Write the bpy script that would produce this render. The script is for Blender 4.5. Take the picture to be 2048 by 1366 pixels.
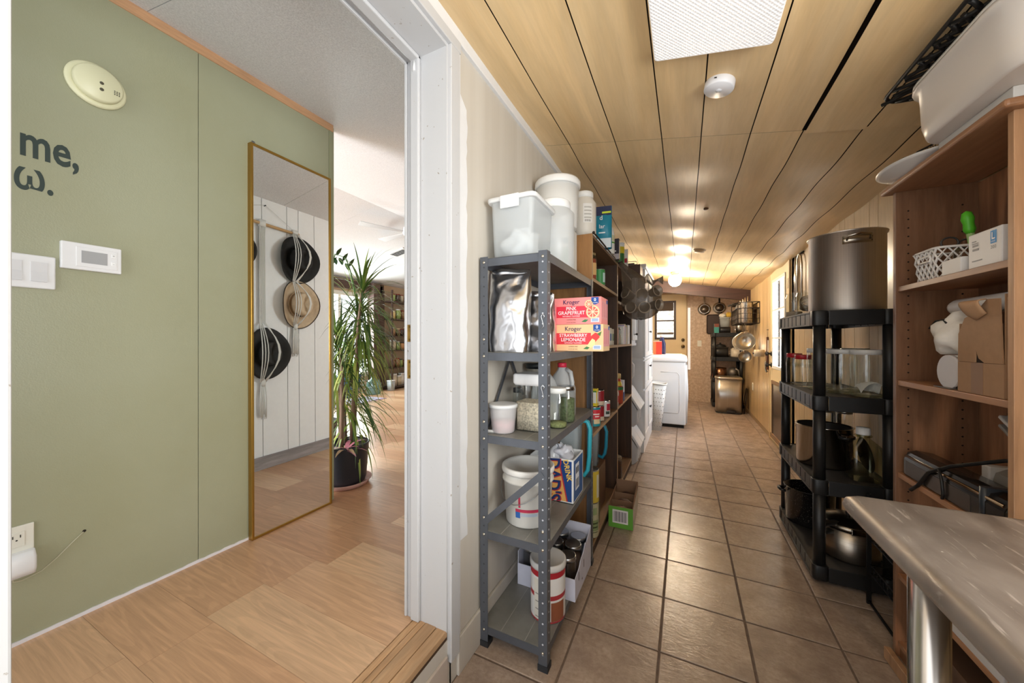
import bpy, math, random
from mathutils import Vector, Matrix, Euler
R = math.radians
PI = math.pi
rnd = random.Random(7)
sc = bpy.context.scene
COL = sc.collection
for _o in list(bpy.data.objects):
    bpy.data.objects.remove(_o)

# ------------------------------------------------------------------ camera
cam_d = bpy.data.cameras.new('camera')
cam_d.sensor_width = 36.0
cam_d.lens = 36.0 * 707.8 / 2048.0
cam_d.shift_y = -0.0013
cam_d.clip_start = 0.02
cam = bpy.data.objects.new('camera', cam_d)
cam.location = (0, 0, 1.2)
cam.rotation_euler = (R(90), 0, R(25.97))
COL.objects.link(cam)
sc.camera = cam

# ------------------------------------------------------------------ world and daylight
world = bpy.data.worlds.new('daylight')
sc.world = world
world.use_nodes = True
_bg = world.node_tree.nodes['Background']
_bg.inputs[0].default_value = (0.95, 0.98, 1.0, 1)
_bg.inputs[1].default_value = 1.35

def area_light(name, loc, rot, sx, sy, power, col):
    l = bpy.data.lights.new(name, 'AREA')
    l.shape = 'RECTANGLE'; l.size = sx; l.size_y = sy; l.energy = power; l.color = col
    o = bpy.data.objects.new(name, l); o.location = loc; o.rotation_euler = rot
    COL.objects.link(o)
    return o
# lamps for daylight through an assumed, unseen window over the steel table, the right-hand door and the far living room window
area_light('assumed_window_daylight', (1.25, -0.15, 1.35), (0, R(116), 0), 1.0, 1.1, 50, (1.0, 0.97, 0.93))  # lamp added outside the assumed window, which is out of view
area_light('door_daylight', (1.12, 4.52, 1.4), (0, R(90), 0), 0.9, 0.6, 46, (0.95, 0.97, 1.0))
area_light('living_room_fill', (-4.3, -1.3, 1.5), (R(108), 0, 0), 2.4, 1.6, 150, (0.94, 0.97, 1.0))  # added fill lamp for the living room; no window stands here
area_light('far_window_daylight', (-5.75, 4.38, 1.3), (0, R(-90), 0), 1.4, 1.2, 100, (0.94, 0.97, 1.0))

if hasattr(sc, 'cycles'):
    sc.cycles.transparent_max_bounces = 24   # rows of thin glass jars stand behind one another
    sc.cycles.max_bounces = 7
    sc.cycles.glossy_bounces = 3

vs = sc.view_settings
vs.view_transform = 'Standard'
vs.look = 'None'
vs.exposure = 0.95
vs.gamma = 1.0
vs.use_curve_mapping = False

# ------------------------------------------------------------------ helpers: meshes
def s2l(c):
    return tuple((x / 12.92 if x <= 0.04045 else ((x + 0.055) / 1.055) ** 2.4) for x in c)
def hx(h):
    h = h.lstrip('#')
    return s2l(tuple(int(h[i:i + 2], 16) / 255 for i in (0, 2, 4)))

class MB:
    def __init__(s):
        s.v = []; s.f = []; s.m = []; s.s = []
    def add(s, vs_, fs, m=0, sm=False):
        b = len(s.v)
        s.v += [tuple(p) for p in vs_]
        for f in fs:
            s.f.append(tuple(i + b for i in f)); s.m.append(m); s.s.append(sm)
        return s
    def box(s, x0, x1, y0, y1, z0, z1, m=0):
        v = [(x, y, z) for z in (z0, z1) for y in (y0, y1) for x in (x0, x1)]
        return s.add(v, [(0, 2, 3, 1), (4, 5, 7, 6), (0, 1, 5, 4), (2, 6, 7, 3), (0, 4, 6, 2), (1, 3, 7, 5)], m)
    def obox(s, c, size, rot=(0, 0, 0), m=0):
        M = Matrix.Translation(c) @ Euler(rot).to_matrix().to_4x4()
        a, b, d = size[0] / 2, size[1] / 2, size[2] / 2
        v = [M @ Vector((x, y, z)) for z in (-d, d) for y in (-b, b) for x in (-a, a)]
        return s.add(v, [(0, 2, 3, 1), (4, 5, 7, 6), (0, 1, 5, 4), (2, 6, 7, 3), (0, 4, 6, 2), (1, 3, 7, 5)], m)
    def rings(s, rg, m=0, sm=True, cap0=True, cap1=True, closed=True):
        n = len(rg[0]); b = len(s.v)
        for r in rg: s.v += [tuple(p) for p in r]
        for k in range(len(rg) - 1):
            for i in range(n if closed else n - 1):
                j = (i + 1) % n
                s.f.append((b + k * n + i, b + k * n + j, b + (k + 1) * n + j, b + (k + 1) * n + i)); s.m.append(m); s.s.append(sm)
        if cap0: s.f.append(tuple(b + i for i in reversed(range(n)))); s.m.append(m); s.s.append(False)
        if cap1:
            e = b + (len(rg) - 1) * n
            s.f.append(tuple(e + i for i in range(n))); s.m.append(m); s.s.append(False)
        return s
    def lathe(s, prof, n=24, c=(0, 0, 0), m=0, cap0=True, cap1=True, sx=1, sy=1, sm=True):
        rg = [[(c[0] + sx * r * math.cos(2 * PI * i / n), c[1] + sy * r * math.sin(2 * PI * i / n), c[2] + z) for i in range(n)] for r, z in prof]
        return s.rings(rg, m, sm, cap0, cap1)
    def cyl(s, a, b, r, n=12, m=0, r2=None):
        return s.tube([a, b], r, n, m, r2=r2)
    def tube(s, path, r, n=6, m=0, closed=False, r2=None, flat=1.0):
        P = [Vector(p) for p in path]; rg = []; L = len(P)
        up = None
        for i, p in enumerate(P):
            if closed: t = (P[(i + 1) % L] - P[i - 1])
            else: t = (P[min(i + 1, L - 1)] - P[max(i - 1, 0)])
            t.normalize()
            if up is None:
                up = Vector((0, 0, 1)) if abs(t.z) < 0.9 else Vector((0, 1, 0))
            sd = t.cross(up)
            if sd.length < 1e-6: sd = t.cross(Vector((1, 0.01, 0)))
            sd.normalize(); u2 = sd.cross(t); up = u2
            rr = r if r2 is None else r + (r2 - r) * i / max(1, L - 1)
            rg.append([p + sd * (rr * math.cos(2 * PI * k / n)) + u2 * (rr * flat * math.sin(2 * PI * k / n)) for k in range(n)])
        if closed:
            rg.append(rg[0]); return s.rings(rg, m, True, False, False)
        return s.rings(rg, m, True)
    def rrect(s, w, d, z0, z1, r=0.01, c=(0, 0, 0), m=0, w1=None, d1=None, k=3, sm=True, cap0=True, cap1=True):
        w1 = w if w1 is None else w1; d1 = d if d1 is None else d1
        return s.rings([rring(w, d, r, c, z0, k), rring(w1, d1, r, c, z1, k)], m, sm, cap0, cap1)
    def prism(s, poly, a0, a1, axis='z', m=0, sm=False):
        f = {'z': lambda p, a: (p[0], p[1], a), 'x': lambda p, a: (a, p[0], p[1]), 'y': lambda p, a: (p[0], a, p[1])}[axis]
        return s.rings([[f(p, a0) for p in poly], [f(p, a1) for p in poly]], m, sm)
    def quad(s, a, b, c, d, m=0):
        return s.add([a, b, c, d], [(0, 1, 2, 3)], m)
    def grid(s, fn, nu, nv, m=0, sm=True):
        b = len(s.v)
        for j in range(nv + 1):
            for i in range(nu + 1): s.v.append(tuple(fn(i / nu, j / nv)))
        w = nu + 1
        for j in range(nv):
            for i in range(nu):
                s.f.append((b + j * w + i, b + j * w + i + 1, b + (j + 1) * w + i + 1, b + (j + 1) * w + i)); s.m.append(m); s.s.append(sm)
        return s

def rring(w, d, r, c, z, k=3):
    pts = []
    for qx, qy, a0 in ((1, 1, 0), (-1, 1, 90), (-1, -1, 180), (1, -1, 270)):
        for i in range(k + 1):
            a = R(a0 + 90 * i / k)
            pts.append((c[0] + qx * (w / 2 - r) + r * math.cos(a), c[1] + qy * (d / 2 - r) + r * math.sin(a), c[2] + z))
    return pts

def obj(name, mb, mats, parent=None, loc=(0, 0, 0), rot=(0, 0, 0), bevel=0, seg=2, me=None, kind=None, label=None, solid=0):
    if me is None:
        me = bpy.data.meshes.new(name)
        me.from_pydata(mb.v, [], mb.f)
        if not isinstance(mats, (list, tuple)): mats = [mats]
        for mt in mats: me.materials.append(mt)
        for p, mi, sm in zip(me.polygons, mb.m, mb.s):
            p.material_index = mi; p.use_smooth = sm
        me.update()
    o = bpy.data.objects.new(name, me)
    COL.objects.link(o)
    o.location = loc; o.rotation_euler = rot
    if parent: o.parent = parent
    if solid:
        md = o.modifiers.new('thickness', 'SOLIDIFY'); md.thickness = solid; md.offset = 0
    if bevel:
        md = o.modifiers.new('edge', 'BEVEL'); md.width = bevel; md.segments = seg; md.limit_method = 'ANGLE'; md.angle_limit = R(50)
    if kind: o['kind'] = kind
    if label: o['label'] = label
    return o

def tag(o, label, cat, group=None):
    o['label'] = label; o['category'] = cat
    if group: o['group'] = group
    return o
def thing(name, label, cat, loc=(0, 0, 0), rz=0, group=None, rot=None):
    o = bpy.data.objects.new(name, None)
    o.empty_display_size = 0.05
    COL.objects.link(o)
    o.location = loc; o.rotation_euler = rot if rot else (0, 0, rz)
    return tag(o, label, cat, group)
def struct(name, mb, m, **k):
    o = obj(name, mb, m, **k); o['kind'] = 'structure'
    return o
def dup(root, loc, rz=0, label=None, group=None):
    r = root.copy(); COL.objects.link(r); r.location = loc; r.rotation_euler = (0, 0, rz)
    if label: r['label'] = label
    if group: r['group'] = group
    for ch in list(root.children):
        c = ch.copy(); COL.objects.link(c); c.parent = r
        for g in list(ch.children):
            d = g.copy(); COL.objects.link(d); d.parent = c
    return r

_DG = None
def text(body, size, loc, rot, mt, parent=None, align='CENTER', bold=0.0, sx=1.0, name='lettering', shear=0.0, space=1.0, ext=0.0):
    cu = bpy.data.curves.new('t', 'FONT'); cu.body = body; cu.size = size; cu.align_x = align; cu.align_y = 'CENTER'
    cu.offset = bold * size; cu.shear = shear; cu.space_character = space; cu.resolution_u = 3; cu.extrude = ext
    t = bpy.data.objects.new('t', cu); COL.objects.link(t)
    dg = bpy.context.evaluated_depsgraph_get()
    me = bpy.data.meshes.new_from_object(t.evaluated_get(dg))
    bpy.data.objects.remove(t)
    me.materials.clear(); me.materials.append(mt)
    o = bpy.data.objects.new(name, me); COL.objects.link(o)
    o.location = loc; o.rotation_euler = rot; o.scale = (sx, 1, 1)
    if parent: o.parent = parent
    return o
FY = (R(90), 0, 0)            # print facing -Y
FX = (R(90), 0, R(90))        # print facing +X
FXN = (R(90), 0, R(-90))      # print facing -X

# ------------------------------------------------------------------ helpers: materials
def nt(name):
    m = bpy.data.materials.new(name); m.use_nodes = True
    n = m.node_tree.nodes; l = m.node_tree.links
    return m, n, l, n['Principled BSDF']
def mix(n, l, fac, a, b, mode='MIX'):
    x = n.new('ShaderNodeMix'); x.data_type = 'RGBA'; x.blend_type = mode
    if isinstance(fac, (int, float)): x.inputs[0].default_value = fac
    else: l.new(fac, x.inputs[0])
    for i, c in ((6, a), (7, b)):
        if isinstance(c, tuple): x.inputs[i].default_value = (*c[:3], 1)
        else: l.new(c, x.inputs[i])
    return x.outputs[2]
def coords(n, l, sc_=(1, 1, 1), rot=(0, 0, 0), rand=False):
    tc = n.new('ShaderNodeTexCoord'); mp = n.new('ShaderNodeMapping')
    mp.inputs['Scale'].default_value = sc_; mp.inputs['Rotation'].default_value = rot
    l.new(tc.outputs['Object'], mp.inputs[0])
    if rand:
        oi = n.new('ShaderNodeObjectInfo'); vm = n.new('ShaderNodeVectorMath'); vm.operation = 'MULTIPLY_ADD'
        l.new(oi.outputs['Random'], vm.inputs[0]); vm.inputs[1].default_value = (37, 53, 71)
        l.new(mp.outputs[0], vm.inputs[2]); return vm.outputs[0]
    return mp.outputs[0]
def noise(n, l, vec, scale, detail=4, rough=0.5, dist=0.0):
    t = n.new('ShaderNodeTexNoise'); t.inputs['Scale'].default_value = scale; t.inputs['Detail'].default_value = detail
    t.inputs['Roughness'].default_value = rough; t.inputs['Distortion'].default_value = dist
    l.new(vec, t.inputs['Vector']); return t.outputs['Fac']
def ramp(n, l, fac, p0, p1, c0=(0, 0, 0), c1=(1, 1, 1)):
    r = n.new('ShaderNodeValToRGB'); r.color_ramp.elements[0].position = p0; r.color_ramp.elements[1].position = p1
    r.color_ramp.elements[0].color = (*c0[:3], 1); r.color_ramp.elements[1].color = (*c1[:3], 1)
    l.new(fac, r.inputs[0]); return r.outputs[0]
def bump(n, l, p, h, strength=0.2, dist=0.01):
    b = n.new('ShaderNodeBump'); b.inputs['Strength'].default_value = strength; b.inputs['Distance'].default_value = dist
    l.new(h, b.inputs['Height']); l.new(b.outputs[0], p.inputs['Normal'])
_MC = {}
def mat(h, rough=0.5, metal=0.0, var=0.0, vs_=30, bmp=0.0, bs=200, emit=0.0, trans=0.0, ior=1.45, coat=0.0, alpha=1.0, sheen=0.0, sss=0.0, sc_=(1, 1, 1), spec=0.5):
    key = (h, rough, metal, var, vs_, bmp, bs, emit, trans, ior, coat, alpha, sheen, sss, sc_, spec)
    if key in _MC: return _MC[key]
    m, n, l, p = nt('m_' + h.lstrip('#'))
    c = hx(h)
    p.inputs['Base Color'].default_value = (*c, 1); p.inputs['Roughness'].default_value = rough; p.inputs['Metallic'].default_value = metal
    p.inputs['Transmission Weight'].default_value = trans; p.inputs['IOR'].default_value = ior
    p.inputs['Coat Weight'].default_value = coat; p.inputs['Alpha'].default_value = alpha
    p.inputs['Sheen Weight'].default_value = sheen
    p.inputs['Specular IOR Level'].default_value = spec
    if sss:
        p.inputs['Subsurface Weight'].default_value = sss; p.inputs['Subsurface Radius'].default_value = (0.02, 0.02, 0.02)
    if emit:
        p.inputs['Emission Color'].default_value = (*c, 1); p.inputs['Emission Strength'].default_value = emit
    if var or bmp:
        v = coords(n, l, sc_)
    if var:
        f = noise(n, l, v, vs_, 5, 0.6)
        d = tuple(x * (1 - var) for x in c); e = tuple(min(1, x * (1 + var)) for x in c)
        l.new(ramp(n, l, f, 0.3, 0.7, d, e), p.inputs['Base Color'])
    if bmp:
        bump(n, l, p, noise(n, l, v, bs, 3), bmp, 0.004)
    _MC[key] = m
    return m
def wood(h1, h2, axis='z', rough=0.5, scale=1.0, ring=0.5, rand=True, dark=None, bmp=0.06, randv=0.12, coat=0.0, fine=0.25):
    key = ('wood', h1, h2, axis, rough, scale, ring, rand, dark, coat, fine)
    if key in _MC: return _MC[key]
    m, n, l, p = nt('wood_' + h1.lstrip('#'))
    st = {'x': (1.2, 14, 14), 'y': (14, 1.2, 14), 'z': (14, 14, 1.2)}[axis]
    v = coords(n, l, tuple(a * scale for a in st), rand=rand)
    f1 = noise(n, l, v, 1.6, 6, 0.65, 0.6)
    f2 = noise(n, l, v, 7.0, 4, 0.7, 0.2)
    st2 = {'x': (0.9, 5, 5), 'y': (5, 0.9, 5), 'z': (5, 5, 0.9)}[axis]
    v2 = coords(n, l, tuple(a * scale for a in st2), rand=rand)
    f3 = noise(n, l, v2, 1.0, 2, 0.4, 0.3)
    sw = n.new('ShaderNodeMath'); sw.operation = 'MULTIPLY'; l.new(f3, sw.inputs[0]); sw.inputs[1].default_value = 26
    sn = n.new('ShaderNodeMath'); sn.operation = 'SINE'; l.new(sw.outputs[0], sn.inputs[0])
    rg = ramp(n, l, sn.outputs[0], -1.0, 1.0)
    c = mix(n, l, ramp(n, l, f1, 0.3, 0.7), hx(h1), hx(h2))
    c2 = mix(n, l, 0.35 * ring, c, rg, 'MULTIPLY')
    c3 = mix(n, l, fine, c2, ramp(n, l, f2, 0.25, 0.65), 'MULTIPLY')
    if rand and randv:
        oi = n.new('ShaderNodeObjectInfo')
        hs = n.new('ShaderNodeHueSaturation')
        mr = n.new('ShaderNodeMapRange'); l.new(oi.outputs['Random'], mr.inputs[0]); mr.inputs[3].default_value = 1 - randv; mr.inputs[4].default_value = 1 + randv
        l.new(mr.outputs[0], hs.inputs['Value']); l.new(c3, hs.inputs['Color']); c3 = hs.outputs[0]
    l.new(c3, p.inputs['Base Color'])
    p.inputs['Roughness'].default_value = rough; p.inputs['Coat Weight'].default_value = coat
    if bmp: bump(n, l, p, f2, bmp, 0.002)
    _MC[key] = m
    return m
def glass(h='#f4f8f6', tint=0.92, rough=0.02, name='glass', edge=1.45):
    key = ('glass', h, tint, rough, edge)
    if key in _MC: return _MC[key]
    m = bpy.data.materials.new(name); m.use_nodes = True
    n = m.node_tree.nodes; l = m.node_tree.links
    n.remove(n['Principled BSDF'])
    t = n.new('ShaderNodeBsdfTransparent'); c = hx(h); t.inputs[0].default_value = (*(x * tint for x in c), 1)
    g = n.new('ShaderNodeBsdfGlossy'); g.inputs['Roughness'].default_value = rough
    lw = n.new('ShaderNodeLayerWeight'); lw.inputs[0].default_value = 0.5     # Schlick reflectance, the same on both faces of the thin wall
    pw_ = n.new('ShaderNodeMath'); pw_.operation = 'POWER'; l.new(lw.outputs['Facing'], pw_.inputs[0]); pw_.inputs[1].default_value = 4.0
    fr = n.new('ShaderNodeMath'); fr.operation = 'MULTIPLY_ADD'; l.new(pw_.outputs[0], fr.inputs[0]); fr.inputs[1].default_value = 0.75; fr.inputs[2].default_value = 0.06
    mx = n.new('ShaderNodeMixShader'); l.new(fr.outputs[0], mx.inputs[0]); l.new(t.outputs[0], mx.inputs[1]); l.new(g.outputs[0], mx.inputs[2])
    l.new(mx.outputs[0], n['Material Output'].inputs[0])
    _MC[key] = m
    return m
def frosted(h, fac=0.5, rough=0.35):
    key = ('frost', h, fac, rough)
    if key in _MC: return _MC[key]
    m = bpy.data.materials.new('frosted'); m.use_nodes = True
    n = m.node_tree.nodes; l = m.node_tree.links
    p = n['Principled BSDF']; p.inputs['Base Color'].default_value = (*hx(h), 1); p.inputs['Roughness'].default_value = rough
    t = n.new('ShaderNodeBsdfTransparent'); t.inputs[0].default_value = (*(0.5 + 0.5 * x for x in hx(h)), 1)
    mx = n.new('ShaderNodeMixShader'); mx.inputs[0].default_value = fac
    l.new(p.outputs[0], mx.inputs[1]); l.new(t.outputs[0], mx.inputs[2]); l.new(mx.outputs[0], n['Material Output'].inputs[0])
    _MC[key] = m
    return m
def brushed(h, rough=0.3, axis='z', amp=0.25):
    key = ('brush', h, rough, axis)
    if key in _MC: return _MC[key]
    m, n, l, p = nt('brushed_steel')
    st = {'x': (1, 120, 120), 'y': (120, 1, 120), 'z': (120, 120, 1), 'h': (2, 2, 200)}[axis]
    f = noise(n, l, coords(n, l, st), 2.0, 3, 0.6)
    c = hx(h); l.new(ramp(n, l, f, 0.2, 0.8, tuple(x * (1 - amp) for x in c), c), p.inputs['Base Color'])
    p.inputs['Metallic'].default_value = 1; p.inputs['Roughness'].default_value = rough
    bump(n, l, p, f, 0.04, 0.001)
    _MC[key] = m
    return m
# ================================================================== SETTING
XL, XR, YB = -0.735, 0.95, 7.82
def zc(x): return 2.31 - 0.184 * (x + 0.735)

M_TILE = None
def tile_mat():
    m, n, l, p = nt('tile')
    v = coords(n, l, rand=True)
    f = noise(n, l, v, 9, 6, 0.65); f2 = noise(n, l, v, 60, 4, 0.7)
    c = mix(n, l, ramp(n, l, f, 0.32, 0.7), hx('#8f7c6e'), hx('#b5a292'))
    c = mix(n, l, ramp(n, l, f2, 0.3, 0.6), mix(n, l, 0.6, c, hx('#8a7668')), c)
    l.new(c, p.inputs['Base Color'])
    p.inputs['Roughness'].default_value = 0.26
    v3 = coords(n, l, (1, 2.2, 1), (0, 0, 0.6), rand=True)
    bump(n, l, p, noise(n, l, v3, 16, 5, 0.6, 1.6), 0.30, 0.004)
    return m
M_TILE = tile_mat()
M_GROUT = mat('#6d5c50', 0.9, var=0.2, vs_=40)
M_GREEN = None
def paint(h, h2, rough=0.5, bs=260, bst=0.12, stretch=(1, 1, 1), spec=0.4):
    m, n, l, p = nt('paint')
    v = coords(n, l, stretch)
    c = mix(n, l, ramp(n, l, noise(n, l, v, 2.2, 4), 0.35, 0.65), hx(h), hx(h2))
    l.new(c, p.inputs['Base Color']); p.inputs['Roughness'].default_value = rough; p.inputs['Specular IOR Level'].default_value = spec
    bump(n, l, p, noise(n, l, v, bs, 3), bst, 0.003)
    return m
M_GREEN = paint('#9a9a7e', '#9e9f86', 0.4)
M_GREEN2 = paint('#8b8e6e', '#929478', 0.42)
M_BEIGE = paint('#bcb5ab', '#c4beb5', 0.55, 90, 0.15, (1, 6, 0.25))
M_WHITE = mat('#dcdcdd', 0.42, var=0.04, vs_=8, bmp=0.05, bs=60)
M_WHITE2 = mat('#d6d6d8', 0.45, var=0.03, vs_=14)
def chipped(h='#b9b9bb', chip='#8d8377'):
    m, n, l, p = nt('chipped_paint')
    v = coords(n, l)
    f = ramp(n, l, noise(n, l, v, 55, 5, 0.6), 0.69, 0.72)
    l.new(mix(n, l, f, hx(h), hx(chip)), p.inputs['Base Color']); p.inputs['Roughness'].default_value = 0.45
    bump(n, l, p, noise(n, l, v, 40, 4), 0.12, 0.003)
    return m
M_CHIP = chipped()
def ceil_plaster():
    m, n, l, p = nt('stippled_ceiling')
    v = coords(n, l)
    f = noise(n, l, v, 150, 4, 0.75)
    l.new(mix(n, l, ramp(n, l, f, 0.35, 0.65), hx('#c9c9cb'), hx('#e4e4e6')), p.inputs['Base Color'])
    p.inputs['Roughness'].default_value = 0.85
    bump(n, l, p, f, 0.5, 0.006)
    return m
M_STIP = ceil_plaster()
def laminate():
    m, n, l, p = nt('oak_laminate')
    oi = n.new('ShaderNodeObjectInfo')
    tone = n.new('ShaderNodeValToRGB'); l.new(oi.outputs['Random'], tone.inputs[0])
    e = tone.color_ramp.elements; e[0].color = (*hx('#bd8f6c'), 1); e[1].color = (*hx('#e0bb96'), 1)
    x_ = e.new(0.5); x_.color = (*hx('#d2a681'), 1)
    v = coords(n, l, (2.0, 55, 55), rand=True)
    streak = noise(n, l, v, 1.5, 6, 0.7, 0.15)
    v2 = coords(n, l, (1.3, 9, 9), rand=True)
    f3 = noise(n, l, v2, 1.0, 2, 0.5, 0.5)
    sw = n.new('ShaderNodeMath'); sw.operation = 'MULTIPLY'; l.new(f3, sw.inputs[0]); sw.inputs[1].default_value = 70
    sn = n.new('ShaderNodeMath'); sn.operation = 'SINE'; l.new(sw.outputs[0], sn.inputs[0])
    c = mix(n, l, 0.30, tone.outputs[0], ramp(n, l, streak, 0.25, 0.7), 'MULTIPLY')
    c = mix(n, l, 0.09, c, ramp(n, l, sn.outputs[0], -1.0, 0.6), 'MULTIPLY')
    l.new(c, p.inputs['Base Color']); p.inputs['Roughness'].default_value = 0.3
    return m
M_OAKF = laminate()
M_CEIL = wood('#e9c792', '#f2d5a6', 'y', 0.38, 0.6, 0.30, randv=0.04, bmp=0.0, fine=0.10)
M_PANEL = wood('#b99a6c', '#c9ac80', 'z', 0.32, 0.8, 0.2, randv=0.08, bmp=0.02)
M_DARKW = wood('#3b2419', '#54362a', 'x', 0.5, 1.0, 0.5, randv=0)
M_DARKZ = wood('#453029', '#5c443a', 'z', 0.5, 1.0, 0.5, randv=0)

# ---- hall floor: grout bed and single tiles
S = 0.31827
fl = struct('floor', MB().box(-0.735, XR, -0.8, YB, -0.06, -0.004), M_GROUT)
xs = [-0.735, -0.4055, -0.0873, 0.231, 0.5493, 0.8675, 0.95]
ys = [-0.8] + [3.3852 + S * k for k in range(-13, 14)] + [YB]
ys = sorted(y for y in set(ys) if -0.8 <= y <= YB)
tile_cache = {}
for i in range(6):
    for j in range(len(ys) - 1):
        w = xs[i + 1] - xs[i]; d = ys[j + 1] - ys[j]
        if d < 0.03: continue
        k = (round(w, 3), round(d, 3))
        if k not in tile_cache:
            g = 0.004; a, b = w / 2 - g, d / 2 - g; bv = 0.002
            mb = MB().rings([[(-a, -b, -0.004), (a, -b, -0.004), (a, b, -0.004), (-a, b, -0.004)],
                             [(-a, -b, -0.0015), (a, -b, -0.0015), (a, b, -0.0015), (-a, b, -0.0015)],
                             [(-a + bv, -b + bv, 0), (a - bv, -b + bv, 0), (a - bv, b - bv, 0), (-a + bv, b - bv, 0)]], 0, False)
            tile_cache[k] = obj('tile', mb, M_TILE, fl, ((xs[i] + xs[i + 1]) / 2, (ys[j] + ys[j + 1]) / 2, 0))
        else:
            obj('tile', None, None, fl, ((xs[i] + xs[i + 1]) / 2, (ys[j] + ys[j + 1]) / 2, rnd.uniform(-0.0006, 0.0004)), me=tile_cache[k].data)

# ---- hall ceiling: printed wood panels sagging between the joists, dark gaps
ce = struct('ceiling', MB().add([(XL - 0.02, -0.8, zc(XL) + 0.03), (XR + 0.02, -0.8, zc(XR) + 0.03), (XR + 0.02, YB, zc(XR) + 0.03), (XL - 0.02, YB, zc(XL) + 0.03),
                                 (XL - 0.02, -0.8, zc(XL) + 0.07), (XR + 0.02, -0.8, zc(XR) + 0.07), (XR + 0.02, YB, zc(XR) + 0.07), (XL - 0.02, YB, zc(XL) + 0.07)],
                                [(0, 1, 2, 3), (7, 6, 5, 4), (0, 4, 5, 1), (1, 5, 6, 2), (2, 6, 7, 3), (3, 7, 4, 0)]), mat('#2a1b10', 0.9))
gx = [-0.735, -0.57, -0.325, -0.1, 0.071, 0.266, 0.455, 0.65, 0.82, 0.955]
gy = [-0.8, 1.893, 4.23, YB]
def sag(x, y):
    if y < 1.893:
        t = (1.893 - y) / 0.9
        return -0.004 * (1 - math.cos(2 * PI * t)) / 2
    t = (y - 1.893) / 0.61
    return -0.017 * (1 - math.cos(2 * PI * t)) / 2 * (0.75 + 0.25 * math.sin(y * 1.7))
for i in range(len(gx) - 1):
    for j in range(3):
        x0, x1, y0, y1 = gx[i] + 0.0022, gx[i + 1] - 0.0022, gy[j] + 0.0008, gy[j + 1] - 0.0008
        drop = -0.014 if (j == 0 and i >= 6) else 0.0
        if j == 0 and i == 5: x1 -= 0.004
        cx, cyy = (x0 + x1) / 2, (y0 + y1) / 2
        def fn(u, v, dz=0):
            x = x0 + u * (x1 - x0); y = y0 + v * (y1 - y0)
            dd = drop * (0.4 + 0.6 * (1 - (x - 0.455) / 0.5)) if drop else 0
            return (x - cx, y - cyy, zc(x) - zc(cx) + sag(x, y) + dd + dz)
        nv = int((y1 - y0) / 0.06)
        mb = MB(); mb.grid(lambda u, v: fn(1 - u, v), 3, nv)
        o = obj('panel', mb, M_CEIL, ce, (cx, cyy, zc(cx)))

# ---- left wall of the hall (shared with the living room) with the doorway in it
WL = -0.915
wl = MB().box(WL + 0.004, XL, 0.992 + 0.02, YB, -0.06, 2.42).box(WL + 0.004, XL, 0.10, 1.02, 2.232, 2.42).box(WL + 0.004, XL, -0.8, 0.10, 0, 2.42).box(WL + 0.004, XL, 0.10, 1.02, -0.06, 0.165)
wall_left = struct('wall_left', wl, M_BEIGE)
# painted white edge left round the casing and along the ceiling
for nm, a in (('trim_1', (XL - 0.004, XL + 0.0035, 1.0525, 1.075, 0.105, 2.26)), ('trim_2', (XL - 0.004, XL + 0.014, -0.8, YB, 2.262, 2.335))):
    struct(nm, MB().box(*a), M_WHITE2, bevel=0.002)
pts = [(1.05, 0.47)]
zz = 0.47
while zz < 2.08:
    pts.append((1.118 + rnd.uniform(-0.005, 0.006), zz)); zz += 0.03
pts.append((1.05, 2.12))
struct('trim_3', MB().prism(pts, XL - 0.001, XL + 0.0018, 'x'), M_WHITE2)
struct('baseboard_left', MB().box(XL, XL + 0.012, 1.052, YB, 0, 0.135), M_BEIGE, bevel=0.003)
struct('baseboard_step', MB().box(XL, XL + 0.010, 0.12, 0.99, 0, 0.12), paint('#b9aca2', '#c3b7ad'), bevel=0.002)
# door frame (jamb boards, stop, casing) and worn oak sill
fr = struct('door_1', MB().box(WL - 0.006, XL + 0.002, 0.992, 1.014, 0.197, 2.232).box(WL - 0.006, XL + 0.002, 0.12, 0.992, 2.21, 2.232).box(WL - 0.006, XL + 0.002, 0.098, 0.12, 0.197, 2.232), M_CHIP)
obj('stop', MB().box(-0.882, -0.845, 0.978, 0.992, 0.2, 2.21).box(-0.882, -0.845, 0.12, 0.992, 2.196, 2.21).box(-0.882, -0.845, 0.12, 0.134, 0.2, 2.21), M_CHIP, fr, bevel=0.004)
obj('stop_bead', MB().box(-0.915, -0.905, 0.984, 0.992, 0.2, 2.21).box(-0.915, -0.905, 0.12, 0.992, 2.2, 2.21), M_CHIP, fr, bevel=0.002)
obj('casing', MB().box(XL - 0.003, XL + 0.017, 1.0, 1.052, 0.09, 2.2215), M_CHIP, fr, bevel=0.003)
obj('casing', MB().box(XL - 0.003, XL + 0.017, -0.7, 1.06, 2.222, 2.2615), M_CHIP, fr, bevel=0.003)
obj('casing', MB().box(XL - 0.003, XL + 0.017, 0.03, 0.118, 0.0, 2.222), M_CHIP, fr, bevel=0.003)
brass = mat('#b08d52', 0.28, 1.0, var=0.2, vs_=60)
for z, h_, w_ in ((1.2 + 0.045 - 0.02, 0.062, 0.024), (1.2 - 0.105, 0.068, 0.036)):
    sp = obj('strike_plate', MB().box(-0.893 - w_ / 2, -0.893 + w_ / 2, 0.9893, 0.9915, z - h_ / 2, z + h_ / 2), brass, fr, bevel=0.0008)
    obj('latch_hole', MB().box(-0.890, -0.882, 0.9885, 0.9893, z - 0.018, z + 0.018), mat('#3a2618', 0.8), sp)
    for s_ in (-1, 1):
        obj('screw', MB().cyl((-0.893, 0.9893, z + s_ * h_ * 0.38), (-0.893, 0.988, z + s_ * h_ * 0.38), 0.0045, 10), mat('#7d6236', 0.3, 1.0), sp)
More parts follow.
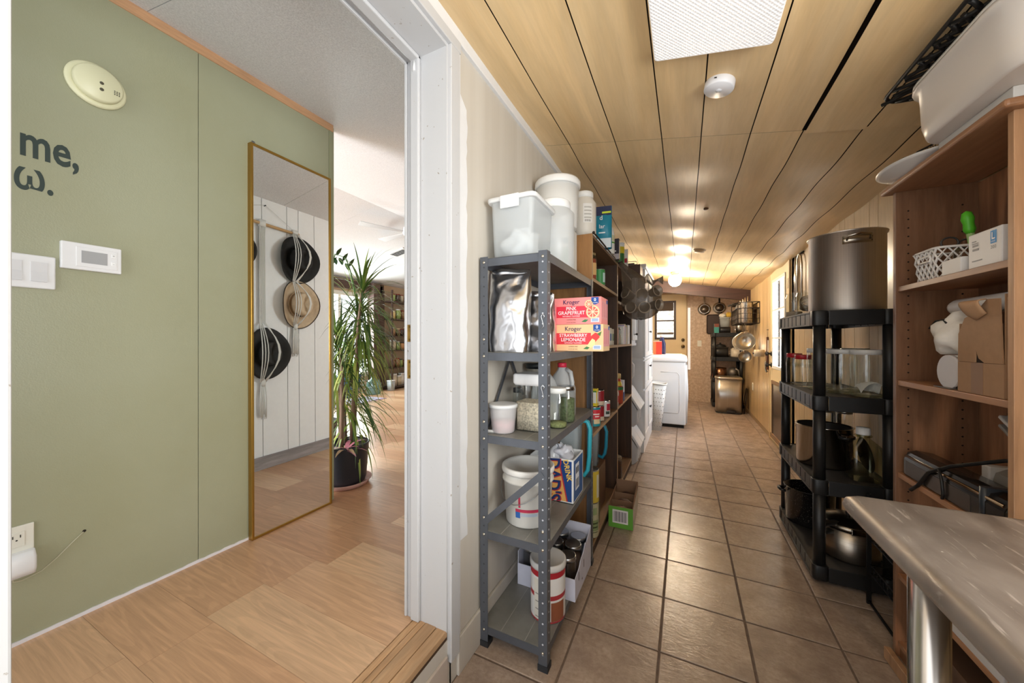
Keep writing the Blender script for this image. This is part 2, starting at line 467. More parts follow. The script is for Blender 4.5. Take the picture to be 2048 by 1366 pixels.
obj('stop_latch', MB().rrect(0.010, 0.006, 0, 0.035, 0.003, (-0.862, 0.976, 2.155)), M_WHITE, fr)
sill_m = wood('#b98f66', '#d0aa82', 'y', 0.5, 1.2, 0.7, dark=1)
sill = struct('trim_4', MB().box(-0.875, XL - 0.002, 0.10, 1.0, 0.165, 0.178), mat('#4a3524', 0.9))
for x0, x1, z1 in ((-0.775, -0.7345, 0.2), (-0.822, -0.7775, 0.201), (-0.846, -0.8245, 0.2), (-0.872, -0.849, 0.199)):
    obj('board', MB().box(x0, x1, 0.112, 0.998, 0.178, z1), sill_m, sill, bevel=0.002)

# ---- right wall: vertical wood panelling
wr = struct('wall_right', MB().box(XR + 0.006, XR + 0.09, 0.55, 4.37, -0.06, 2.1).box(XR + 0.006, XR + 0.09, 5.27, YB, -0.06, 2.1).box(XR + 0.006, XR + 0.09, 4.37, 5.27, 2.0, 2.1).box(XR + 0.006, XR + 0.09, 4.37, 5.27, -0.06, 0.018).box(XR + 0.006, XR + 0.09, -0.8, 0.55, 0, 0.95).box(XR + 0.006, XR + 0.09, -0.8, 0.55, 1.95, 2.1), mat('#2c1d12', 0.9))
y = 0.56; k = 0
WP = [0.10, 0.20, 0.145, 0.09, 0.165, 0.115, 0.21]
while y < YB - 0.02:
    w = min(WP[k % 7], YB - y)
    if not (4.36 < y + w and y < 5.28):
        obj('panel', MB().box(XR, XR + 0.0065, -w / 2 + 0.0018, w / 2 - 0.0018, 0, zc(XR) - 0.004 + 0.02), M_PANEL, wr, (0, y + w / 2, 0))
    y += w; k += 1
for y0, y1 in ((4.24, 4.38), (5.27, 5.37)):
    obj('panel', MB().box(XR, XR + 0.0064, y0, y1, 0, 2.01), M_PANEL, wr)
for z0, z1 in ((0, 0.94), (1.96, 2.03)):
    obj('panel', MB().box(XR, XR + 0.0065, -0.8, 0.55, z0, z1), M_PANEL, wr)
struct('baseboard_right', MB().box(XR - 0.008, XR, 0.56, 4.34, 0, 0.05).box(XR - 0.008, XR, 5.3, YB, 0, 0.05), mat('#8d7456', 0.5), bevel=0.002)

# assumed window over the table (out of frame), added to light the near end
w3 = struct('assumed_window', MB().box(XR - 0.01, XR + 0.02, -0.82, 0.57, 1.93, 1.99).box(XR - 0.01, XR + 0.02, -0.82, 0.57, 0.91, 0.97).box(XR - 0.01, XR + 0.02, -0.82, -0.76, 0.97, 1.93).box(XR - 0.01, XR + 0.02, 0.51, 0.57, 0.97, 1.93).box(XR, XR + 0.02, -0.14, -0.11, 0.97, 1.93), M_WHITE)
for y0, y1 in ((-0.76, -0.14), (-0.11, 0.51)): obj('pane', MB().box(XR + 0.008, XR + 0.012, y0, y1, 0.97, 1.93), glass('#f8fafa', 0.985), w3)

# ---- back wall with wallpaper
def wallpaper():
    m, n, l, p = nt('wallpaper')
    v = coords(n, l)
    f = noise(n, l, v, 22, 6, 0.7)
    l.new(mix(n, l, ramp(n, l, f, 0.4, 0.66), hx('#b79d86'), hx('#d5bfa8')), p.inputs['Base Color']); p.inputs['Roughness'].default_value = 0.7
    return m
struct('wall_back', MB().box(XL - 0.1, XR + 0.05, YB, YB + 0.1, -0.06, 2.35), wallpaper())
struct('trim_5', MB().add([(XL, 6.74, 2.11), (XR, 6.74, 1.83), (XR, 6.82, 1.83), (XL, 6.82, 2.11), (XL, 6.74, 2.33), (XR, 6.74, 2.02), (XR, 6.82, 2.02), (XL, 6.82, 2.33)],
        [(3, 2, 1, 0), (4, 5, 6, 7), (0, 1, 5, 4), (1, 2, 6, 5), (2, 3, 7, 6), (3, 0, 4, 7)]), wood('#3a2218', '#56352a', 'x', 0.55, 0.8, 0.5, randv=0))

# ================================================================== LIVING ROOM
ZF = 0.197
def zl(x): return 2.54 + 0.196 * (-1.975 - x) if x > -3.275 else 2.795 - 0.196 * (-3.275 - x)
XF = -5.6
f2 = struct('floor.001', MB().box(XF, -0.875, -0.9, 7.3, ZF - 0.06, ZF - 0.006), mat('#7d5c40', 0.8))
r2 = random.Random(3)
y = -0.9; row = 0
PW = 0.196
while y < 7.28:
    x = -0.876 + r2.uniform(0, 0.5) * 0; first = True
    x = -0.876
    while x > XF + 0.02:
        L = r2.uniform(0.5, 0.85) if not first else r2.uniform(0.2, 0.8)
        if y > 3.2: L *= 1.8
        first = False
        x0 = max(XF, x - L)
        obj('plank', MB().box(x0 + 0.0004, x - 0.0004, y + 0.0004, min(y + PW, 7.3) - 0.0004, ZF - 0.006, ZF), M_OAKF, f2)
        x = x0
    y += PW; row += 1

c2 = struct('ceiling.001', MB().add([(-0.9, -0.9, zl(-0.9) + 0.02), (-0.9, 7.3, zl(-0.9) + 0.02), (-3.275, 7.3, 2.82), (-3.275, -0.9, 2.82), (XF, 7.3, zl(XF) + 0.02), (XF, -0.9, zl(XF) + 0.02)],
                                  [(3, 2, 1, 0), (5, 4, 2, 3)]), mat('#8a8a8a', 0.9), solid=0.02)
sy = [-0.9, 0.645, 1.854, 3.06, 4.27, 5.48, 7.3]
for j in range(6):
    for x0, x1 in ((-3.275, -0.916), (XF, -3.275)):
        y0, y1 = sy[j] + 0.0012, sy[j + 1] - 0.0012
        a, b = zl(x0 + 1e-4 if x0 > -4 else x0), zl(x1 - 1e-4 if x1 < -2 else x1)
        if x0 == -3.275: a = 2.795
        if x1 == -3.275: b = 2.795
        obj('panel', MB().add([(x0, y0, a), (x0, y1, a), (x1, y1, b), (x1, y0, b), (x0, y0, a + 0.012), (x0, y1, a + 0.012), (x1, y1, b + 0.012), (x1, y0, b + 0.012)],
                              [(0, 1, 2, 3), (7, 6, 5, 4), (0, 4, 5, 1), (1, 5, 6, 2), (2, 6, 7, 3), (3, 7, 4, 0)]), M_STIP, c2)

# green wall: two panels, corner trim, bare wood strip under the ceiling
wg = struct('wall_center', MB().box(-2.09, -1.985, -0.9, 1.5, ZF - 0.03, zl(-2.03) + 0.01), M_GREEN2)
obj('panel', MB().box(-1.985, -1.975, -0.9, 0.8165, ZF, 2.5), M_GREEN, wg, bevel=0.001)
obj('panel', MB().box(-1.985, -1.975, 0.8185, 1.47, ZF, 2.5), M_GREEN, wg, bevel=0.001)
obj('corner_trim', MB().box(-1.99, -1.972, 1.471, 1.492, ZF, 2.5), M_GREEN2, wg, bevel=0.002)
obj('corner_trim', MB().box(-2.095, -1.978, 1.493, 1.508, ZF + 0.004, 2.53), M_GREEN2, wg, bevel=0.002)
struct('trim_6', MB().box(-1.985, -1.968, -0.9, 1.497, 2.497, 2.545), wood('#c99a72', '#d9ac84', 'y', 0.5, 1.0, 0.3, randv=0), bevel=0.002)
p_ = [(-0.9, 0.011)]
yy = -0.9
while yy <= 1.47:
    p_.append((yy, ZF + 0.009 + rnd.uniform(0, 0.004))); yy += 0.02
p_ = [(-0.9, ZF)] + p_[1:] + [(1.47, ZF)]
struct('baseboard_center', MB().prism(p_, -1.976, -1.969, 'x'), mat('#dedbe0', 0.6))

# hat wall: living-room face of the shared wall, white boards over a weathered baseboard
wh = struct('wall_hall_side', MB().box(WL - 0.001, WL + 0.004, 1.02, 7.3, ZF - 0.03, 2.36).box(WL - 0.001, WL + 0.004, -0.9, 0.09, ZF - 0.03, 2.36).box(WL - 0.001, WL + 0.004, 0.09, 1.02, 2.24, 2.36), mat('#a0a2a4', 0.7))
y = 1.03; k = 0
for w in [0.10, 0.2, 0.1, 0.15, 0.1, 0.2, 0.1, 0.15, 0.2, 0.1, 0.2, 0.15, 0.2]:
    obj('board', MB().box(WL - 0.009, WL - 0.001, -w / 2 + 0.002, w / 2 - 0.002, ZF, 2.345), mat('#e4e4e6', 0.5, var=0.02), wh, (0, y + w / 2, 0), bevel=0.0015, seg=1)
    y += w
struct('baseboard_hall_side', MB().box(WL - 0.024, WL - 0.009, 1.03, 3.0, ZF, ZF + 0.10), wood('#8e8587', '#b0a7a6', 'y', 0.7, 1.0, 0.7, randv=0), bevel=0.002)

# far walls
struct('wall_far', MB().box(XF - 0.1, XF, -0.9, 3.75, 0, 2.5).box(XF - 0.1, XF, 5.02, 7.3, 0, 2.5).box(XF - 0.1, XF, 3.75, 5.02, 0, 0.55).box(XF - 0.1, XF, 3.75, 5.02, 2.05, 2.5), paint('#c3a98a', '#cdb396', 0.7))
struct('wall_living_back', MB().box(XF, -0.9, 7.3, 7.4, 0, 2.9), paint('#c3a98a', '#cdb396', 0.7))
struct('trim_7', MB().box(XF, XF + 0.10, 3.4, 5.3, 2.14, 2.3), M_DARKW)
# ================================================================== GREEN WALL
GX = -1.975
t = thing('smoke_detector', 'round cream smoke detector on the green wall above the dark lettering', 'smoke detector', (GX, 0.507, 2.147), rot=(0, R(90), 0))
cream = mat('#d8d6b4', 0.4)
obj('base', MB().lathe([(0.072, 0), (0.078, 0.003), (0.078, 0.012), (0.072, 0.016), (0.066, 0.017)], 40), cream, t)
obj('cover', MB().lathe([(0.062, 0.015), (0.064, 0.022), (0.063, 0.036), (0.058, 0.041), (0.0, 0.043)], 40, cap1=False), cream, t)
for yy, zz in ((0.013, 0.024), (-0.010, 0.024)):
    obj('test_button', MB().lathe([(0.0055, 0), (0.0055, 0.004), (0.003, 0.005)], 12, (0.012 - yy, zz - 0.02, 0.0405)), mat('#4d4b3c', 0.5), t)
mb = MB()
for a in range(3):
    for b in range(3):
        mb.box(0.006 + a * 0.006, 0.009 + a * 0.006, 0.036 + b * 0.006, 0.039 + b * 0.006, 0.0415, 0.0428)
obj('sound_slots', mb, mat('#2e2c22', 0.7), t)
ink = mat('#2e3b37', 0.55)
for body, yl, zz, sz, sx_, lab in (('me,', 0.336, 1.862, 0.150, 0.60, 'dark painted lettering reading me, on the green wall below the smoke detector'),
                                   ('\u03c9.', 0.325, 1.742, 0.128, 0.66, 'dark painted lettering reading w. above the light switch')):
    t = thing('wall_lettering', lab, 'lettering', (GX, yl, zz))
    text(body, sz, (0.0006, 0, 0), FX, ink, t, 'LEFT', 0.02, sx_, 'letters')
t = thing('thermostat', 'white wall thermostat with grey screen beside the light switch', 'thermostat', (GX, 0.495, 1.502))
wp = mat('#e2e2e4', 0.35)
obj('housing', MB().box(0, 0.020, -0.074, 0.074, -0.048, 0.048), wp, t, bevel=0.003)
sc_ = obj('front_plate', MB().box(0.019, 0.022, -0.040, 0.062, -0.036, 0.034), wp, t, bevel=0.001)
obj('screen', MB().box(0.022, 0.0228, -0.028, 0.036, -0.022, 0.022), mat('#a3a4a6', 0.25), sc_)
for z in (0.016, -0.014):
    obj('button', MB().box(0.021, 0.0235, 0.046, 0.058, z - 0.007, z + 0.007), mat('#e9e9ea', 0.4), t, bevel=0.001)
    text('+' if z > 0 else '-', 0.012, (0.0238, 0.052, z), FX, mat('#77797c', 0.5), t)
t = thing('light_switch', 'white double rocker light switch at the left edge of the green wall', 'light switch', (GX, 0.352, 1.431))
obj('plate', MB().box(0, 0.010, -0.062, 0.060, -0.056, 0.056), wp, t, bevel=0.004)
for yy in (-0.028, 0.024):
    obj('rocker', MB().prism([(-0.033, 0.010), (-0.033, 0.017), (0.0, 0.0125), (0.033, 0.011), (0.033, 0.010)][::-1], yy - 0.017, yy + 0.017, 'y') if False else
        MB().rings([[(0.010, yy - 0.017, -0.033), (0.016, yy - 0.017, -0.033), (0.0115, yy - 0.017, 0.0), (0.0135, yy - 0.017, 0.033), (0.010, yy - 0.017, 0.033)],
                    [(0.010, yy + 0.017, -0.033), (0.016, yy + 0.017, -0.033), (0.0115, yy + 0.017, 0.0), (0.0135, yy + 0.017, 0.033), (0.010, yy + 0.017, 0.033)]], 0, False), mat('#d3d3d6', 0.3), t)
t = thing('power_outlet', 'ivory power outlet low on the green wall', 'outlet', (GX, 0.331, 0.538))
iv = mat('#dddbd0', 0.4)
obj('plate', MB().box(0, 0.007, -0.036, 0.036, -0.052, 0.050), iv, t, bevel=0.002)
obj('receptacle', MB().box(0.006, 0.009, -0.017, 0.017, -0.018, 0.03), iv, t, bevel=0.001)
for a in (-0.007, 0.008):
    obj('slot', MB().box(0.0088, 0.0094, a - 0.0012, a + 0.0012, 0.012, 0.021), mat('#3a362e', 0.7), t)
obj('slot', MB().cyl((0.0088, 0.0005, 0.005), (0.0094, 0.0005, 0.005), 0.0025, 8), mat('#3a362e', 0.7), t)
t = thing('plug_adapter', 'white plug adapter in the ivory outlet with a thin wire', 'adapter', (GX + 0.0075, 0.331, 0.478))
obj('housing', MB().rings([rring(0.03, 0.07, 0.008, (0.017, 0, 0), -0.048, 3), rring(0.036, 0.072, 0.008, (0.018, 0, 0), -0.03, 3), rring(0.036, 0.072, 0.008, (0.018, 0, 0), 0.006, 3), rring(0.022, 0.07, 0.008, (0.011, 0, 0), 0.026, 3)]), wp, t)
obj('wire', MB().tube([(0.015, -0.01, -0.045), (0.012, -0.008, -0.062), (0.008, 0.01, -0.068), (0.004, 0.05, -0.062), (0.001, 0.085, -0.035), (-0.001, 0.12, 0.0), (-0.006, 0.146, 0.022)], 0.0018, 6), mat('#b8b49c', 0.5), t)
obj('wire_hole', MB().cyl((-0.0074, 0.148, 0.024), (-0.0062, 0.148, 0.024), 0.005, 8), mat('#221d14', 0.9), t)

# tall mirror
t = thing('wall_mirror', 'tall gold-framed mirror on the green wall reflecting hanging hats', 'mirror', (GX, 1.244, ZF + 0.001), rot=(0, R(-0.3), R(0.9)))
gold = mat('#a8843f', 0.32, 0.9)
H = 1.995
for nm, a in (('frame_side', (0.004, 0.034, -0.226, -0.214, 0, H)), ('frame_side', (0.004, 0.034, 0.214, 0.226, 0, H)), ('frame_rail', (0.004, 0.034, -0.214, 0.214, 0, 0.012)), ('frame_rail', (0.004, 0.034, -0.214, 0.214, H - 0.012, H))):
    obj(nm, MB().box(*a), gold, t, bevel=0.0015)
obj('backing', MB().box(0.006, 0.026, -0.213, 0.213, 0.01, H - 0.01), mat('#3b3428', 0.8), t)
obj('mirror_glass', MB().box(0.0262, 0.029, -0.2138, 0.2138, 0.012, H - 0.012), mat('#eef0ef', 0.0, 1.0), t)
for yy in (-0.2, 0.21):
    obj('hanger', MB().box(0.004, 0.008, yy - 0.008, yy + 0.008, H - 0.005, H + 0.022), mat('#8a8d90', 0.3, 1.0), t, bevel=0.001)

# ================================================================== HATS ON THE WHITE BOARD WALL (seen in the mirror)
HX = WL - 0.010
def hat(nm, label, y, z, ry, rz, crown, ch, hex_, band, tilt=0, straw=False):
    t = thing(nm, label, 'hat', (HX - 0.012, y, z), rot=(0, R(-90), 0), group='hats hanging on the white board wall')
    m = mat(hex_, 0.75, var=0.12, vs_=25, bmp=0.3, bs=250)
    n = 40
    def ring(r, h, wav=0.0):
        return [(rz * r * math.cos(2 * PI * i / n), ry * r * math.sin(2 * PI * i / n), h + wav * abs(math.sin(2 * PI * i / n)) ** 3) for i in range(n)]
    mb = MB(); mb.rings([ring(0.5, 0.0), ring(0.7, 0.004, 0.010), ring(0.88, 0.006, 0.03), ring(1.0, 0.008, 0.05)], 0, True, False, False)
    b = obj('brim', mb, m, t, solid=0.004)
    if straw:
        obj('brim_edge', MB().tube([(p[0], p[1], p[2]) for p in ring(1.0, 0.008, 0.05)], 0.004, 6, closed=True), mat('#3a2f26', 0.7), b)
    def cr(r, h, dent=0.0):
        return [(crown * rz * r * math.cos(2 * PI * i / n), crown * ry * r * math.sin(2 * PI * i / n) * 1.0, h - dent * math.exp(-((math.sin(2 * PI * i / n)) / 0.35) ** 2)) for i in range(n)]
    mb = MB(); mb.rings([cr(1.08, 0.0), cr(1.0, 0.02), cr(0.96, ch * 0.6), cr(0.9, ch * 0.88), cr(0.74, ch), cr(0.45, ch * 0.97, 0.012), cr(0.12, ch * 0.82)], 0, True, False, True)
    obj('crown', mb, m, t)
    obj('hat_band', MB().rings([cr(1.03, 0.012), cr(1.02, 0.038)], 0, True, False, False), mat(band, 0.6), t)
    if straw:
        for k in (-1, 0, 1):
            obj('eyelet', MB().lathe([(0.006, 0), (0.006, 0.003)], 8, (crown * rz * 0.99 * math.cos(R(205 + k * 13)), crown * ry * 0.99 * math.sin(R(205 + k * 13)), ch * 0.5)), mat('#2a221c', 0.6), t)
    return t
hat('cowboy_hat', 'wide black felt cowboy hat above the straw hat', 1.96, 1.895, 0.175, 0.200, 0.50, 0.105, '#1d1c1c', '#141313')
hat('straw_hat', 'pale straw cowboy hat hanging below the wide black hat', 1.965, 1.515, 0.165, 0.205, 0.50, 0.105, '#c3ad92', '#8a6f52', straw=True)
hat('felt_hat', 'worn dark grey felt hat low on the left strand', 1.70, 1.105, 0.165, 0.205, 0.48, 0.10, '#2b2928', '#1c1a1a')
hat('felt_hat', 'dark felt hat cut off by the left edge of the mirror', 1.44, 1.89, 0.165, 0.175, 0.48, 0.10, '#262322', '#191717')
t = thing('macrame_hanger', 'white macrame hat hanger on a wooden dowel', 'wall hanging', (HX, 1.7, 2.13))
obj('dowel', MB().cyl((-0.02, -0.42, 0.01), (-0.02, 0.27, -0.014), 0.012, 12), wood('#c39a68', '#d6b284', 'y', 0.5, 1, 0.3, randv=0), t)
obj('nail', MB().cyl((0.004, 0.0, 0.148), (-0.018, 0.0, 0.15), 0.004, 8), mat('#2c2c2e', 0.4, 0.8), t)
obj('hanging_cord', MB().tube([(-0.02, -0.38, 0.02), (-0.012, 0.0, 0.152), (-0.02, 0.24, 0.0)], 0.0018, 5), mat('#cfcfcf', 0.8), t)
rope = mat('#dad9d6', 0.85, bmp=0.4, bs=300)
def strand(pts_, r=0.0035): return MB().tube(pts_, r, 6)
for y0, zs, seed in ((-0.03, (0.0, -0.78, -1.25, -1.52), 1), (0.235, (-0.01, -0.42, -0.80, -1.04), 2), (-0.26, (0, -0.5, -0.9, -1.2), 3)):
    rr = random.Random(seed)
    obj('knot_wrap', MB().rrect(0.03, 0.05, -0.03, 0.025, 0.01, (-0.02, y0, zs[0])), rope, t)
    for k in range(6):
        o_ = (k - 2.5) * 0.008
        pts_ = [(-0.03, y0 + o_, zs[0])]
        segs = ((zs[0], zs[1]), (zs[1], zs[2]))
        for a, b in segs:
            loops = (1 if seed == 1 and a == zs[0] else 1)
            for i in range(1, 9):
                f = i / 8
                open_ = 0.0 if (seed == 1 and a == zs[0]) else math.sin(PI * f) * 0.055 * (1 if k > 2.5 else -1) * (1 - 0.25 * (k % 3))
                bulge = 0.0 if (seed == 1 and a == zs[0]) else math.sin(PI * f) * 0.125
                pts_.append((-0.02 - bulge, y0 + o_ + open_, a + (b - a) * f))
        obj('cord', strand(pts_), rope, t)
    mb = MB()
    for k in range(9):
        mb.tube([(-0.02, y0 + (k - 4) * 0.004, zs[2]), (-0.022 - 0.004 * rr.random(), y0 + (k - 4) * 0.007 + rr.uniform(-0.004, 0.004), (zs[2] + zs[3]) / 2), (-0.02, y0 + (k - 4) * 0.006, zs[3] + rr.uniform(-0.02, 0.02))], 0.003, 5)
    obj('tassel', mb, rope, t, kind='stuff')
    obj('knot', MB().lathe([(0.008, -0.03), (0.018, -0.012), (0.018, 0.012), (0.008, 0.03)], 10, (-0.022, y0, zs[2])), rope, t)

# ================================================================== POTTED DRACAENA
PX, PY = -2.135, 1.72
t = thing('dracaena_plant', 'tall spiky dracaena in a black pot behind the end of the green wall', 'plant', (PX, PY, ZF))
obj('pot', MB().lathe([(0.125, 0.022), (0.135, 0.05), (0.152, 0.27), (0.156, 0.285), (0.148, 0.29), (0.142, 0.27), (0.14, 0.262), (0.0, 0.262)], 40, cap1=False), mat('#22242a', 0.45), t)
obj('soil', MB().lathe([(0.14, 0.25), (0.0, 0.258)], 24, cap1=False, cap0=False), mat('#2e2219', 0.95), t)
t2 = thing('plant_saucer', 'pinkish terracotta saucer under the black pot', 'saucer', (PX, PY, ZF))
obj('dish', MB().lathe([(0.13, 0.0), (0.145, 0.003), (0.172, 0.036), (0.168, 0.038), (0.14, 0.02), (0.0, 0.018)], 40, cap1=False), mat('#b48b80', 0.8, var=0.12, vs_=20), t2)
rr = random.Random(11)
bark = mat('#7c6553', 0.85, bmp=0.5, bs=90)
greens = [mat('#5f7a35', 0.45), mat('#74883a', 0.45), mat('#3f5a2a', 0.45), mat('#9aa04a', 0.5)]
stems = [((-0.03, -0.02), (-0.075, 0.02), (-0.10, 0.0), 1.05), ((0.03, 0.02), (0.10, 0.02), (0.115, 0.04), 1.36), ((0.0, 0.06), (0.03, 0.09), (0.0, 0.10), 1.22), ((-0.05, 0.04), (-0.1, 0.06), (-0.02, 0.08), 0.72), ((0.02, -0.05), (0.03, -0.05), (0.0, -0.04), 0.95)]
def leaf_clear(p): return not (p.y + PY < 1.545 and p.x + PX < -1.90)
def leaf_blade(mb, base, d, L, w, droop, m=0, segs=6, ok=None):
    d = Vector(d).normalized(); p = Vector(base); side = d.cross(Vector((0, 0, 1)))
    if side.length < 0.05: side = Vector((1, 0, 0))
    side.normalize(); vs_ = []
    for i in range(segs + 1):
        f = i / segs; ww = w * (0.5 + 1.2 * f if f < 0.3 else 1.0 - ((f - 0.3) / 0.7) ** 2) / 2 + 0.0004
        vs_ += [p + side * ww, p - side * ww]
        if ok and not ok(p): return
        p = p + d * (L / segs); d = (d + Vector((0, 0, -droop / segs))).normalized()
    mb.add(vs_, [(2 * i, 2 * i + 1, 2 * i + 3, 2 * i + 2) for i in range(segs)], m, True)
for k, (a, b, c, zt) in enumerate(stems):
    obj('stem', MB().tube([(a[0], a[1], 0.25), ((a[0] + b[0]) / 2, (a[1] + b[1]) / 2, 0.25 + (zt - 0.25) * 0.4), (b[0], b[1], 0.25 + (zt - 0.25) * 0.75), (c[0], c[1], zt)], 0.014, 8, r2=0.009), bark, t)
    mb = MB()
    for i in range(190 if k < 3 else 120):
        f = rr.random(); zz = zt - 0.42 * (1 - f) ** 1.2
        az = rr.uniform(0, 2 * PI); el = -0.3 + 1.6 * f * rr.uniform(0.6, 1.1)
        leaf_blade(mb, (c[0], c[1], zz), (math.cos(az) * math.cos(el), math.sin(az) * math.cos(el), math.sin(el)), rr.uniform(0.26, 0.46), rr.uniform(0.009, 0.014), rr.uniform(1.6, 3.6) * (1.25 - 0.8 * f), rr.choice((0, 0, 1, 2, 2)) if f > 0.25 else rr.choice((1, 3)), ok=leaf_clear)
    obj('leaf_crown', mb, greens, t, kind='stuff')
t = thing('bromeliad', 'small pink and cream bromeliad at the rim of the black pot', 'plant', (PX + 0.10, PY - 0.08, ZF + 0.262))
for i in range(15):
    mb = MB(); az = i * 2.4; el = 0.35 + 0.5 * (i % 3) / 2
    leaf_blade(mb, (0, 0, -0.002), (math.cos(az) * math.cos(el), math.sin(az) * math.cos(el), math.sin(el)), 0.11 + 0.02 * (i % 4), 0.03, 1.5, 0, 5)
    obj('leaf', mb, (mat('#b98590', 0.5), mat('#c9ae8c', 0.5), mat('#a5626f', 0.5))[i % 3], t)
# glossy plant whose sprig leans past the wall end
t = thing('zz_plant', 'dark green glossy sprig leaning out behind the wall end, near the ceiling', 'plant', (-2.98, 2.15, ZF))
obj('pot', MB().lathe([(0.10, 0), (0.13, 0.25), (0.135, 0.27), (0.125, 0.27), (0.11, 0.24), (0, 0.24)], 28, cap1=False), mat('#3f4248', 0.5), t)
obj('stand', MB().lathe([(0.14, -0.001), (0.14, 0.0005)], 20), mat('#3f4248', 0.5), t)
path = [(0.0, 0.0, 0.24), (0.0, 0.0, 0.9), (0.04, 0.0, 1.5), (0.15, 0.02, 1.78), (0.26, 0.03, 1.74), (0.31, 0.04, 1.66)]
obj('stem', MB().tube(path, 0.008, 8, r2=0.004), mat('#3c5a2c', 0.4), t)
for i in range(10):
    f = i / 9; q = Vector(path[2]).lerp(Vector(path[3]), min(1, f * 2)) if f < 0.5 else Vector(path[3]).lerp(Vector(path[5]), (f - 0.5) * 2)
    s_ = 1 if i % 2 else -1
    mb = MB(); leaf_blade(mb, q, (0.5, 0.1 * s_, 0.75 * s_ + 0.1), 0.085, 0.045, 0.6, 0, 5)
    obj('leaf', mb, mat('#1f4a22', 0.25), t)

# ================================================================== FAR SIDE OF THE LIVING ROOM
w2 = struct('window_2', MB().box(XF - 0.06, XF + 0.012, 3.70, 3.78, 0.5, 2.1).box(XF - 0.06, XF + 0.012, 4.99, 5.07, 0.5, 2.1).box(XF - 0.06, XF + 0.012, 3.78, 4.99, 2.02, 2.1).box(XF - 0.06, XF + 0.012, 3.78, 4.99, 0.5, 0.58).box(XF - 0.05, XF - 0.01, 4.36, 4.42, 0.58, 2.02), mat('#d8d2c8', 0.5))
for y0, y1 in ((3.78, 4.36), (4.42, 4.99)):
    obj('pane', MB().box(XF - 0.036, XF - 0.030, y0, y1, 0.58, 2.02), glass(), w2)
post_m = wood('#4a352d', '#634b42', 'z', 0.55, 1, 0.5, randv=0)
struct('trim_8', MB().box(XF, XF + 0.16, 5.02, 5.18, ZF, 2.32), post_m, bevel=0.004)
struct('trim_9', MB().box(XF, XF + 0.10, 5.24, 5.34, ZF, 2.32), post_m, bevel=0.004)
struct('trim_10', MB().box(XF, XF + 0.02, 5.19, 5.23, ZF, 2.32), mat('#c9b79c', 0.6))
# ceiling vent
t = thing('ceiling_vent', 'white louvred air vent on the sloping white ceiling', 'vent', (-4.15, 4.37, zl(-4.15)), rot=(0, R(11.1) * -1, 0))
obj('frame', MB().box(-0.17, 0.17, -0.12, -0.09, -0.012, 0).box(-0.17, 0.17, 0.09, 0.12, -0.012, 0).box(-0.17, -0.14, -0.09, 0.09, -0.012, 0).box(0.14, 0.17, -0.09, 0.09, -0.012, 0), mat('#e6e6e6', 0.4), t)
obj('duct', MB().box(-0.14, 0.14, -0.09, 0.09, -0.003, -0.001), mat('#3a3a38', 0.8), t)
for k in range(4):
    obj('louvre', MB().obox((0, -0.068 + k * 0.045, -0.008), (0.28, 0.02, 0.002), (R(35), 0, 0)), mat('#dcdcdc', 0.4), t)
# ceiling fan
t = thing('ceiling_fan', 'white ceiling fan with thin blades under the ridge', 'ceiling fan', (-3.2, 3.55, 2.79))
fw = mat('#d5d5d6', 0.4)
obj('rod', MB().cyl((0, 0, 0.0), (0, 0, -0.14), 0.012, 10), fw, t)
obj('motor', MB().lathe([(0.03, -0.12), (0.09, -0.14), (0.10, -0.19), (0.08, -0.23), (0.0, -0.24)], 28, cap1=False), fw, t)
for k in range(5):
    a = R(k * 72 + 170); q = Matrix.Rotation(a, 3, 'Z')
    bl = MB()
    v_ = [q @ Vector(p) for p in ((0.09, -0.02, -0.20), (0.62, -0.06, -0.202), (0.62, 0.06, -0.186), (0.09, 0.02, -0.196))]
    v_ += [p + Vector((0, 0, 0.006)) for p in v_]
    bl.add(v_, [(3, 2, 1, 0), (4, 5, 6, 7), (0, 1, 5, 4), (1, 2, 6, 5), (2, 3, 7, 6), (3, 0, 4, 7)])
    obj('blade', bl, mat('#b9b9bb', 0.5), t)
# jar shelf
JX, J0, J1 = -5.57, 5.36, 6.42
t = thing('jar_shelf', 'dark wooden shelf unit full of jars at the far wall', 'shelf', (JX, J0, ZF))
dk = wood('#3d2b25', '#58423a', 'z', 0.55, 1, 0.4, randv=0); dky = wood('#3d2b25', '#58423a', 'y', 0.55, 1, 0.4, randv=0)
for yy in (0, J1 - J0 - 0.03):
    for xx in (0.0, 0.24):
        obj('post', MB().box(xx, xx + 0.03, yy, yy + 0.03, 0, 2.02), dk, t)
LV = [0.055, 0.44, 0.80, 1.09, 1.44, 1.80]
for z in LV:
    obj('shelf_board', MB().box(0.0, 0.27, 0.0, J1 - J0, z - 0.022, z), dky, t)
obj('back_panel', MB().box(-0.006, 0.0, 0, J1 - J0, 0.03, 2.0), mat('#b79f86', 0.7), t)
rj = random.Random(5)
fills = ['#8c6a4a', '#c2a46a', '#6b4a38', '#d9cdb8', '#a33b2c', '#8a9a58', '#4a3a32', '#c8b9a0', '#b07f50']
lids = ['#c9c9c9', '#2a2a2a', '#8b2e24', '#d8c79a']
NW = ('glass jar', 'tub', 'bottle')
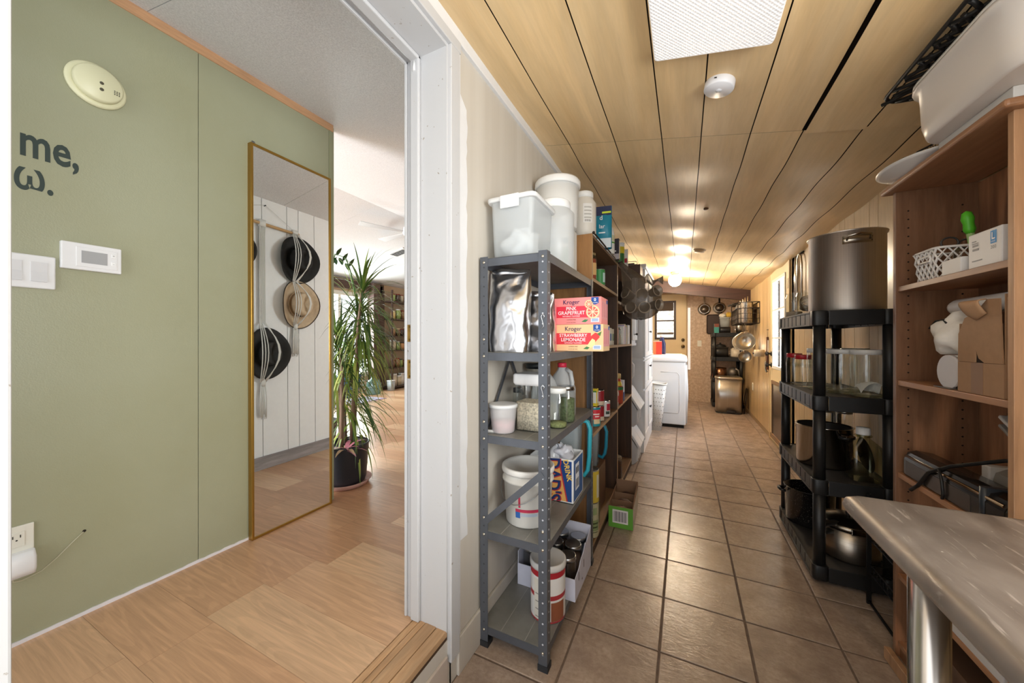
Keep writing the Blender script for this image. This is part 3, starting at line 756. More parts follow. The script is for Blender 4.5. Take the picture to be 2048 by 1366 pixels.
def jar_small(x, y, z, r, h_, c, lid, label, kind=0):
    t = thing('storage_jar', label, 'jar', (x, y, z), group='jars on the far dark shelf')
    if kind == 0:
        obj('glass_body', MB().lathe([(r, 0), (r, h_ * 0.78), (r * 0.8, h_ * 0.86), (r * 0.8, h_ * 0.92)], 12), mat(c, 0.25, coat=0.6), t)
        obj('lid', MB().lathe([(r * 0.86, h_ * 0.9), (r * 0.86, h_)], 12), mat(lid, 0.4), t)
    else:
        obj('tub_body', MB().rrect(r * 2, r * 2, 0, h_ * 0.85, 0.012), mat(c, 0.35), t)
        obj('lid', MB().rrect(r * 2.1, r * 2.1, h_ * 0.85, h_, 0.012), mat('#e4e4e6', 0.4), t)
    return t
ordn = ['first', 'second', 'third', 'fourth', 'fifth', 'sixth', 'seventh', 'eighth']
lvn = ['bottom', 'second', 'third', 'fourth', 'fifth', 'top']
cn = {'#8c6a4a': 'brown', '#c2a46a': 'tan', '#6b4a38': 'dark brown', '#d9cdb8': 'cream', '#a33b2c': 'red', '#8a9a58': 'green', '#4a3a32': 'near-black', '#c8b9a0': 'beige', '#b07f50': 'caramel'}
for li, z in enumerate(LV):
    y = 0.10; k = 0
    while y < J1 - J0 - 0.12 and k < 6:
        r = rj.uniform(0.042, 0.062) ; h_ = rj.uniform(0.14, 0.22) if li < 5 else rj.uniform(0.12, 0.17)
        if li == 0: h_ = rj.uniform(0.2, 0.27)
        c = rj.choice(fills) if li not in (0,) else rj.choice(['#d9cdb8', '#a33b2c', '#c8b9a0', '#e2ddd2', '#d9cdb8'])
        kd = 1 if (li in (0, 2) and rj.random() < 0.6) else 0
        jar_small(JX + 0.165 - (0 if k % 2 else 0.02), J0 + y + r, ZF + z + 0.0005, r, h_, c, rj.choice(lids), '%s %s, %s from left on the %s board of the far shelf' % (cn.get(c, 'pale'), ('storage jar', 'lidded tub')[kd], ordn[k], lvn[li]), kd)
        y += r * 2 + rj.uniform(0.008, 0.03); k += 1
# things on the floor by the window
t = thing('plastic_bin', 'small clear plastic bin on the floor by the jar shelf', 'bin', (-5.25, 5.28, ZF))
obj('body', MB().rrect(0.10, 0.10, 0, 0.19, 0.012, w1=0.12, d1=0.12), frosted('#c9cfd4', 0.35), t)
obj('lid', MB().rrect(0.126, 0.126, 0.19, 0.205, 0.012), mat('#e4e6e8', 0.4), t)
t = thing('glass_jug', 'large greenish glass jug on the floor by the far window', 'jug', (-5.2, 4.80, ZF))
obj('body', MB().lathe([(0.11, 0), (0.13, 0.03), (0.13, 0.2), (0.1, 0.26), (0.05, 0.29), (0.05, 0.33)], 24, cap1=False), mat('#8fb3ab', 0.08, trans=0.6), t)
t = thing('blue_pot_plant', 'broad-leaved plant in a blue pot under the far window', 'plant', (-5.3, 4.35, ZF))
obj('pot', MB().lathe([(0.13, 0), (0.19, 0.36), (0.2, 0.4), (0.18, 0.4), (0.16, 0.34), (0.0, 0.34)], 28, cap1=False), mat('#2f5a8a', 0.35), t)
rr = random.Random(2)
for i in range(26):
    az = rr.uniform(0, 2 * PI); el = rr.uniform(0.2, 1.3); mb = MB()
    leaf_blade(mb, (rr.uniform(-0.05, 0.05), rr.uniform(-0.05, 0.05), 0.34 + rr.uniform(-0.005, 0.5) * (i > 8)), (math.cos(az) * math.cos(el), math.sin(az) * math.cos(el), math.sin(el)), rr.uniform(0.25, 0.4), rr.uniform(0.09, 0.13), 1.2, 0, 5)
    obj('leaf', mb, (mat('#5d9a3c', 0.35), mat('#4c8a4a', 0.35), mat('#86b83f', 0.35))[i % 3], t)
obj('stem', MB().tube([(0, 0, 0.33), (0.01, 0.0, 0.9)], 0.012, 6), mat('#4c6a34', 0.5), t)
t = thing('window_plant', 'bushy dark plant in a grey pot left of the blue pot', 'plant', (-5.25, 3.85, ZF))
obj('pot', MB().lathe([(0.12, 0), (0.16, 0.3), (0.15, 0.3), (0.0, 0.27)], 24, cap1=False), mat('#6d737a', 0.5), t)
for k in range(4):
    obj('stem', MB().tube([(0, 0, 0.27), (0.05 * math.cos(k * 1.6), 0.08 * math.sin(k * 1.6), 0.8), (0.1 * math.cos(k * 1.6), 0.16 * math.sin(k * 1.6), 1.3)], 0.008, 6), mat('#5a4a34', 0.7), t)
mb = MB()
for i in range(240):
    az = rr.uniform(0, 2 * PI); el = rr.uniform(-0.3, 1.0); k = i % 4; f = rr.uniform(0.3, 1)
    leaf_blade(mb, (0.1 * f * math.cos(k * 1.6), 0.16 * f * math.sin(k * 1.6), 0.27 + 1.03 * f), (math.cos(az) * math.cos(el), math.sin(az) * math.cos(el), math.sin(el)), rr.uniform(0.12, 0.24), 0.04, 1.6, i % 2, 4)
obj('leaf_crown', mb, [mat('#4a6b3a', 0.4), mat('#3a5a48', 0.4)], t, kind='stuff')
t = thing('area_rug', 'flat woven rug with pale blue and plum stripes on the living room floor', 'rug', (-4.9, 3.9, ZF))
obj('weave', MB().box(-0.15, 0.3, -0.9, 0.62, 0.0, 0.008), mat('#b9b3c0', 0.9, var=0.15, vs_=60), t)
for a in (0.28, 0.20, 0.08, -0.06):
    obj('stripe', MB().box(a - 0.015, a + 0.015, -0.9, 0.62, 0.008, 0.0092), mat('#7d4a66' if a > 0.25 else '#8d93b5', 0.9), t)
# ================================================================== GENERIC CONTAINERS
GL = glass('#f8faf9', 0.985)
GLG = glass('#eceedd', 0.95)
def jar(nm, label, cat, loc, r, h, lid=None, lidh=0.018, fill=None, fh=0.6, neck=0.82, g=None, group=None, n=24, shoulder=0.80, lidr=None, fillvar=0.0, square=False, fbmp=0.0):
    t = thing(nm, label, cat, loc, group=group)
    g = g or GL
    rn = r * neck; th = 0.0025
    prof = [(r * 0.9, 0.0), (r, 0.006), (r, h * shoulder), (rn, h * (shoulder + (1 - shoulder) * 0.55)), (rn, h)]
    if square:
        rg = [rring(2 * a, 2 * a, a * 0.35, (0, 0, 0), z, 4) for a, z in prof[:3]] + [rring(2 * rn, 2 * rn, rn * 0.98, (0, 0, 0), z, 4) for z in (prof[3][1], h)]
        obj('body', MB().rings(rg, 0, True, True, False), g, t)
    else:
        obj('body', MB().lathe(prof, n, cap1=False), g, t)
    if fill:
        a = r - th * 1.6; zf = h * shoulder * fh
        if square: mb = MB().rrect(2 * a, 2 * a, 0.004, zf, a * 0.33, k=4)
        else: mb = MB().lathe([(a * 0.9, 0.003), (a, 0.008), (a, zf), (0, zf + 0.004)], n, cap1=False)
        obj('contents', mb, mat(fill, 0.8, var=fillvar, vs_=110, bmp=fbmp, bs=140), t)
    if lid:
        rl = lidr or rn * 1.06
        obj('lid', MB().lathe([(rl, h - lidh * 0.65), (rl, h + lidh * 0.25), (rl * 0.95, h + lidh * 0.35), (rl * 0.85, h + lidh * 0.3), (0, h + lidh * 0.3)], n, cap1=False), mat(*(lid if isinstance(lid, tuple) else (lid, 0.4))), t)
    return t
def can(nm, label, loc, r, h, bands, group=None, top='#b5b7ba', cat='can', n=24):
    t = thing(nm, label, cat, loc, group=group)
    obj('tin', MB().lathe([(r * 0.97, 0), (r, 0.003), (r, h - 0.003), (r * 0.97, h), (r * 0.93, h - 0.003), (0, h - 0.004)], n, cap1=False), mat(top, 0.3, 0.9), t)
    for z0, z1, c in bands:
        obj('label_band', MB().lathe([(r + 0.0006, z0 * h), (r + 0.0006, z1 * h)], n, cap0=False, cap1=False), mat(c, 0.45), t)
    return t
def carton(nm, label, loc, w, d, h, col, cat='box', rz=0, bevel=0.0015):
    t = thing(nm, label, cat, loc, rz)
    obj('carton', MB().box(-w / 2, w / 2, -d / 2, d / 2, 0, h), mat(col, 0.5), t, bevel=bevel)
    return t
def patch(t, x0, x1, z0, z1, y, col, nm='print', rough=0.45):   # flat print on a face looking to -Y
    return obj(nm, MB().box(x0, x1, y - 0.0004, y, z0, z1), mat(col, rough), t)
def patchx(t, y0, y1, z0, z1, x, col, nm='print', rough=0.45):  # flat print on a face looking to +X
    return obj(nm, MB().box(x, x + 0.0004, y0, y1, z0, z1), mat(col, rough), t)

# ================================================================== GREY STEEL SHELF
MX0, MX1, MY0, MY1 = -0.724, -0.444, 1.20, 1.912
LZ = [0.082, 0.455, 0.830, 1.153, 1.520]
steel = mat('#5a5e66', 0.38, 0.35, var=0.08, vs_=20)
dusty = mat('#85847f', 0.45, 0.2, var=0.16, vs_=9)
t = thing('steel_shelf', 'grey bolted steel shelf unit beside the white door casing', 'shelf', (0, 0, 0))
for x, sx_ in ((MX0, 1), (MX1, -1)):
    for y, sy_ in ((MY0, 1), (MY1, -1)):
        mb = MB()
        mb.box(min(x, x + sx_ * 0.034), max(x, x + sx_ * 0.034), min(y, y + sy_ * 0.002), max(y, y + sy_ * 0.002), 0.012, 1.526)
        mb.box(min(x, x + sx_ * 0.002), max(x, x + sx_ * 0.002), min(y + sy_ * 0.002, y + sy_ * 0.034), max(y + sy_ * 0.002, y + sy_ * 0.034), 0.012, 1.526)
        p_ = obj('post', mb, steel, t)
        obj('foot', MB().box(min(x - sx_ * 0.003, x + sx_ * 0.036), max(x - sx_ * 0.003, x + sx_ * 0.036), min(y - sy_ * 0.003, y + sy_ * 0.036), max(y - sy_ * 0.003, y + sy_ * 0.036), 0, 0.022), mat('#26282c', 0.6), p_)
        hb = MB()
        z = 0.06
        while z < 1.5:
            if sy_ > 0: hb.cyl((x + sx_ * 0.017, y - 0.0004, z), (x + sx_ * 0.017, y + 0.0004, z), 0.0034, 8)
            if sx_ < 0: hb.cyl((x + 0.0004, y + sy_ * 0.018, z), (x - 0.0004, y + sy_ * 0.018, z), 0.0034, 8)
            z += 0.0375
        if hb.v: obj('hole_row', hb, mat('#b9bcc4' if x == MX1 else '#3a3c40', 0.5), p_, kind='stuff')
for k, z in enumerate(LZ):
    mb = MB().box(MX0 + 0.002, MX1 - 0.002, MY0 + 0.002, MY1 - 0.002, z - 0.002, z)
    sh = obj('shelf_board', mb, dusty, t)
    for a in ((MX0 + 0.002, MX1 - 0.002, MY0 + 0.002, MY0 + 0.004), (MX0 + 0.002, MX1 - 0.002, MY1 - 0.004, MY1 - 0.002), (MX0 + 0.002, MX0 + 0.004, MY0 + 0.004, MY1 - 0.004), (MX1 - 0.004, MX1 - 0.002, MY0 + 0.004, MY1 - 0.004)):
        obj('lip', MB().box(*a, z - 0.032, z - 0.001), steel, sh)
    rb = MB()
    for xx in (MX0 + 0.09, MX0 + 0.19):
        rb.box(xx - 0.0015, xx + 0.0015, MY0 + 0.004, MY1 - 0.004, z - 0.0005, z + 0.0007)
    obj('rib', rb, mat('#97958f', 0.5), sh)
    for x in (MX0 + 0.017, MX1 - 0.017):
        for dz in ((-0.016,) if k in (0, 4) else (-0.016, 0.05)):
            obj('bolt', MB().lathe([(0.0055, 0), (0.0055, 0.002), (0.002, 0.004)], 10), mat('#c9c2b4', 0.3, 0.9), t, (x, MY0, z + dz), (R(90), 0, 0))
obj('brace', MB().prism([(MX0 + 0.025, 0.476), (MX1 - 0.009, 0.706), (MX1 - 0.025, 0.724), (MX0 + 0.009, 0.494)], MY0 - 0.003, MY0 - 0.001, 'y'), steel, t)
obj('brace', MB().prism([(MY0 + 0.05, 0.845), (MY0 + 0.07, 0.845), (MY0 + 0.27, 1.12), (MY0 + 0.25, 1.12)], MX0 + 0.003, MX0 + 0.005, 'x'), steel, t)
obj('brace', MB().prism([(MY0 + 0.25, 1.12), (MY0 + 0.27, 1.12), (MY0 + 0.41, 0.93), (MY0 + 0.39, 0.93)], MX0 + 0.0055, MX0 + 0.0075, 'x'), steel, t)
for z in (1.275, 1.02):
    hk = [(MX1 - 0.012, MY0 - 0.006, z), (MX1 - 0.008, MY0 - 0.008, z + 0.012), (MX1 - 0.014, MY0 - 0.008, z + 0.02), (MX1 - 0.02, MY0 - 0.008, z + 0.01), (MX1 - 0.010, MY0 - 0.008, z - 0.025), (MX1 - 0.02, MY0 - 0.008, z - 0.035)]
    obj('wire_hook', MB().tube(hk, 0.0013, 5), mat('#d0d2d4', 0.25, 0.9), t)

# ---- top of the steel shelf
t = thing('clear_bin', 'frosted clear plastic bin with latched lid at the front of the steel shelf top', 'bin', (-0.605, 1.345, LZ[4] + 0.001))
fz = frosted('#e3e7e9', 0.55)
obj('body', MB().rrect(0.17, 0.21, 0, 0.225, 0.02, w1=0.185, d1=0.225, cap1=False), fz, t)
obj('lid', MB().rings([rring(0.205, 0.245, 0.022, (0, 0, 0), 0.222), rring(0.21, 0.25, 0.022, (0, 0, 0), 0.228), rring(0.21, 0.25, 0.022, (0, 0, 0), 0.238), rring(0.18, 0.22, 0.022, (0, 0, 0), 0.246)]), frosted('#eef0f2', 0.25), t)
obj('latch', MB().box(-0.04, 0.04, -0.13, -0.122, 0.19, 0.24), frosted('#eef0f2', 0.2), t, bevel=0.003)
t = thing('plastic_bag_in_bin', 'white crumpled bag inside the clear bin', 'bag', (-0.605, 1.345, LZ[4] + 0.004))
rr = random.Random(4)
def blob(t, nm, rx, ry, rz_, c, m, amp=0.15, seed=1, n=20, k=12, flatb=True):
    q = random.Random(seed); ph = [(q.uniform(2, 5), q.uniform(0, 6), q.uniform(2, 5), q.uniform(0, 6)) for _ in range(4)]
    rg = []
    for j in range(1, k):
        th = PI * j / k; ring = []
        for i in range(n):
            a = 2 * PI * i / n
            f = 1 + amp * sum(math.sin(p[0] * a + p[1]) * math.sin(p[2] * th + p[3]) for p in ph) / 2
            z = -math.cos(th) * f
            if flatb: z = max(z, -0.86)
            ring.append((c[0] + rx * math.sin(th) * math.cos(a) * f, c[1] + ry * math.sin(th) * math.sin(a) * f, c[2] + rz_ * z))
        rg.append(ring)
    return obj(nm, MB().rings(rg, 0, True), m, t)
blob(t, 'film', 0.07, 0.085, 0.07, (0, 0, 0.062), mat('#eceff1', 0.35), 0.25, 3)
jar('clear_jar', 'large frosted plastic jar with ribbed white lid beside the clear bin', 'jar', (-0.556, 1.60, LZ[4] + 0.001), 0.094, 0.315, ('#ececec', 0.4), 0.04, None, g=frosted('#e9ecee', 0.45), shoulder=0.86, neck=0.76)
t = thing('label_carton', 'pale carton with green and pink print between the bin and the frosted jar', 'box', (-0.618, 1.812, LZ[4] + 0.001))
obj('carton', MB().box(-0.09, 0.09, -0.08, 0.08, 0, 0.262), mat('#dcdcd6', 0.5), t, bevel=0.002)
for z0, z1, c in ((0.02, 0.06, '#c85a78'), (0.07, 0.15, '#5d9a4a'), (0.17, 0.2, '#2e6f7a')): patch(t, -0.09, 0.09, z0, z1, -0.0802, c)
t = thing('white_bucket', 'round white lidded bucket stacked highest on the steel shelf, below the ceiling', 'bucket', (-0.608, 1.802, LZ[4] + 0.264))
obj('body', MB().lathe([(0.098, 0), (0.102, 0.004), (0.112, 0.225)], 36), mat('#e3e4e3', 0.4), t)
obj('lid', MB().lathe([(0.118, 0.215), (0.121, 0.225), (0.12, 0.245), (0.112, 0.256), (0.10, 0.252), (0, 0.252)], 36, cap1=False), mat('#e6e6e5', 0.4), t)

# ---- second board: foil bags and drink boxes
def foil_mat():
    m, n, l, p = nt('crumpled_foil')
    p.inputs['Base Color'].default_value = (*hx('#d3d3d6'), 1); p.inputs['Metallic'].default_value = 1; p.inputs['Roughness'].default_value = 0.26
    v = coords(n, l)
    vo = n.new('ShaderNodeTexVoronoi'); vo.inputs['Scale'].default_value = 11; vo.feature = 'SMOOTH_F1'; vo.inputs['Smoothness'].default_value = 0.6
    nz = n.new('ShaderNodeTexNoise'); nz.inputs['Scale'].default_value = 9; l.new(v, nz.inputs['Vector'])
    ad = n.new('ShaderNodeVectorMath'); ad.operation = 'MULTIPLY_ADD'; l.new(nz.outputs['Color'], ad.inputs[0]); ad.inputs[1].default_value = (0.12, 0.12, 0.12); l.new(v, ad.inputs[2])
    l.new(ad.outputs[0], vo.inputs['Vector'])
    bump(n, l, p, vo.outputs['Distance'], 0.75, 0.02)
    return m
M_FOIL = foil_mat()
def foil_bag(label, loc, w, h, d, seed, rz=0, lean=0.0, group='silver foil bags'):
    t = thing('foil_bag', label, 'bag', loc, rz, group=group)
    q = random.Random(seed); fs = [(q.uniform(4, 14), q.uniform(0, 6), q.uniform(4, 14), q.uniform(0, 6), q.uniform(-1, 1)) for _ in range(9)]
    def cr(u, v): return sum(math.sin(a * u + b + k * 3 * v) * math.sin(c * v + e) for a, b, c, e, k in fs) / 9
    nu, nv = 18, 22
    for s_ in (1,):
        def f(u, v):
            a = 2 * PI * u
            taper = min(1, (1 - v) * 3.2) if v > 0.69 else 1
            th = d / 2 * (taper ** 0.8) * (0.85 + 0.15 * math.sin(PI * v)) + 0.003
            ww = w / 2 * (1 + 0.05 * cr(u, v)) * (1 + 0.06 * v)
            ex = 0.55
            c_, s2 = math.cos(a), math.sin(a)
            x = ww * math.copysign(abs(c_) ** ex, c_); y = th * math.copysign(abs(s2) ** 0.8, s2) * (1 + 0.5 * cr(u * 2, v * 1.3))
            return (x, y + lean * v * v - 0.02 * v * cr(v, v), h * v * (1 + 0.02 * math.cos(2 * a)))
        mb = MB().grid(f, 44, nv)
        ring0 = [f(i / 44, 0) for i in range(44)]
        mb.add(ring0, [tuple(reversed(range(44)))])
        obj('pouch', mb, M_FOIL, t)
    obj('seal', MB().grid(lambda u, v: (-w * 0.5 + w * u, lean + 0.004 * math.sin(u * 9 + seed), h - 0.012 + 0.028 * v + 0.006 * math.sin(u * 5)), 14, 2), mat('#dcdde0', 0.25, 1.0), t, solid=0.001)
    return t
foil_bag('large dull silver foil bag at the front left of the steel shelf', (-0.630, 1.272, LZ[3] + 0.001), 0.165, 0.315, 0.082, 3, 0.08, 0.01)
foil_bag('shiny silver foil bag leaning behind the steel post, below the clear bin', (-0.535, 1.354, LZ[3] + 0.001), 0.135, 0.225, 0.065, 8, -0.1, -0.01)
foil_bag('silver foil bag with crimped top at the back, against the drink boxes', (-0.600, 1.405 + 0.022, LZ[3] + 0.2275 + 0.0), 0.15, 0.06, 0.03, 12) if False else None
def slice_(t, x, z, r, y, c1, c2, c3):
    o = obj('fruit_slice', MB().cyl((x, y, z), (x, y - 0.0006, z), r, 20), mat(c1, 0.5), t)
    obj('fruit_pith', MB().cyl((x, y - 0.0006, z), (x, y - 0.0010, z), r * 0.88, 20), mat(c2, 0.5), o)
    mb = MB()
    for k in range(8):
        a = k * PI / 4
        mb.add([(x + 0.12 * r * math.cos(a + 0.39), y - 0.0013, z + 0.12 * r * math.sin(a + 0.39)), (x + r * 0.8 * math.cos(a + 0.08), y - 0.0013, z + r * 0.8 * math.sin(a + 0.08)), (x + r * 0.8 * math.cos(a + 0.7), y - 0.0013, z + r * 0.8 * math.sin(a + 0.7))], [(0, 1, 2)])
    obj('fruit_segments', mb, mat(c3, 0.5), o)
WH = mat('#f4eeee', 0.5); NAVY = mat('#2b2a5c', 0.5)
def drink_box(label, z, base, band, lines, ink2, fruit, x1=-0.298, sidec='#e49a9f'):
    t = thing('drink_box', label, 'box', (x1 - 0.2, 1.52, z))
    obj('carton', MB().box(-0.2, 0.2, -0.068, 0.068, 0, 0.112), mat(base, 0.45), t, bevel=0.0015)
    Y = -0.0683
    patch(t, -0.05, 0.150, 0.028, 0.076, Y, band, 'title_band')
    for k, (b, zz, sz) in enumerate(lines):
        text(b, sz, (0.078 - 0.0, Y - 0.001, zz), FY, WH, t, 'CENTER', 0.010, 0.98).location.x = 0.075
    text('Kroger', 0.026, (0.075, Y - 0.0012, 0.093), FY, NAVY, t, 'CENTER', 0.004, 0.95)
    obj('badge', MB().prism([(0.160, 0.110), (0.160, 0.085), (0.175, 0.079), (0.190, 0.085), (0.190, 0.110)], Y - 0.0006, Y, 'y'), mat('#1f4f9c', 0.5), t)
    text('0', 0.017, (0.175, Y - 0.0011, 0.099), FY, WH, t, 'CENTER', 0.02)
    text('CALORIES', 0.005, (0.175, Y - 0.0011, 0.087), FY, WH, t, 'CENTER', 0.01)
    patch(t, 0.158, 0.192, 0.008, 0.026, Y, '#d9dce6', 'fact_panel')
    patch(t, 0.162, 0.188, 0.011, 0.023, Y - 0.0004, '#9db3d4', 'fact_print')
    obj('leaf_print', MB().prism([(0.118, 0.010), (0.133, 0.020), (0.148, 0.018), (0.136, 0.008)], Y - 0.0006, Y, 'y'), mat('#3d7a4a', 0.5), t)
    text(fruit[0], 0.007, (0.075, Y - 0.0012, 0.034), FY, WH, t, 'CENTER', 0.01)
    text('CAFFEINE FREE', 0.006, (0.075, Y - 0.0011, 0.019), FY, mat('#8a5a4a', 0.5), t, 'CENTER', 0.01)
    text('8-12 FL OZ CANS', 0.005, (0.075, Y - 0.0011, 0.008), FY, mat('#8a5a4a', 0.5), t, 'CENTER', 0.01)
    patchx(t, -0.06, 0.06, 0.02, 0.095, 0.2002, sidec, 'side_print')
    for yy in (-0.04, 0.0, 0.035): patchx(t, yy - 0.004, yy + 0.004, 0.03, 0.09, 0.2006, '#c9737f', 'side_print')
    patchx(t, 0.035, 0.06, 0.09, 0.106, 0.2006, '#2b5aa5', 'side_print')
    return t, Y
t, Y = drink_box('pink grapefruit drink box on top of the strawberry one', LZ[3] + 0.1135, '#ee8f8d', '#d8354a', (('PINK', 0.0655, 0.021), ('GRAPEFRUIT', 0.0475, 0.021)), None, ('NATURALLY FLAVORED', '#e86a5a'), -0.304)
slice_(t, 0.166, 0.050, 0.028, Y, '#efc890', '#f5dfc0', '#ec6a5a'); slice_(t, 0.150, 0.082, 0.018, Y, '#efc890', '#f5dfc0', '#ee7a62'); slice_(t, 0.10, 0.03, 0.0, Y, '#efc890', '#f5dfc0', '#ee7a62') if False else None
t, Y = drink_box('strawberry lemonade drink box under the pink grapefruit one', LZ[3] + 0.001, '#ebc495', '#d63b46', (('STRAWBERRY', 0.0655, 0.0195), ('LEMONADE', 0.0475, 0.0205)), None, ('NATURALLY FLAVORED', '#e0404a'), -0.296)
obj('strawberry_print', MB().prism([(0.148, 0.030), (0.166, 0.036), (0.186, 0.058), (0.182, 0.072), (0.168, 0.077), (0.152, 0.064), (0.143, 0.046)], Y - 0.0006, Y, 'y'), mat('#d8403f', 0.5), t)
obj('strawberry_leaf', MB().prism([(0.176, 0.072), (0.194, 0.082), (0.188, 0.062)], Y - 0.0010, Y - 0.0004, 'y'), mat('#4e7a3c', 0.5), t)
obj('lemon_print', MB().prism([(0.133, 0.02), (0.15, 0.014), (0.166, 0.027), (0.168, 0.045), (0.156, 0.053), (0.144, 0.038)], Y - 0.0008, Y, 'y'), mat('#f0dca0', 0.5), t)

t = thing('water_box', 'red and purple sparkling water box standing against the drink boxes', 'box', (-0.540, 1.420, LZ[3] + 0.001), R(3))
obj('carton', MB().box(-0.05, 0.05, -0.020, 0.022, 0, 0.195), mat('#dd7d84', 0.45), t, bevel=0.0015)
patch(t, -0.05, 0.05, 0.05, 0.085, -0.0203, '#c82f45'); text('Sparkling', 0.022, (0.045, -0.021, 0.15), FY, mat('#5a2a6a', 0.5), t, 'RIGHT', 0.01); text('Water', 0.022, (0.045, -0.021, 0.125), FY, mat('#5a2a6a', 0.5), t, 'RIGHT', 0.01)
patch(t, -0.05, 0.05, 0.0, 0.03, -0.0203, '#d8c07a')

# ---- third board: jars, jugs, oats
z3 = LZ[2] + 0.001
t = thing('deli_container', 'small clear deli cup with pink contents at the front', 'container', (-0.658, 1.270, z3))
obj('cup', MB().lathe([(0.042, 0), (0.046, 0.005), (0.055, 0.105)], 28, cap1=False), frosted('#e3e1e2', 0.5), t)
obj('contents', MB().lathe([(0.041, 0.003), (0.045, 0.03), (0.046, 0.045), (0, 0.05)], 28, cap1=False), mat('#c9939b', 0.7, var=0.25, vs_=80), t)
obj('lid', MB().lathe([(0.058, 0.10), (0.059, 0.112), (0.05, 0.114), (0, 0.112)], 28, cap1=False), frosted('#eceef0', 0.25), t)
t = thing('spare_lid', 'grey-rimmed rectangular lid propped beside the deli cup', 'lid', (-0.700, 1.232, z3), rot=(R(-42), R(0), R(12)))
obj('panel', MB().rrect(0.07, 0.085, 0.0, 0.010, 0.014, (0.01, 0.036, 0)), mat('#c3c3c2', 0.4), t)
obj('gasket', MB().tube([(p[0], p[1], 0.0102) for p in rring(0.052, 0.065, 0.012, (0.01, 0.036, 0), 0)], 0.0018, 5, closed=True), mat('#5c5e60', 0.5), t)
t = thing('oat_container', 'clear square container of rolled oats with thick white lid', 'container', (-0.574, 1.368, z3))
obj('body', MB().rrect(0.108, 0.108, 0, 0.19, 0.014, cap1=False), GL, t)
obj('oats', MB().rrect(0.102, 0.102, 0.003, 0.115, 0.012), mat('#d6cab6', 0.85, var=0.45, vs_=150, bmp=1.0, bs=120), t)
obj('lid', MB().rings([rring(0.112, 0.112, 0.015, (0, 0, 0), 0.185), rring(0.125, 0.125, 0.017, (0, 0, 0), 0.195), rring(0.125, 0.125, 0.017, (0, 0, 0), 0.226), rring(0.116, 0.116, 0.016, (0, 0, 0), 0.232)]), mat('#e6e6e7', 0.35), t)
jar('spice_jar', 'slim spice jar with black lid behind the deli cup', 'jar', (-0.668, 1.43, z3), 0.022, 0.15, ('#2b2e30', 0.4), 0.02, '#9aa08c', 0.5, 0.9)
jar('black_lid_canister', 'tall clear canister with black lid behind the oats', 'canister', (-0.662, 1.635, z3), 0.052, 0.245, ('#23282a', 0.4), 0.024, '#b9a58a', 0.4, 0.95)
def milk_jug(label, loc, cap, fill, rz, h=0.25):
    t = thing('milk_jug', label, 'jug', loc, rz)
    fm = frosted('#dfe3e6', 0.5)
    obj('body', MB().rings([rring(0.10, 0.10, 0.02, (0, 0, 0), 0), rring(0.108, 0.108, 0.025, (0, 0, 0), 0.01), rring(0.108, 0.108, 0.025, (0, 0, 0), h * 0.55), rring(0.085, 0.085, 0.03, (0, 0, 0), h * 0.78), rring(0.044, 0.044, 0.0215, (0, 0, 0), h * 0.92), rring(0.04, 0.04, 0.0195, (0, 0, 0), h)], 0, True), fm, t)
    if fill: obj('contents', MB().rrect(0.10, 0.10, 0.004, h * 0.36, 0.022), mat(fill, 0.8, var=0.1), t)
    obj('cap', MB().lathe([(0.022, h - 0.008), (0.022, h + 0.012), (0.019, h + 0.014), (0, h + 0.014)], 20, cap1=False), mat(cap, 0.4), t)
    obj('handle', MB().tube([(0.028, 0, h * 0.93), (0.052, 0, h * 0.88), (0.062, 0, h * 0.68), (0.056, 0, h * 0.5)], 0.010, 8), fm, t)
milk_jug('clear plastic jug of grain with dark cap between oats and mason jars', (-0.578, 1.535, z3), '#2f3538', '#c9b596', R(165), 0.235)
milk_jug('empty clear plastic jug with red cap at the back of the jar board', (-0.538, 1.665, z3), '#cf3048', None, R(-20), 0.245)
jar('mason_jar', 'mason jar with white plastic lid holding a little dried herb', 'jar', (-0.487, 1.44, z3), 0.043, 0.16, ('#e2e4e2', 0.4), 0.022, '#7f8658', 0.16, 0.84, fillvar=0.4)
jar('mason_jar', 'mason jar with metal lid filled with dried herbs, behind the white-lidded jar', 'jar', (-0.482, 1.556, z3), 0.040, 0.155, ('#b9bbbd', 0.25, 1.0), 0.018, '#5e6a4a', 0.85, 0.86, fillvar=0.5)

# ---- fourth board: bucket, root beer box, pitcher
z4 = LZ[1] + 0.001
t = thing('handled_bucket', 'white plastic bucket with wire handle and red and blue label', 'bucket', (-0.588, 1.362, z4), R(-10))
obj('body', MB().lathe([(0.088, 0), (0.092, 0.005), (0.101, 0.17), (0.107, 0.172), (0.107, 0.18), (0.101, 0.184), (0.102, 0.215)], 40), mat('#dad8d2', 0.42), t)
obj('lid', MB().lathe([(0.108, 0.205), (0.110, 0.212), (0.109, 0.226), (0.103, 0.23), (0.098, 0.223), (0, 0.222)], 40, cap1=False), mat('#dedcd8', 0.45), t)
obj('wire_handle', MB().tube([(0.105 * math.cos(R(a)), 0.106 * math.sin(R(a)) - 0.012, 0.19 - 0.085 * math.sin(R(a * -1 - 0)) if False else 0.19 - 0.09 * abs(math.sin(R(a)))) for a in range(180, 361, 12)], 0.0016, 5), mat('#9a9c9e', 0.3, 1.0), t)
def arcp(t, nm, r, a0, a1, z0, z1, col, rt=0.0):
    n = max(2, int(abs(a1 - a0) / 6)); f = lambda z: r + rt * z
    return obj(nm, MB().rings([[(f(z) * math.cos(R(a0 + (a1 - a0) * i / n)), f(z) * math.sin(R(a0 + (a1 - a0) * i / n)), z) for i in range(n + 1)] for z in (z0, z1)], 0, True, False, False, False), mat(col, 0.45), t)
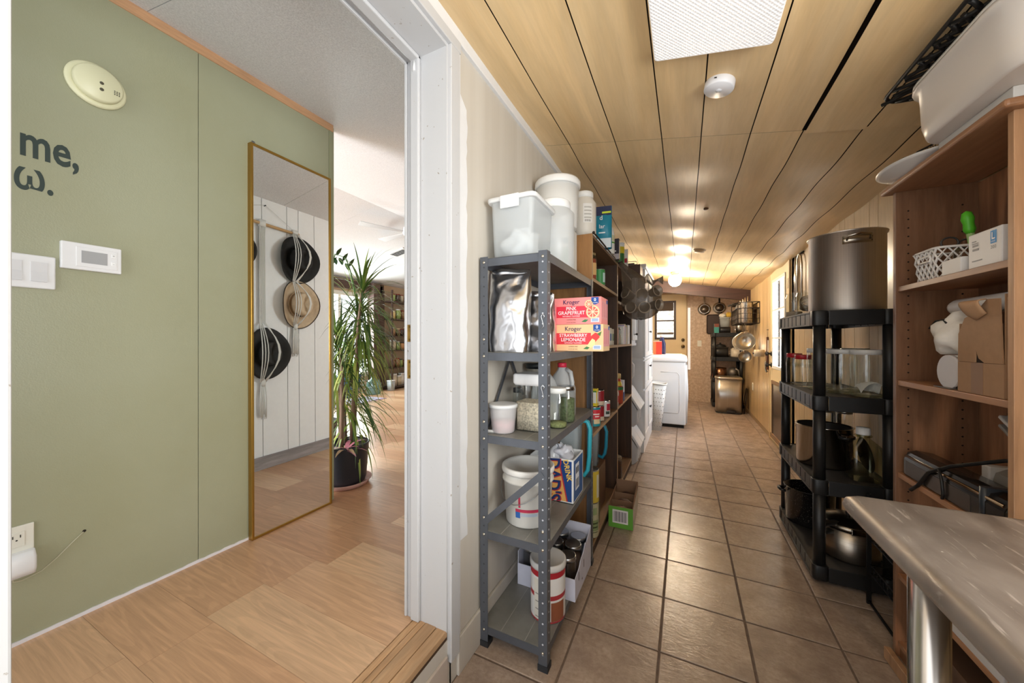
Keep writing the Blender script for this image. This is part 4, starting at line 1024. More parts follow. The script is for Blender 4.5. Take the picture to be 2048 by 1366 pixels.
arcp(t, 'label_stripe', 0.0928, 272, 330, 0.066, 0.078, '#b5304e', 0.054); arcp(t, 'label_blue', 0.0930, 272, 284, 0.042, 0.066, '#2d5fa8', 0.054); arcp(t, 'label_red_print', 0.0928, 280, 285, 0.084, 0.135, '#b5304e', 0.054); arcp(t, 'label_fine_print', 0.0926, 286, 326, 0.05, 0.062, '#a9b4c4', 0.054)
t = thing('root_beer_box', 'blue and yellow drink box turned on its side, stuffed with clear plastic', 'box', (-0.557, 1.645, z4))
bx_ = MB()
w_, d_, h_ = 0.105, 0.085, 0.20
for a in ((-w_, w_, -d_, -d_ + 0.003), (-w_, w_, d_ - 0.003, d_), (-w_, -w_ + 0.003, -d_ + 0.003, d_ - 0.003), (w_ - 0.003, w_, -d_ + 0.003, d_ - 0.003)): bx_.box(*a, 0, h_)
bx_.box(-w_, w_, -d_, d_, 0, 0.003)
obj('carton', bx_, mat('#e6e8ea', 0.5), t)
Y = -d_ - 0.0002
patch(t, -0.098, 0.098, 0.008, 0.192, Y, '#1f4584', 'blue_panel')
obj('yellow_panel', MB().prism([(-0.060, 0.008), (0.074, 0.008), (0.034, 0.192), (-0.060, 0.192)], Y - 0.0010, Y - 0.0004, 'y'), mat('#e2ad62', 0.5), t)
obj('red_edge', MB().prism([(0.074, 0.008), (0.080, 0.008), (0.040, 0.192), (0.034, 0.192)], Y - 0.0012, Y - 0.0004, 'y'), mat('#b8343c', 0.5), t)
text("DAD'S", 0.088, (-0.020, Y - 0.0016, 0.098), (R(90), R(90), 0), mat('#b8343c', 0.5), t, 'CENTER', 0.045, 0.80, shear=-0.1).location.x = 0.012
text("DAD'S", 0.088, (0.009, Y - 0.0022, 0.10), (R(90), R(90), 0), mat('#20386f', 0.5), t, 'CENTER', 0.02, 0.80, shear=-0.1)
text('DRINK', 0.034, (0.078, Y - 0.0016, 0.150), (R(90), R(78), 0), mat('#ecc55a', 0.5), t, 'CENTER', 0.02, 0.95)
text('Sou', 0.022, (-0.088, Y - 0.0016, 0.17), (R(90), R(90), 0), WH, t, 'CENTER', 0.01)
patchx(t, -0.075, 0.075, 0.008, 0.192, w_ + 0.0002, '#2c5a94', 'side_panel'); patchx(t, -0.05, 0.01, 0.05, 0.17, w_ + 0.0007, '#dfe3e8', 'side_label')
for k in range(7): patchx(t, -0.044 + k * 0.007, -0.041 + k * 0.007, 0.06, 0.10, w_ + 0.0012, '#3a3f4a', 'bar_code')
for k in range(3): patchx(t, -0.045 + k * 0.017, -0.033 + k * 0.017, 0.125, 0.155, w_ + 0.0012, '#3a3f4a', 'print')
t = thing('plastic_wrap', 'crumpled clear plastic stuffed in the blue and yellow drink box', 'plastic', (-0.557, 1.645, z4 + 0.004))
blob(t, 'film', 0.085, 0.07, 0.115, (0, 0, 0.112), frosted('#e8eaf0', 0.35, 0.15), 0.3, 9, 26, 16)
blob(t, 'film', 0.05, 0.04, 0.035, (0.03, -0.01, 0.195), frosted('#dfe0ea', 0.3, 0.15), 0.5, 14, 20, 10, False)
def pitcher(label, loc, hcol, rz, h=0.33, w=0.10, lidc=None):
    t = thing('pitcher', label, 'pitcher', loc, rz)
    cl = frosted('#cfd9de', 0.6, 0.1)
    obj('body', MB().rrect(w * 0.82, w * 0.92, 0, h, 0.02, w1=w, d1=w * 1.1, cap1=False), cl, t)
    obj('rim_lid', MB().rrect(w * 1.04, w * 1.14, h - 0.01, h + 0.012, 0.022), mat(lidc, 0.4) if lidc else cl, t)
    obj('handle', MB().tube([(w * 0.45, 0, h - 0.02), (w * 0.62, 0, h - 0.004), (w * 0.85, 0, h - 0.01), (w * 0.97, 0, h - 0.045), (w * 0.93, 0, h * 0.45), (w * 0.86, 0, 0.08), (w * 0.7, 0, 0.05), (w * 0.40, 0, 0.06)], 0.014, 10, flat=0.8), mat(hcol, 0.4), t)
    return t
pitcher('clear pitcher with turquoise handle behind the blue and yellow box', (-0.535, 1.800, z4), '#2f9cae', 0.0, 0.335, 0.105)

# ---- bottom board: powder can and carton of mason jars
z5 = LZ[0] + 0.001
t = can('powder_can', 'large white and red food powder can on the lowest steel shelf', (-0.505, 1.375, z5), 0.070, 0.222, ((0.02, 0.05, '#a8323a'), (0.05, 0.42, '#e0dfde'), (0.42, 0.50, '#a8323a'), (0.50, 0.80, '#e4e3e2'), (0.80, 0.92, '#a8232f')), top='#b8b6b2', n=36)
obj('lid', MB().lathe([(0.0735, 0.203), (0.0745, 0.21), (0.0735, 0.226), (0.069, 0.229), (0.064, 0.224), (0, 0.224)], 36, cap1=False), frosted('#dcdad8', 0.2), t)
arcp(t, 'picture_print', 0.0712, 300, 350, 0.012, 0.085, '#8d5238'); arcp(t, 'facts_panel', 0.0712, 240, 298, 0.012, 0.17, '#d9d4c9')
for k in range(4): arcp(t, 'fine_print', 0.0716, 246, 292, 0.02 + k * 0.03, 0.024 + k * 0.03, '#8e8b86')
t = thing('jar_carton', 'low white carton holding mason jars on the lowest steel shelf', 'box', (-0.553, 1.612, z5))
mb = MB(); w_, d_ = 0.135, 0.140
mb.box(-w_, w_, -d_, d_, 0, 0.003)
for a in ((-w_, w_, -d_, -d_ + 0.003, 0.095), (-w_, -w_ + 0.003, -d_ + 0.003, d_ - 0.003, 0.15), (-w_, w_, d_ - 0.003, d_, 0.20)): mb.box(*a[:4], 0.003, a[4])
edge = [(-d_ + 0.003, 0.003), (d_ - 0.003, 0.003), (d_ - 0.003, 0.19), (0.06, 0.155), (0.035, 0.165), (0.0, 0.14), (-0.05, 0.128), (-0.07, 0.11), (-d_ + 0.003, 0.095)]
mb.prism(edge, w_ - 0.003, w_, 'x')
obj('carton', mb, mat('#cdcfe0', 0.6, var=0.06, vs_=12), t)
for y0, z0 in ((-0.085, 0.06), (0.0, 0.07)): patchx(t, y0, y0 + 0.008, z0, z0 + 0.035, w_ + 0.0002, '#3a3a46', 'slot')
patchx(t, -0.03, -0.02, 0.03, 0.038, w_ + 0.0002, '#3a3a46', 'slot')
k = 0
for j in range(3):
    for i in range(3):
        nm = ['left', 'middle', 'right'][i]; rw = ['front', 'middle', 'back'][j]
        jar('canning_jar', 'silver-lidded canning jar, %s row %s, in the white carton' % (rw, nm), 'jar', (-0.553 - 0.086 + i * 0.086, 1.612 - 0.09 + j * 0.088, z5 + 0.004), 0.039, 0.152 + 0.004 * ((i * 2 + j) % 3), ('#b6b9bd', 0.28, 1.0), 0.018, '#584338' if (i + j) % 2 else None, 0.9, 0.92, group='canning jars in the white carton')

# ================================================================== BROWN BOOKSHELF
BX = -0.455
pw = wood('#8a6038', '#a87a4a', 'z', 0.55, 0.8, 0.9, randv=0.05); pd = wood('#3e2819', '#5b3d28', 'z', 0.6, 0.8, 0.9, randv=0.05); py_ = wood('#7a5a40', '#94724f', 'y', 0.6, 0.8, 0.4, randv=0.05)
t = thing('brown_bookshelf', 'dark wood-grain bookshelf behind the grey steel shelf', 'bookshelf', (0, 0, 0))
for y0, m_ in ((1.932, pw), (2.745, pd), (3.53, pd)):
    o = obj('side_panel', MB().box(XL + 0.014, BX, y0, y0 + 0.019, 0, 1.785), m_, t)
    obj('edge_strip', MB().box(BX, BX + 0.0015, y0, y0 + 0.019, 0, 1.785), mat('#a98a66', 0.5), o)
obj('back_panel', MB().box(XL + 0.013, XL + 0.0165, 1.951, 3.53, 0.02, 1.78), pd, t)
obj('top_board', MB().box(XL + 0.017, BX, 1.951, 3.53, 1.767, 1.785), py_, t)
for bay, (y0, y1) in enumerate(((1.951, 2.745), (2.764, 3.53))):
    for z in ((0.075, 0.68, 1.165, 1.545) if bay == 0 else (0.075, 0.69, 1.165, 1.50)):
        o = obj('shelf_board', MB().box(XL + 0.017, BX, y0, y1, z - 0.018, z), py_, t)
        obj('edge_strip', MB().box(BX, BX + 0.0015, y0, y1, z - 0.018, z), mat('#a98a66', 0.5), o)
    obj('toe_board', MB().box(BX - 0.02, BX - 0.004, y0, y1, 0, 0.056), pd, t)
ZT = 1.786
jar('mayonnaise_jar', 'large cream plastic jar with white lid on the brown bookshelf, below the ceiling', 'jar', (-0.535, 2.075, ZT), 0.070, 0.27, ('#e6e6e4', 0.4), 0.035, None, g=mat('#d8d2c8', 0.45), neck=0.72, shoulder=0.8)
t = bpy.data.objects['mayonnaise_jar']
arcp(t, 'paper_label', 0.0706, 280, 325, 0.09, 0.2, '#e4e2de')
for k in range(4): arcp(t, 'fine_print', 0.0709, 285, 320, 0.115 + k * 0.02, 0.123 + k * 0.02, '#b9b6b0')
for k in range(6): arcp(t, 'bar_code', 0.0709, 288 + k * 5, 290.5 + k * 5, 0.096, 0.108, '#6f6c68')
t = thing('teal_bag', 'teal and navy snack bag standing behind the large cream jar', 'bag', (-0.475, 2.30, ZT), R(8))
def pillow(w, h, d): return MB().grid(lambda u, v: ((w / 2) * math.copysign(abs(math.cos(2 * PI * u)) ** 0.6, math.cos(2 * PI * u)), (d / 2) * math.sin(2 * PI * u) * min(1, (1 - v) * 3, ) * (0.9 + 0.1 * math.sin(v * 14 + u * 9)) + 0.001 * math.sin(u * 30), h * v), 28, 12)
obj('pouch', pillow(0.12, 0.27, 0.06), mat('#1f7d96', 0.3), t)
patch(t, -0.055, 0.058, 0.21, 0.268, -0.016, '#22284a', 'navy_band'); patch(t, 0.0, 0.055, 0.222, 0.234, -0.0166, '#c6d83a', 'lime_label'); patch(t, -0.056, 0.056, 0.0, 0.06, -0.0305, '#cfd8dc', 'pale_band')
text('d', 0.04, (-0.005, -0.031, 0.19), FY, WH, t); text('lar', 0.036, (0.0, -0.0312, 0.135), FY, WH, t); patch(t, -0.02, 0.02, 0.092, 0.1, -0.0308, '#dfe6e8', 'small_print')
t = thing('cleaner_bottle', 'white bottle with green stripe behind the teal bag', 'bottle', (-0.465, 2.47, ZT))
obj('bottle', MB().lathe([(0.036, 0), (0.038, 0.01), (0.038, 0.13), (0.03, 0.175), (0.014, 0.20), (0.014, 0.215)], 24), mat('#dcdcd8', 0.4), t)
arcp(t, 'green_stripe', 0.0385, 200, 360, 0.07, 0.08, '#5d9a34'); arcp(t, 'yellow_label', 0.0385, 200, 360, 0.085, 0.125, '#c9c7a4')
obj('cap', MB().lathe([(0.016, 0.21), (0.016, 0.235)], 16), mat('#e8e8e6', 0.4), t)
t = carton('black_book', 'black boxed book standing on top of the brown bookshelf', (-0.515, 2.66, ZT), 0.18, 0.05, 0.15, '#2a2530', 'book')
patchx(t, -0.02, 0.02, 0.01, 0.14, 0.0902, '#c9c2b4'); patch(t, 0.035, 0.06, 0.085, 0.095, -0.0253, '#cfcad0', 'small_print'); patch(t, 0.03, 0.07, 0.055, 0.065, -0.0253, '#cfcad0', 'small_print'); patch(t, -0.09, 0.09, 0.0, 0.04, -0.0253, '#a9a2a8', 'grey_band')
t = can('chip_can', 'tall green and yellow can beside the black book', (-0.462, 2.90, ZT), 0.036, 0.175, ((0.02, 0.55, '#2f6a34'), (0.55, 0.85, '#c9b62c'), (0.85, 0.98, '#d9d9d4')))
obj('lid', MB().lathe([(0.0375, 0.165), (0.0375, 0.18), (0, 0.181)], 20, cap1=False), mat('#d4d6d8', 0.4), t)
t = thing('red_white_bag', 'white bag with a red band on top of the brown bookshelf', 'bag', (-0.48, 3.06, ZT)); obj('pouch', pillow(0.12, 0.17, 0.08), mat('#d5d2d0', 0.4), t); patch(t, -0.058, 0.058, 0.05, 0.085, -0.0405, '#a92a3a', 'red_band')
can('dark_tin', 'low dark tin in front of the brown carton', (-0.48, 3.18, ZT), 0.035, 0.08, ((0.05, 0.95, '#3a2c26'),))
t = carton('brown_carton', 'brown carton at the far end of the bookshelf top', (-0.47, 3.40, ZT), 0.24, 0.2, 0.085, '#4c3428')
t = thing('wire_tray', 'wire tray with odds and ends on the brown carton', 'tray', (-0.47, 3.38, ZT + 0.086)); obj('wire_base', MB().tube([(p[0], p[1], 0.003) for p in rring(0.16, 0.12, 0.02, (0, 0, 0), 0)], 0.003, 6, closed=True).tube([(p[0], p[1], 0.03) for p in rring(0.17, 0.13, 0.02, (0, 0, 0), 0)], 0.003, 6, closed=True), mat('#8a857c', 0.3, 0.9), t); obj('bundle', MB().tube([(-0.06, 0, 0.016), (0, 0.01, 0.02), (0.06, 0, 0.016)], 0.014, 8), mat('#2f2a26', 0.6), t)
# shelf items
zA = 1.546
t = jar('sauce_jar', 'tomato sauce jar on the upper board of the brown bookshelf', 'jar', (-0.492, 2.06, zA), 0.034, 0.155, ('#b9a77a', 0.35, 0.8), 0.016, '#9c4a32', 1.0, 0.78); arcp(t, 'paper_label', 0.0346, 230, 350, 0.03, 0.1, '#c9a06a')
t = can('green_can', 'green food can beside the tomato sauce jar', (-0.49, 2.28, zA), 0.036, 0.105, ((0.05, 0.95, '#3f8a4e'),)); arcp(t, 'picture_print', 0.0370, 320, 360, 0.02, 0.08, '#b9d3d0')
zB = 1.166
for k, (y, c, c2, h_) in enumerate(((2.44, '#c9c4cc', '#6a4a8a', 0.11), (2.54, '#d4d2cc', '#2f5aa0', 0.12), (2.63, '#bfb8a8', '#4a6a4a', 0.115))):
    t = carton('small_carton', ('pale carton with purple print next to the drink boxes', 'white carton with blue print, middle of three small cartons', 'tan carton with green print, farthest of three small cartons')[k], (-0.50, y, zB), 0.07, 0.07, h_, c)
    patchx(t, -0.03, 0.03, 0.03, 0.08, 0.0352, c2); patch(t, -0.03, 0.03, 0.02, 0.09, -0.0353, c2)
t = thing('red_bottle', 'red sauce bottle under the hanging cup bag', 'bottle', (-0.488, 2.81, zB)); obj('bottle', MB().lathe([(0.03, 0), (0.032, 0.02), (0.032, 0.12), (0.014, 0.17), (0.014, 0.19)], 20), mat('#a8342c', 0.3), t); obj('cap', MB().lathe([(0.016, 0.185), (0.016, 0.205)], 14), mat('#d8d4cc', 0.4), t)
jar('clear_storage_jar', 'clear jar between the red bottle and the upright booklets', 'jar', (-0.488, 2.93, zB), 0.036, 0.13, ('#c9c9c9', 0.3, 0.8), 0.018, '#b9b2a2', 0.8)
for k in range(5):
    carton('booklet', ('white', 'lilac', 'cream', 'blue-edged', 'yellowish')[k] + ' upright booklet, number %s from the clear jar' % ('one', 'two', 'three', 'four', 'five')[k], (-0.515, 3.02 + k * 0.045, zB), 0.13, 0.035, 0.15 + 0.01 * (k % 3), ('#dcd9d4', '#b9a9cf', '#d9cbb0', '#5a74b0', '#cdb46a')[k], 'booklet')
carton('thick_binder', 'white binder at the far end of the booklet row', (-0.52, 3.34, zB), 0.14, 0.09, 0.17, '#d6d6d8', 'binder')
zC = 0.681
t = can('soup_can', 'large turquoise and red soup can at the front of the can board', (-0.497, 2.155, zC), 0.040, 0.118, ((0.03, 0.36, '#1f8a96'), (0.36, 0.86, '#c8303c'), (0.86, 0.97, '#1f7f94'))); arcp(t, 'bowl_print', 0.0412, 285, 345, 0.018, 0.046, '#d9c39a'); arcp(t, 'white_print', 0.0412, 280, 340, 0.072, 0.079, '#ecdcd8'); arcp(t, 'white_print', 0.0412, 295, 335, 0.058, 0.065, '#ecdcd8')
t = carton('yellow_pack', 'yellow and white packet on top of the turquoise soup can', (-0.497, 2.155, zC + 0.1195), 0.05, 0.04, 0.105, '#d8c02c', 'packet'); patch(t, -0.02, 0.02, 0.02, 0.085, -0.0203, '#dfe0da'); patch(t, -0.022, 0.022, 0.085, 0.095, -0.0206, '#5d8a34'); patchx(t, -0.016, 0.016, 0.02, 0.085, 0.0252, '#dfe0da')
for k in range(2): can('red_can', ('lower', 'upper')[k] + ' of two stacked red cans behind the soup can', (-0.50, 2.31, zC + k * 0.0985), 0.034, 0.098, ((0.04, 0.3, '#c9b7a2') , (0.3, 0.96, '#8c1f28')))
t = can('white_can', 'white and red soda can beside the stacked red cans', (-0.487, 2.45, zC), 0.033, 0.11, ((0.04, 0.95, '#cfc9c6'),)); arcp(t, 'red_print', 0.0338, 300, 360, 0.045, 0.09, '#a8283a'); arcp(t, 'dark_print', 0.0340, 290, 340, 0.02, 0.04, '#3c4a42')
can('dark_can', 'dark red can behind the soup can by the upright', (-0.56, 2.42, zC), 0.034, 0.10, ((0.04, 0.96, '#6d1c22'),))
zD = 0.691
t = thing('salsa_bottle', 'large salsa bottle with yellow cap and green neck', 'bottle', (-0.488, 2.95, zD)); obj('bottle', MB().lathe([(0.042, 0), (0.045, 0.01), (0.045, 0.12), (0.034, 0.16), (0.026, 0.19), (0.026, 0.215)], 24), mat('#a8452f', 0.25), t); arcp(t, 'green_label', 0.0458, 180, 360, 0.11, 0.135, '#2f6a3c'); obj('yellow_label', MB().lathe([(0.041, 0.142), (0.036, 0.16), (0.03, 0.178)], 24, cap0=False, cap1=False), mat('#c9b13a', 0.4), t); obj('cap', MB().lathe([(0.028, 0.2), (0.028, 0.235), (0.02, 0.24)], 18), mat('#d8b878', 0.4), t)
t = thing('small_bottle', 'small white bottle with pink label by the upright', 'bottle', (-0.478, 2.82, zD)); obj('bottle', MB().lathe([(0.02, 0), (0.022, 0.1), (0.012, 0.13), (0.012, 0.15)], 14), mat('#d5d2d4', 0.4), t); arcp(t, 'pink_label', 0.0222, 200, 360, 0.03, 0.08, '#b9465a')
t = carton('salt_box', 'blue and white box at the end of the bottle board', (-0.49, 3.12, zD), 0.06, 0.05, 0.17, '#dcdce2'); patch(t, -0.03, 0.03, 0.0, 0.07, -0.0253, '#28427c'); patchx(t, -0.025, 0.025, 0.0, 0.07, 0.0302, '#28427c')
zE = 0.076
carton('brown_carton', 'brown carton under the pitcher in the brown bookshelf', (-0.60, 2.42, zE), 0.2, 0.22, 0.285, '#6b4e38')
pitcher('clear pitcher with dark lid and teal handle in the brown bookshelf', (-0.565, 2.40, zE + 0.2865), '#1f7f9c', R(4), 0.27, 0.10, '#4a4654')
t = can('olive_tin', 'cream and green olive tin standing at the bottom of the bookshelf', (-0.492, 2.045, zE), 0.048, 0.195, ((0.02, 0.98, '#b9b594'),), cat='tin'); arcp(t, 'green_print', 0.0487, 290, 350, 0.04, 0.1, '#8a9a6a'); arcp(t, 'dark_print', 0.0492, 295, 345, 0.078, 0.086, '#3c4a2c'); arcp(t, 'dark_print', 0.0492, 300, 340, 0.056, 0.064, '#3c4a2c'); arcp(t, 'dark_print', 0.0492, 300, 342, 0.030, 0.034, '#3c4a2c'); arcp(t, 'emblem', 0.0488, 300, 335, 0.13, 0.17, '#94a274')
t = can('yellow_tin', 'large yellow tin stacked on the olive tin', (-0.492, 2.045, zE + 0.1965), 0.050, 0.185, ((0.02, 0.97, '#c3ab3e'),), cat='tin'); arcp(t, 'white_label', 0.0507, 330, 360, 0.03, 0.16, '#cfcbb4')
t = jar('green_lid_jar', 'small jar with green lid by the green carton', 'jar', (-0.497, 2.19, zE), 0.03, 0.21, ('#5a7a4a', 0.4), 0.02, '#6a5a44', 0.9)
t = thing('green_carton', 'open green produce carton sticking out at the foot of the bookshelf', 'box', (-0.372, 2.52, 0.001), R(2))
mb = MB(); w_, d_ = 0.075, 0.19
mb.box(-w_, w_, -d_, d_, 0, 0.003)
for a in ((-w_, w_, -d_, -d_ + 0.003, 0.135), (-w_, -w_ + 0.003, -d_ + 0.003, d_ - 0.003, 0.14), (-w_, w_, d_ - 0.003, d_, 0.17)): mb.box(*a[:4], 0.003, a[4])
mb.prism([(-d_, 0.003), (d_, 0.003), (d_, 0.16), (0.1, 0.175), (0.0, 0.165), (-0.1, 0.155), (-d_, 0.135)], w_ - 0.003, w_, 'x')
mb.box(-w_ + 0.003, w_ - 0.003, -0.06, -0.057, 0.003, 0.12).box(-w_ + 0.003, w_ - 0.003, 0.07, 0.073, 0.003, 0.12)
obj('carton', mb, mat('#8a6a52', 0.7), t)
patch(t, -w_, w_, 0.0, 0.134, -d_ - 0.0002, '#5f9a34'); patch(t, -0.05, 0.045, 0.03, 0.115, -d_ - 0.0007, '#d8d4d4', 'barcode_label')
for k in range(12): patch(t, -0.042 + k * 0.0065, -0.0395 + k * 0.0065 + 0.001 * (k % 3), 0.04, 0.105, -d_ - 0.0012, '#4a4650', 'bar_code')
patchx(t, -d_, d_, 0.0, 0.13, w_ + 0.0002, '#cfc9c0', 'side_print')
for k in range(3):
    t = thing('brown_jar', ('front', 'middle', 'rear')[k] + ' brown jar lying in the green carton', 'jar', (-0.372, 2.41 + k * 0.12, 0.0045)); blob(t, 'body', 0.06, 0.05, 0.055, (0, 0, 0.048), mat('#5b4036', 0.6), 0.03, k)
t = jar('dark_jar', 'dark jar with metal lid on the bottom board of the bookshelf', 'jar', (-0.50, 2.98, zE), 0.045, 0.17, ('#9a958c', 0.3, 0.9), 0.018, '#3a241a', 1.0, 0.85)

# ---- grey translucent bag full of cups, hung from the shelf top
t = thing('cup_bag', 'smoky plastic bag bulging with cups, hung from the bookshelf', 'bag', (-0.30, 2.86, 1.36))
film = frosted('#7a6c5e', 0.52, 0.12)
q = random.Random(6)
ph = [(q.uniform(2, 6), q.uniform(0, 6), q.uniform(2, 7), q.uniform(0, 6)) for _ in range(6)]
rg = []
prof = [(0.03, 0.0), (0.085, 0.012), (0.13, 0.05), (0.15, 0.12), (0.145, 0.19), (0.115, 0.25), (0.08, 0.30), (0.045, 0.35), (0.02, 0.40), (0.012, 0.43)]
for j, (r_, z) in enumerate(prof):
    sh = max(0, (z - 0.22)) / 0.2
    ring = []
    for i in range(32):
        a = 2 * PI * i / 32
        f = 1 + (0.10 if z < 0.26 else 0.22) * sum(math.sin(p[0] * a + p[1] + j * 0.4) for p in ph) / 3
        ring.append((r_ * f * math.cos(a) * 1.0 - 0.133 * sh ** 1.1, r_ * f * 0.95 * math.sin(a) - 0.085 * sh, z + 0.006 * math.sin(a * 3 + j)))
    rg.append(ring)
obj('film', MB().rings(rg, 0, True), film, t)
obj('knot', MB().tube([(-0.135, -0.08, 0.41), (-0.125, -0.085, 0.44), (-0.14, -0.10, 0.425), (-0.15, -0.085, 0.4245)], 0.006, 6), mat('#2a2622', 0.5), t)
obj('loose_flap', MB().grid(lambda u, v: (0.03 + 0.13 * u, -0.04 + 0.03 * math.sin(6 * u), 0.26 + 0.075 * v * (0.6 + 0.4 * math.sin(7 * u)) + 0.012 * math.sin(u * 11)), 10, 5), frosted('#8a7d70', 0.35, 0.1), t, solid=0.001)
cupm = mat('#9a8a78', 0.3)
for k, (x, y, z, rx_, rz2) in enumerate(((0.02, -0.10, 0.17, 85, 5), (-0.05, -0.105, 0.07, 80, -15), (0.035, -0.11, 0.085, 95, 10), (0.095, -0.05, 0.19, 80, 45), (0.1, -0.04, 0.10, 90, 50), (-0.07, -0.08, 0.17, 70, -40))):
    c_ = obj('cup', MB().lathe([(0.028, 0.0), (0.04, 0.07), (0.043, 0.07), (0.043, 0.075), (0.038, 0.075), (0.026, 0.006), (0, 0.006)], 20, cap1=False), cupm, t, (x * 0.8, y * 0.55, z), (R(rx_), 0, R(rz2)))
t = thing('curtain_rod', 'thin metal rod lying along the front edge of the bookshelf top', 'rod', (BX + 0.008, 2.0, ZT + 0.004))
obj('rod', MB().cyl((0, -0.05, 0), (0.0, 1.2, 0), 0.0045, 8), mat('#6a5c50', 0.3, 0.9), t); obj('finial', MB().lathe([(0.004, 0), (0.008, 0.004), (0.008, 0.012), (0.003, 0.016)], 10), mat('#3a3632', 0.3, 0.8), t, (0, -0.05, 0), (R(90), 0, 0))
# ================================================================== CEILING FITTINGS OF THE HALL
SL = math.atan(0.184)
t = thing('fluorescent_light', 'large white prismatic ceiling light panel at the top of the hall', 'ceiling light', (0.080, 0.70, zc(0.080) - 0.004), rot=(0, SL, 0))
obj('housing', MB().box(-0.165, 0.165, -0.60, 0.60, -0.014, 0.0), mat('#e6e6e8', 0.4), t, bevel=0.002)
def prismatic():
    m, n, l, p = nt('prismatic_diffuser')
    p.inputs['Base Color'].default_value = (*hx('#e2e2e4'), 1); p.inputs['Roughness'].default_value = 0.35
    p.inputs['Emission Color'].default_value = (1, 0.98, 0.97, 1); p.inputs['Emission Strength'].default_value = 0.2
    ck = n.new('ShaderNodeTexVoronoi'); ck.inputs['Scale'].default_value = 110; ck.inputs['Randomness'].default_value = 0
    l.new(coords(n, l, rot=(0, 0, 0.78)), ck.inputs['Vector']); bump(n, l, p, ck.outputs['Distance'], 0.8, 0.006)
    return m
obj('diffuser', MB().rings([rring(0.335, 1.205, 0.012, (0, 0, 0), -0.012), rring(0.342, 1.212, 0.012, (0, 0, 0), -0.022), rring(0.336, 1.206, 0.012, (0, 0, 0), -0.034), rring(0.325, 1.195, 0.01, (0, 0, 0), -0.036)], 0, False), prismatic(), t)
t = thing('puck_light', 'small round white puck light on the ceiling past the light panel', 'light', (0.118, 1.508, zc(0.118) - 0.006), rot=(0, SL, 0))
pwm = mat('#e4e4e8', 0.35)
obj('body', MB().lathe([(0.048, 0.004), (0.050, 0), (0.050, -0.022), (0.047, -0.026), (0, -0.0265)], 36, cap1=False), pwm, t)
obj('sensor', MB().lathe([(0.011, -0.026), (0.009, -0.029), (0, -0.03)], 16, cap1=False), mat('#cfcfd4', 0.2), t)
obj('port', MB().box(-0.02, -0.012, -0.0507, -0.0497, -0.012, -0.008), mat('#333333', 0.6), t)
t = thing('ceiling_plug', 'tiny dark brown round plug in the hall ceiling', 'ceiling plug', (0.139, 2.873, zc(0.139) - 0.012)); obj('knob', MB().lathe([(0.013, 0.01), (0.017, 0), (0.015, -0.006), (0, -0.008)], 16, cap1=False), mat('#5a3a22', 0.5), t)
t = thing('ceiling_alarm', 'tan smoke alarm on the far hall ceiling', 'smoke alarm', (0.145, 4.141, zc(0.145) - 0.006), rot=(0, SL, 0)); obj('base', MB().lathe([(0.058, 0.004), (0.06, -0.012), (0.05, -0.016)], 28), mat('#a98d68', 0.6), t); obj('cover', MB().lathe([(0.05, -0.014), (0.046, -0.034), (0, -0.036)], 28, cap1=False), mat('#b59a76', 0.6), t)
t = thing('globe_light', 'lit white glass globe on the hall ceiling near the far door', 'ceiling light', (-0.125, 5.73, zc(-0.125) - 0.004))
obj('canopy', MB().lathe([(0.062, 0.004), (0.066, -0.006), (0.058, -0.014), (0.045, -0.02), (0.052, -0.03), (0.048, -0.042)], 32), mat('#b99a52', 0.25, 0.9), t)
m_, n_, l_, p__ = nt('lit_globe'); p__.inputs['Emission Color'].default_value = (1.0, 0.84, 0.62, 1); p__.inputs['Emission Strength'].default_value = 130.0
obj('globe', MB().lathe([(0.045, -0.035), (0.07, -0.055), (0.084, -0.085), (0.088, -0.115), (0.08, -0.15), (0.06, -0.18), (0.03, -0.198), (0, -0.202)], 32, cap1=False), m_, t)

# ================================================================== LEFT SIDE, FARTHER: BINS, CABINETS, WASHER
binm = mat('#bdbdc0', 0.45); binf = mat('#c6c6c8', 0.4)
def food_bin(label, x, y, z, tall=0.375):
    t = thing('stacking_bin', label, 'bin', (x, y, z), group='white stacking bins beside the brown bookshelf')
    pr = [(-0.15, 0.0), (0.12, 0.0), (0.15, 0.03), (0.15, 0.17), (0.045, 0.335), (-0.15, 0.335)]
    obj('body', MB().prism(pr, -0.095, 0.095, 'y'), binm, t, bevel=0.008)
    obj('lid', MB().add([Vector(p) for p in ((0.165, -0.1, 0.16), (0.165, 0.1, 0.16), (0.05, 0.1, 0.345), (0.05, -0.1, 0.345), (0.185, -0.1, 0.172), (0.185, 0.1, 0.172), (0.062, 0.1, 0.362), (0.062, -0.1, 0.362))],
                        [(0, 3, 2, 1), (4, 5, 6, 7), (0, 1, 5, 4), (1, 2, 6, 5), (2, 3, 7, 6), (3, 0, 4, 7)]), mat('#dededf', 0.4), t, bevel=0.005)
    obj('rim', MB().box(-0.155, 0.055, -0.1, 0.1, 0.335, 0.362), mat('#d9d9da', 0.4), t, bevel=0.004)
    for yy in (-0.05, 0.05): obj('rib', MB().box(0.148, 0.156, yy - 0.008, yy + 0.008, 0.03, 0.16), binf, t)
    return t
for i, y in enumerate((3.665, 3.875)):
    for k, z in enumerate((0.001, 0.364)):
        food_bin(('lower', 'upper')[k] + ' white stacking bin, ' + ('nearer the bookshelf', 'nearer the tall cabinet')[i], -0.56, y, z)
t = thing('white_jug', 'white plastic jug with handle standing on the stacking bins', 'jug', (-0.575, 3.64, 0.727)); obj('body', MB().rrect(0.1, 0.1, 0, 0.27, 0.02, w1=0.08, d1=0.08), binm, t); obj('handle', MB().tube([(0.03, 0, 0.26), (0.10, 0, 0.262), (0.125, 0, 0.23), (0.12, 0, 0.12), (0.10, 0, 0.1), (0.04, 0, 0.1)], 0.012, 8), mat('#d9d8d6', 0.4), t)
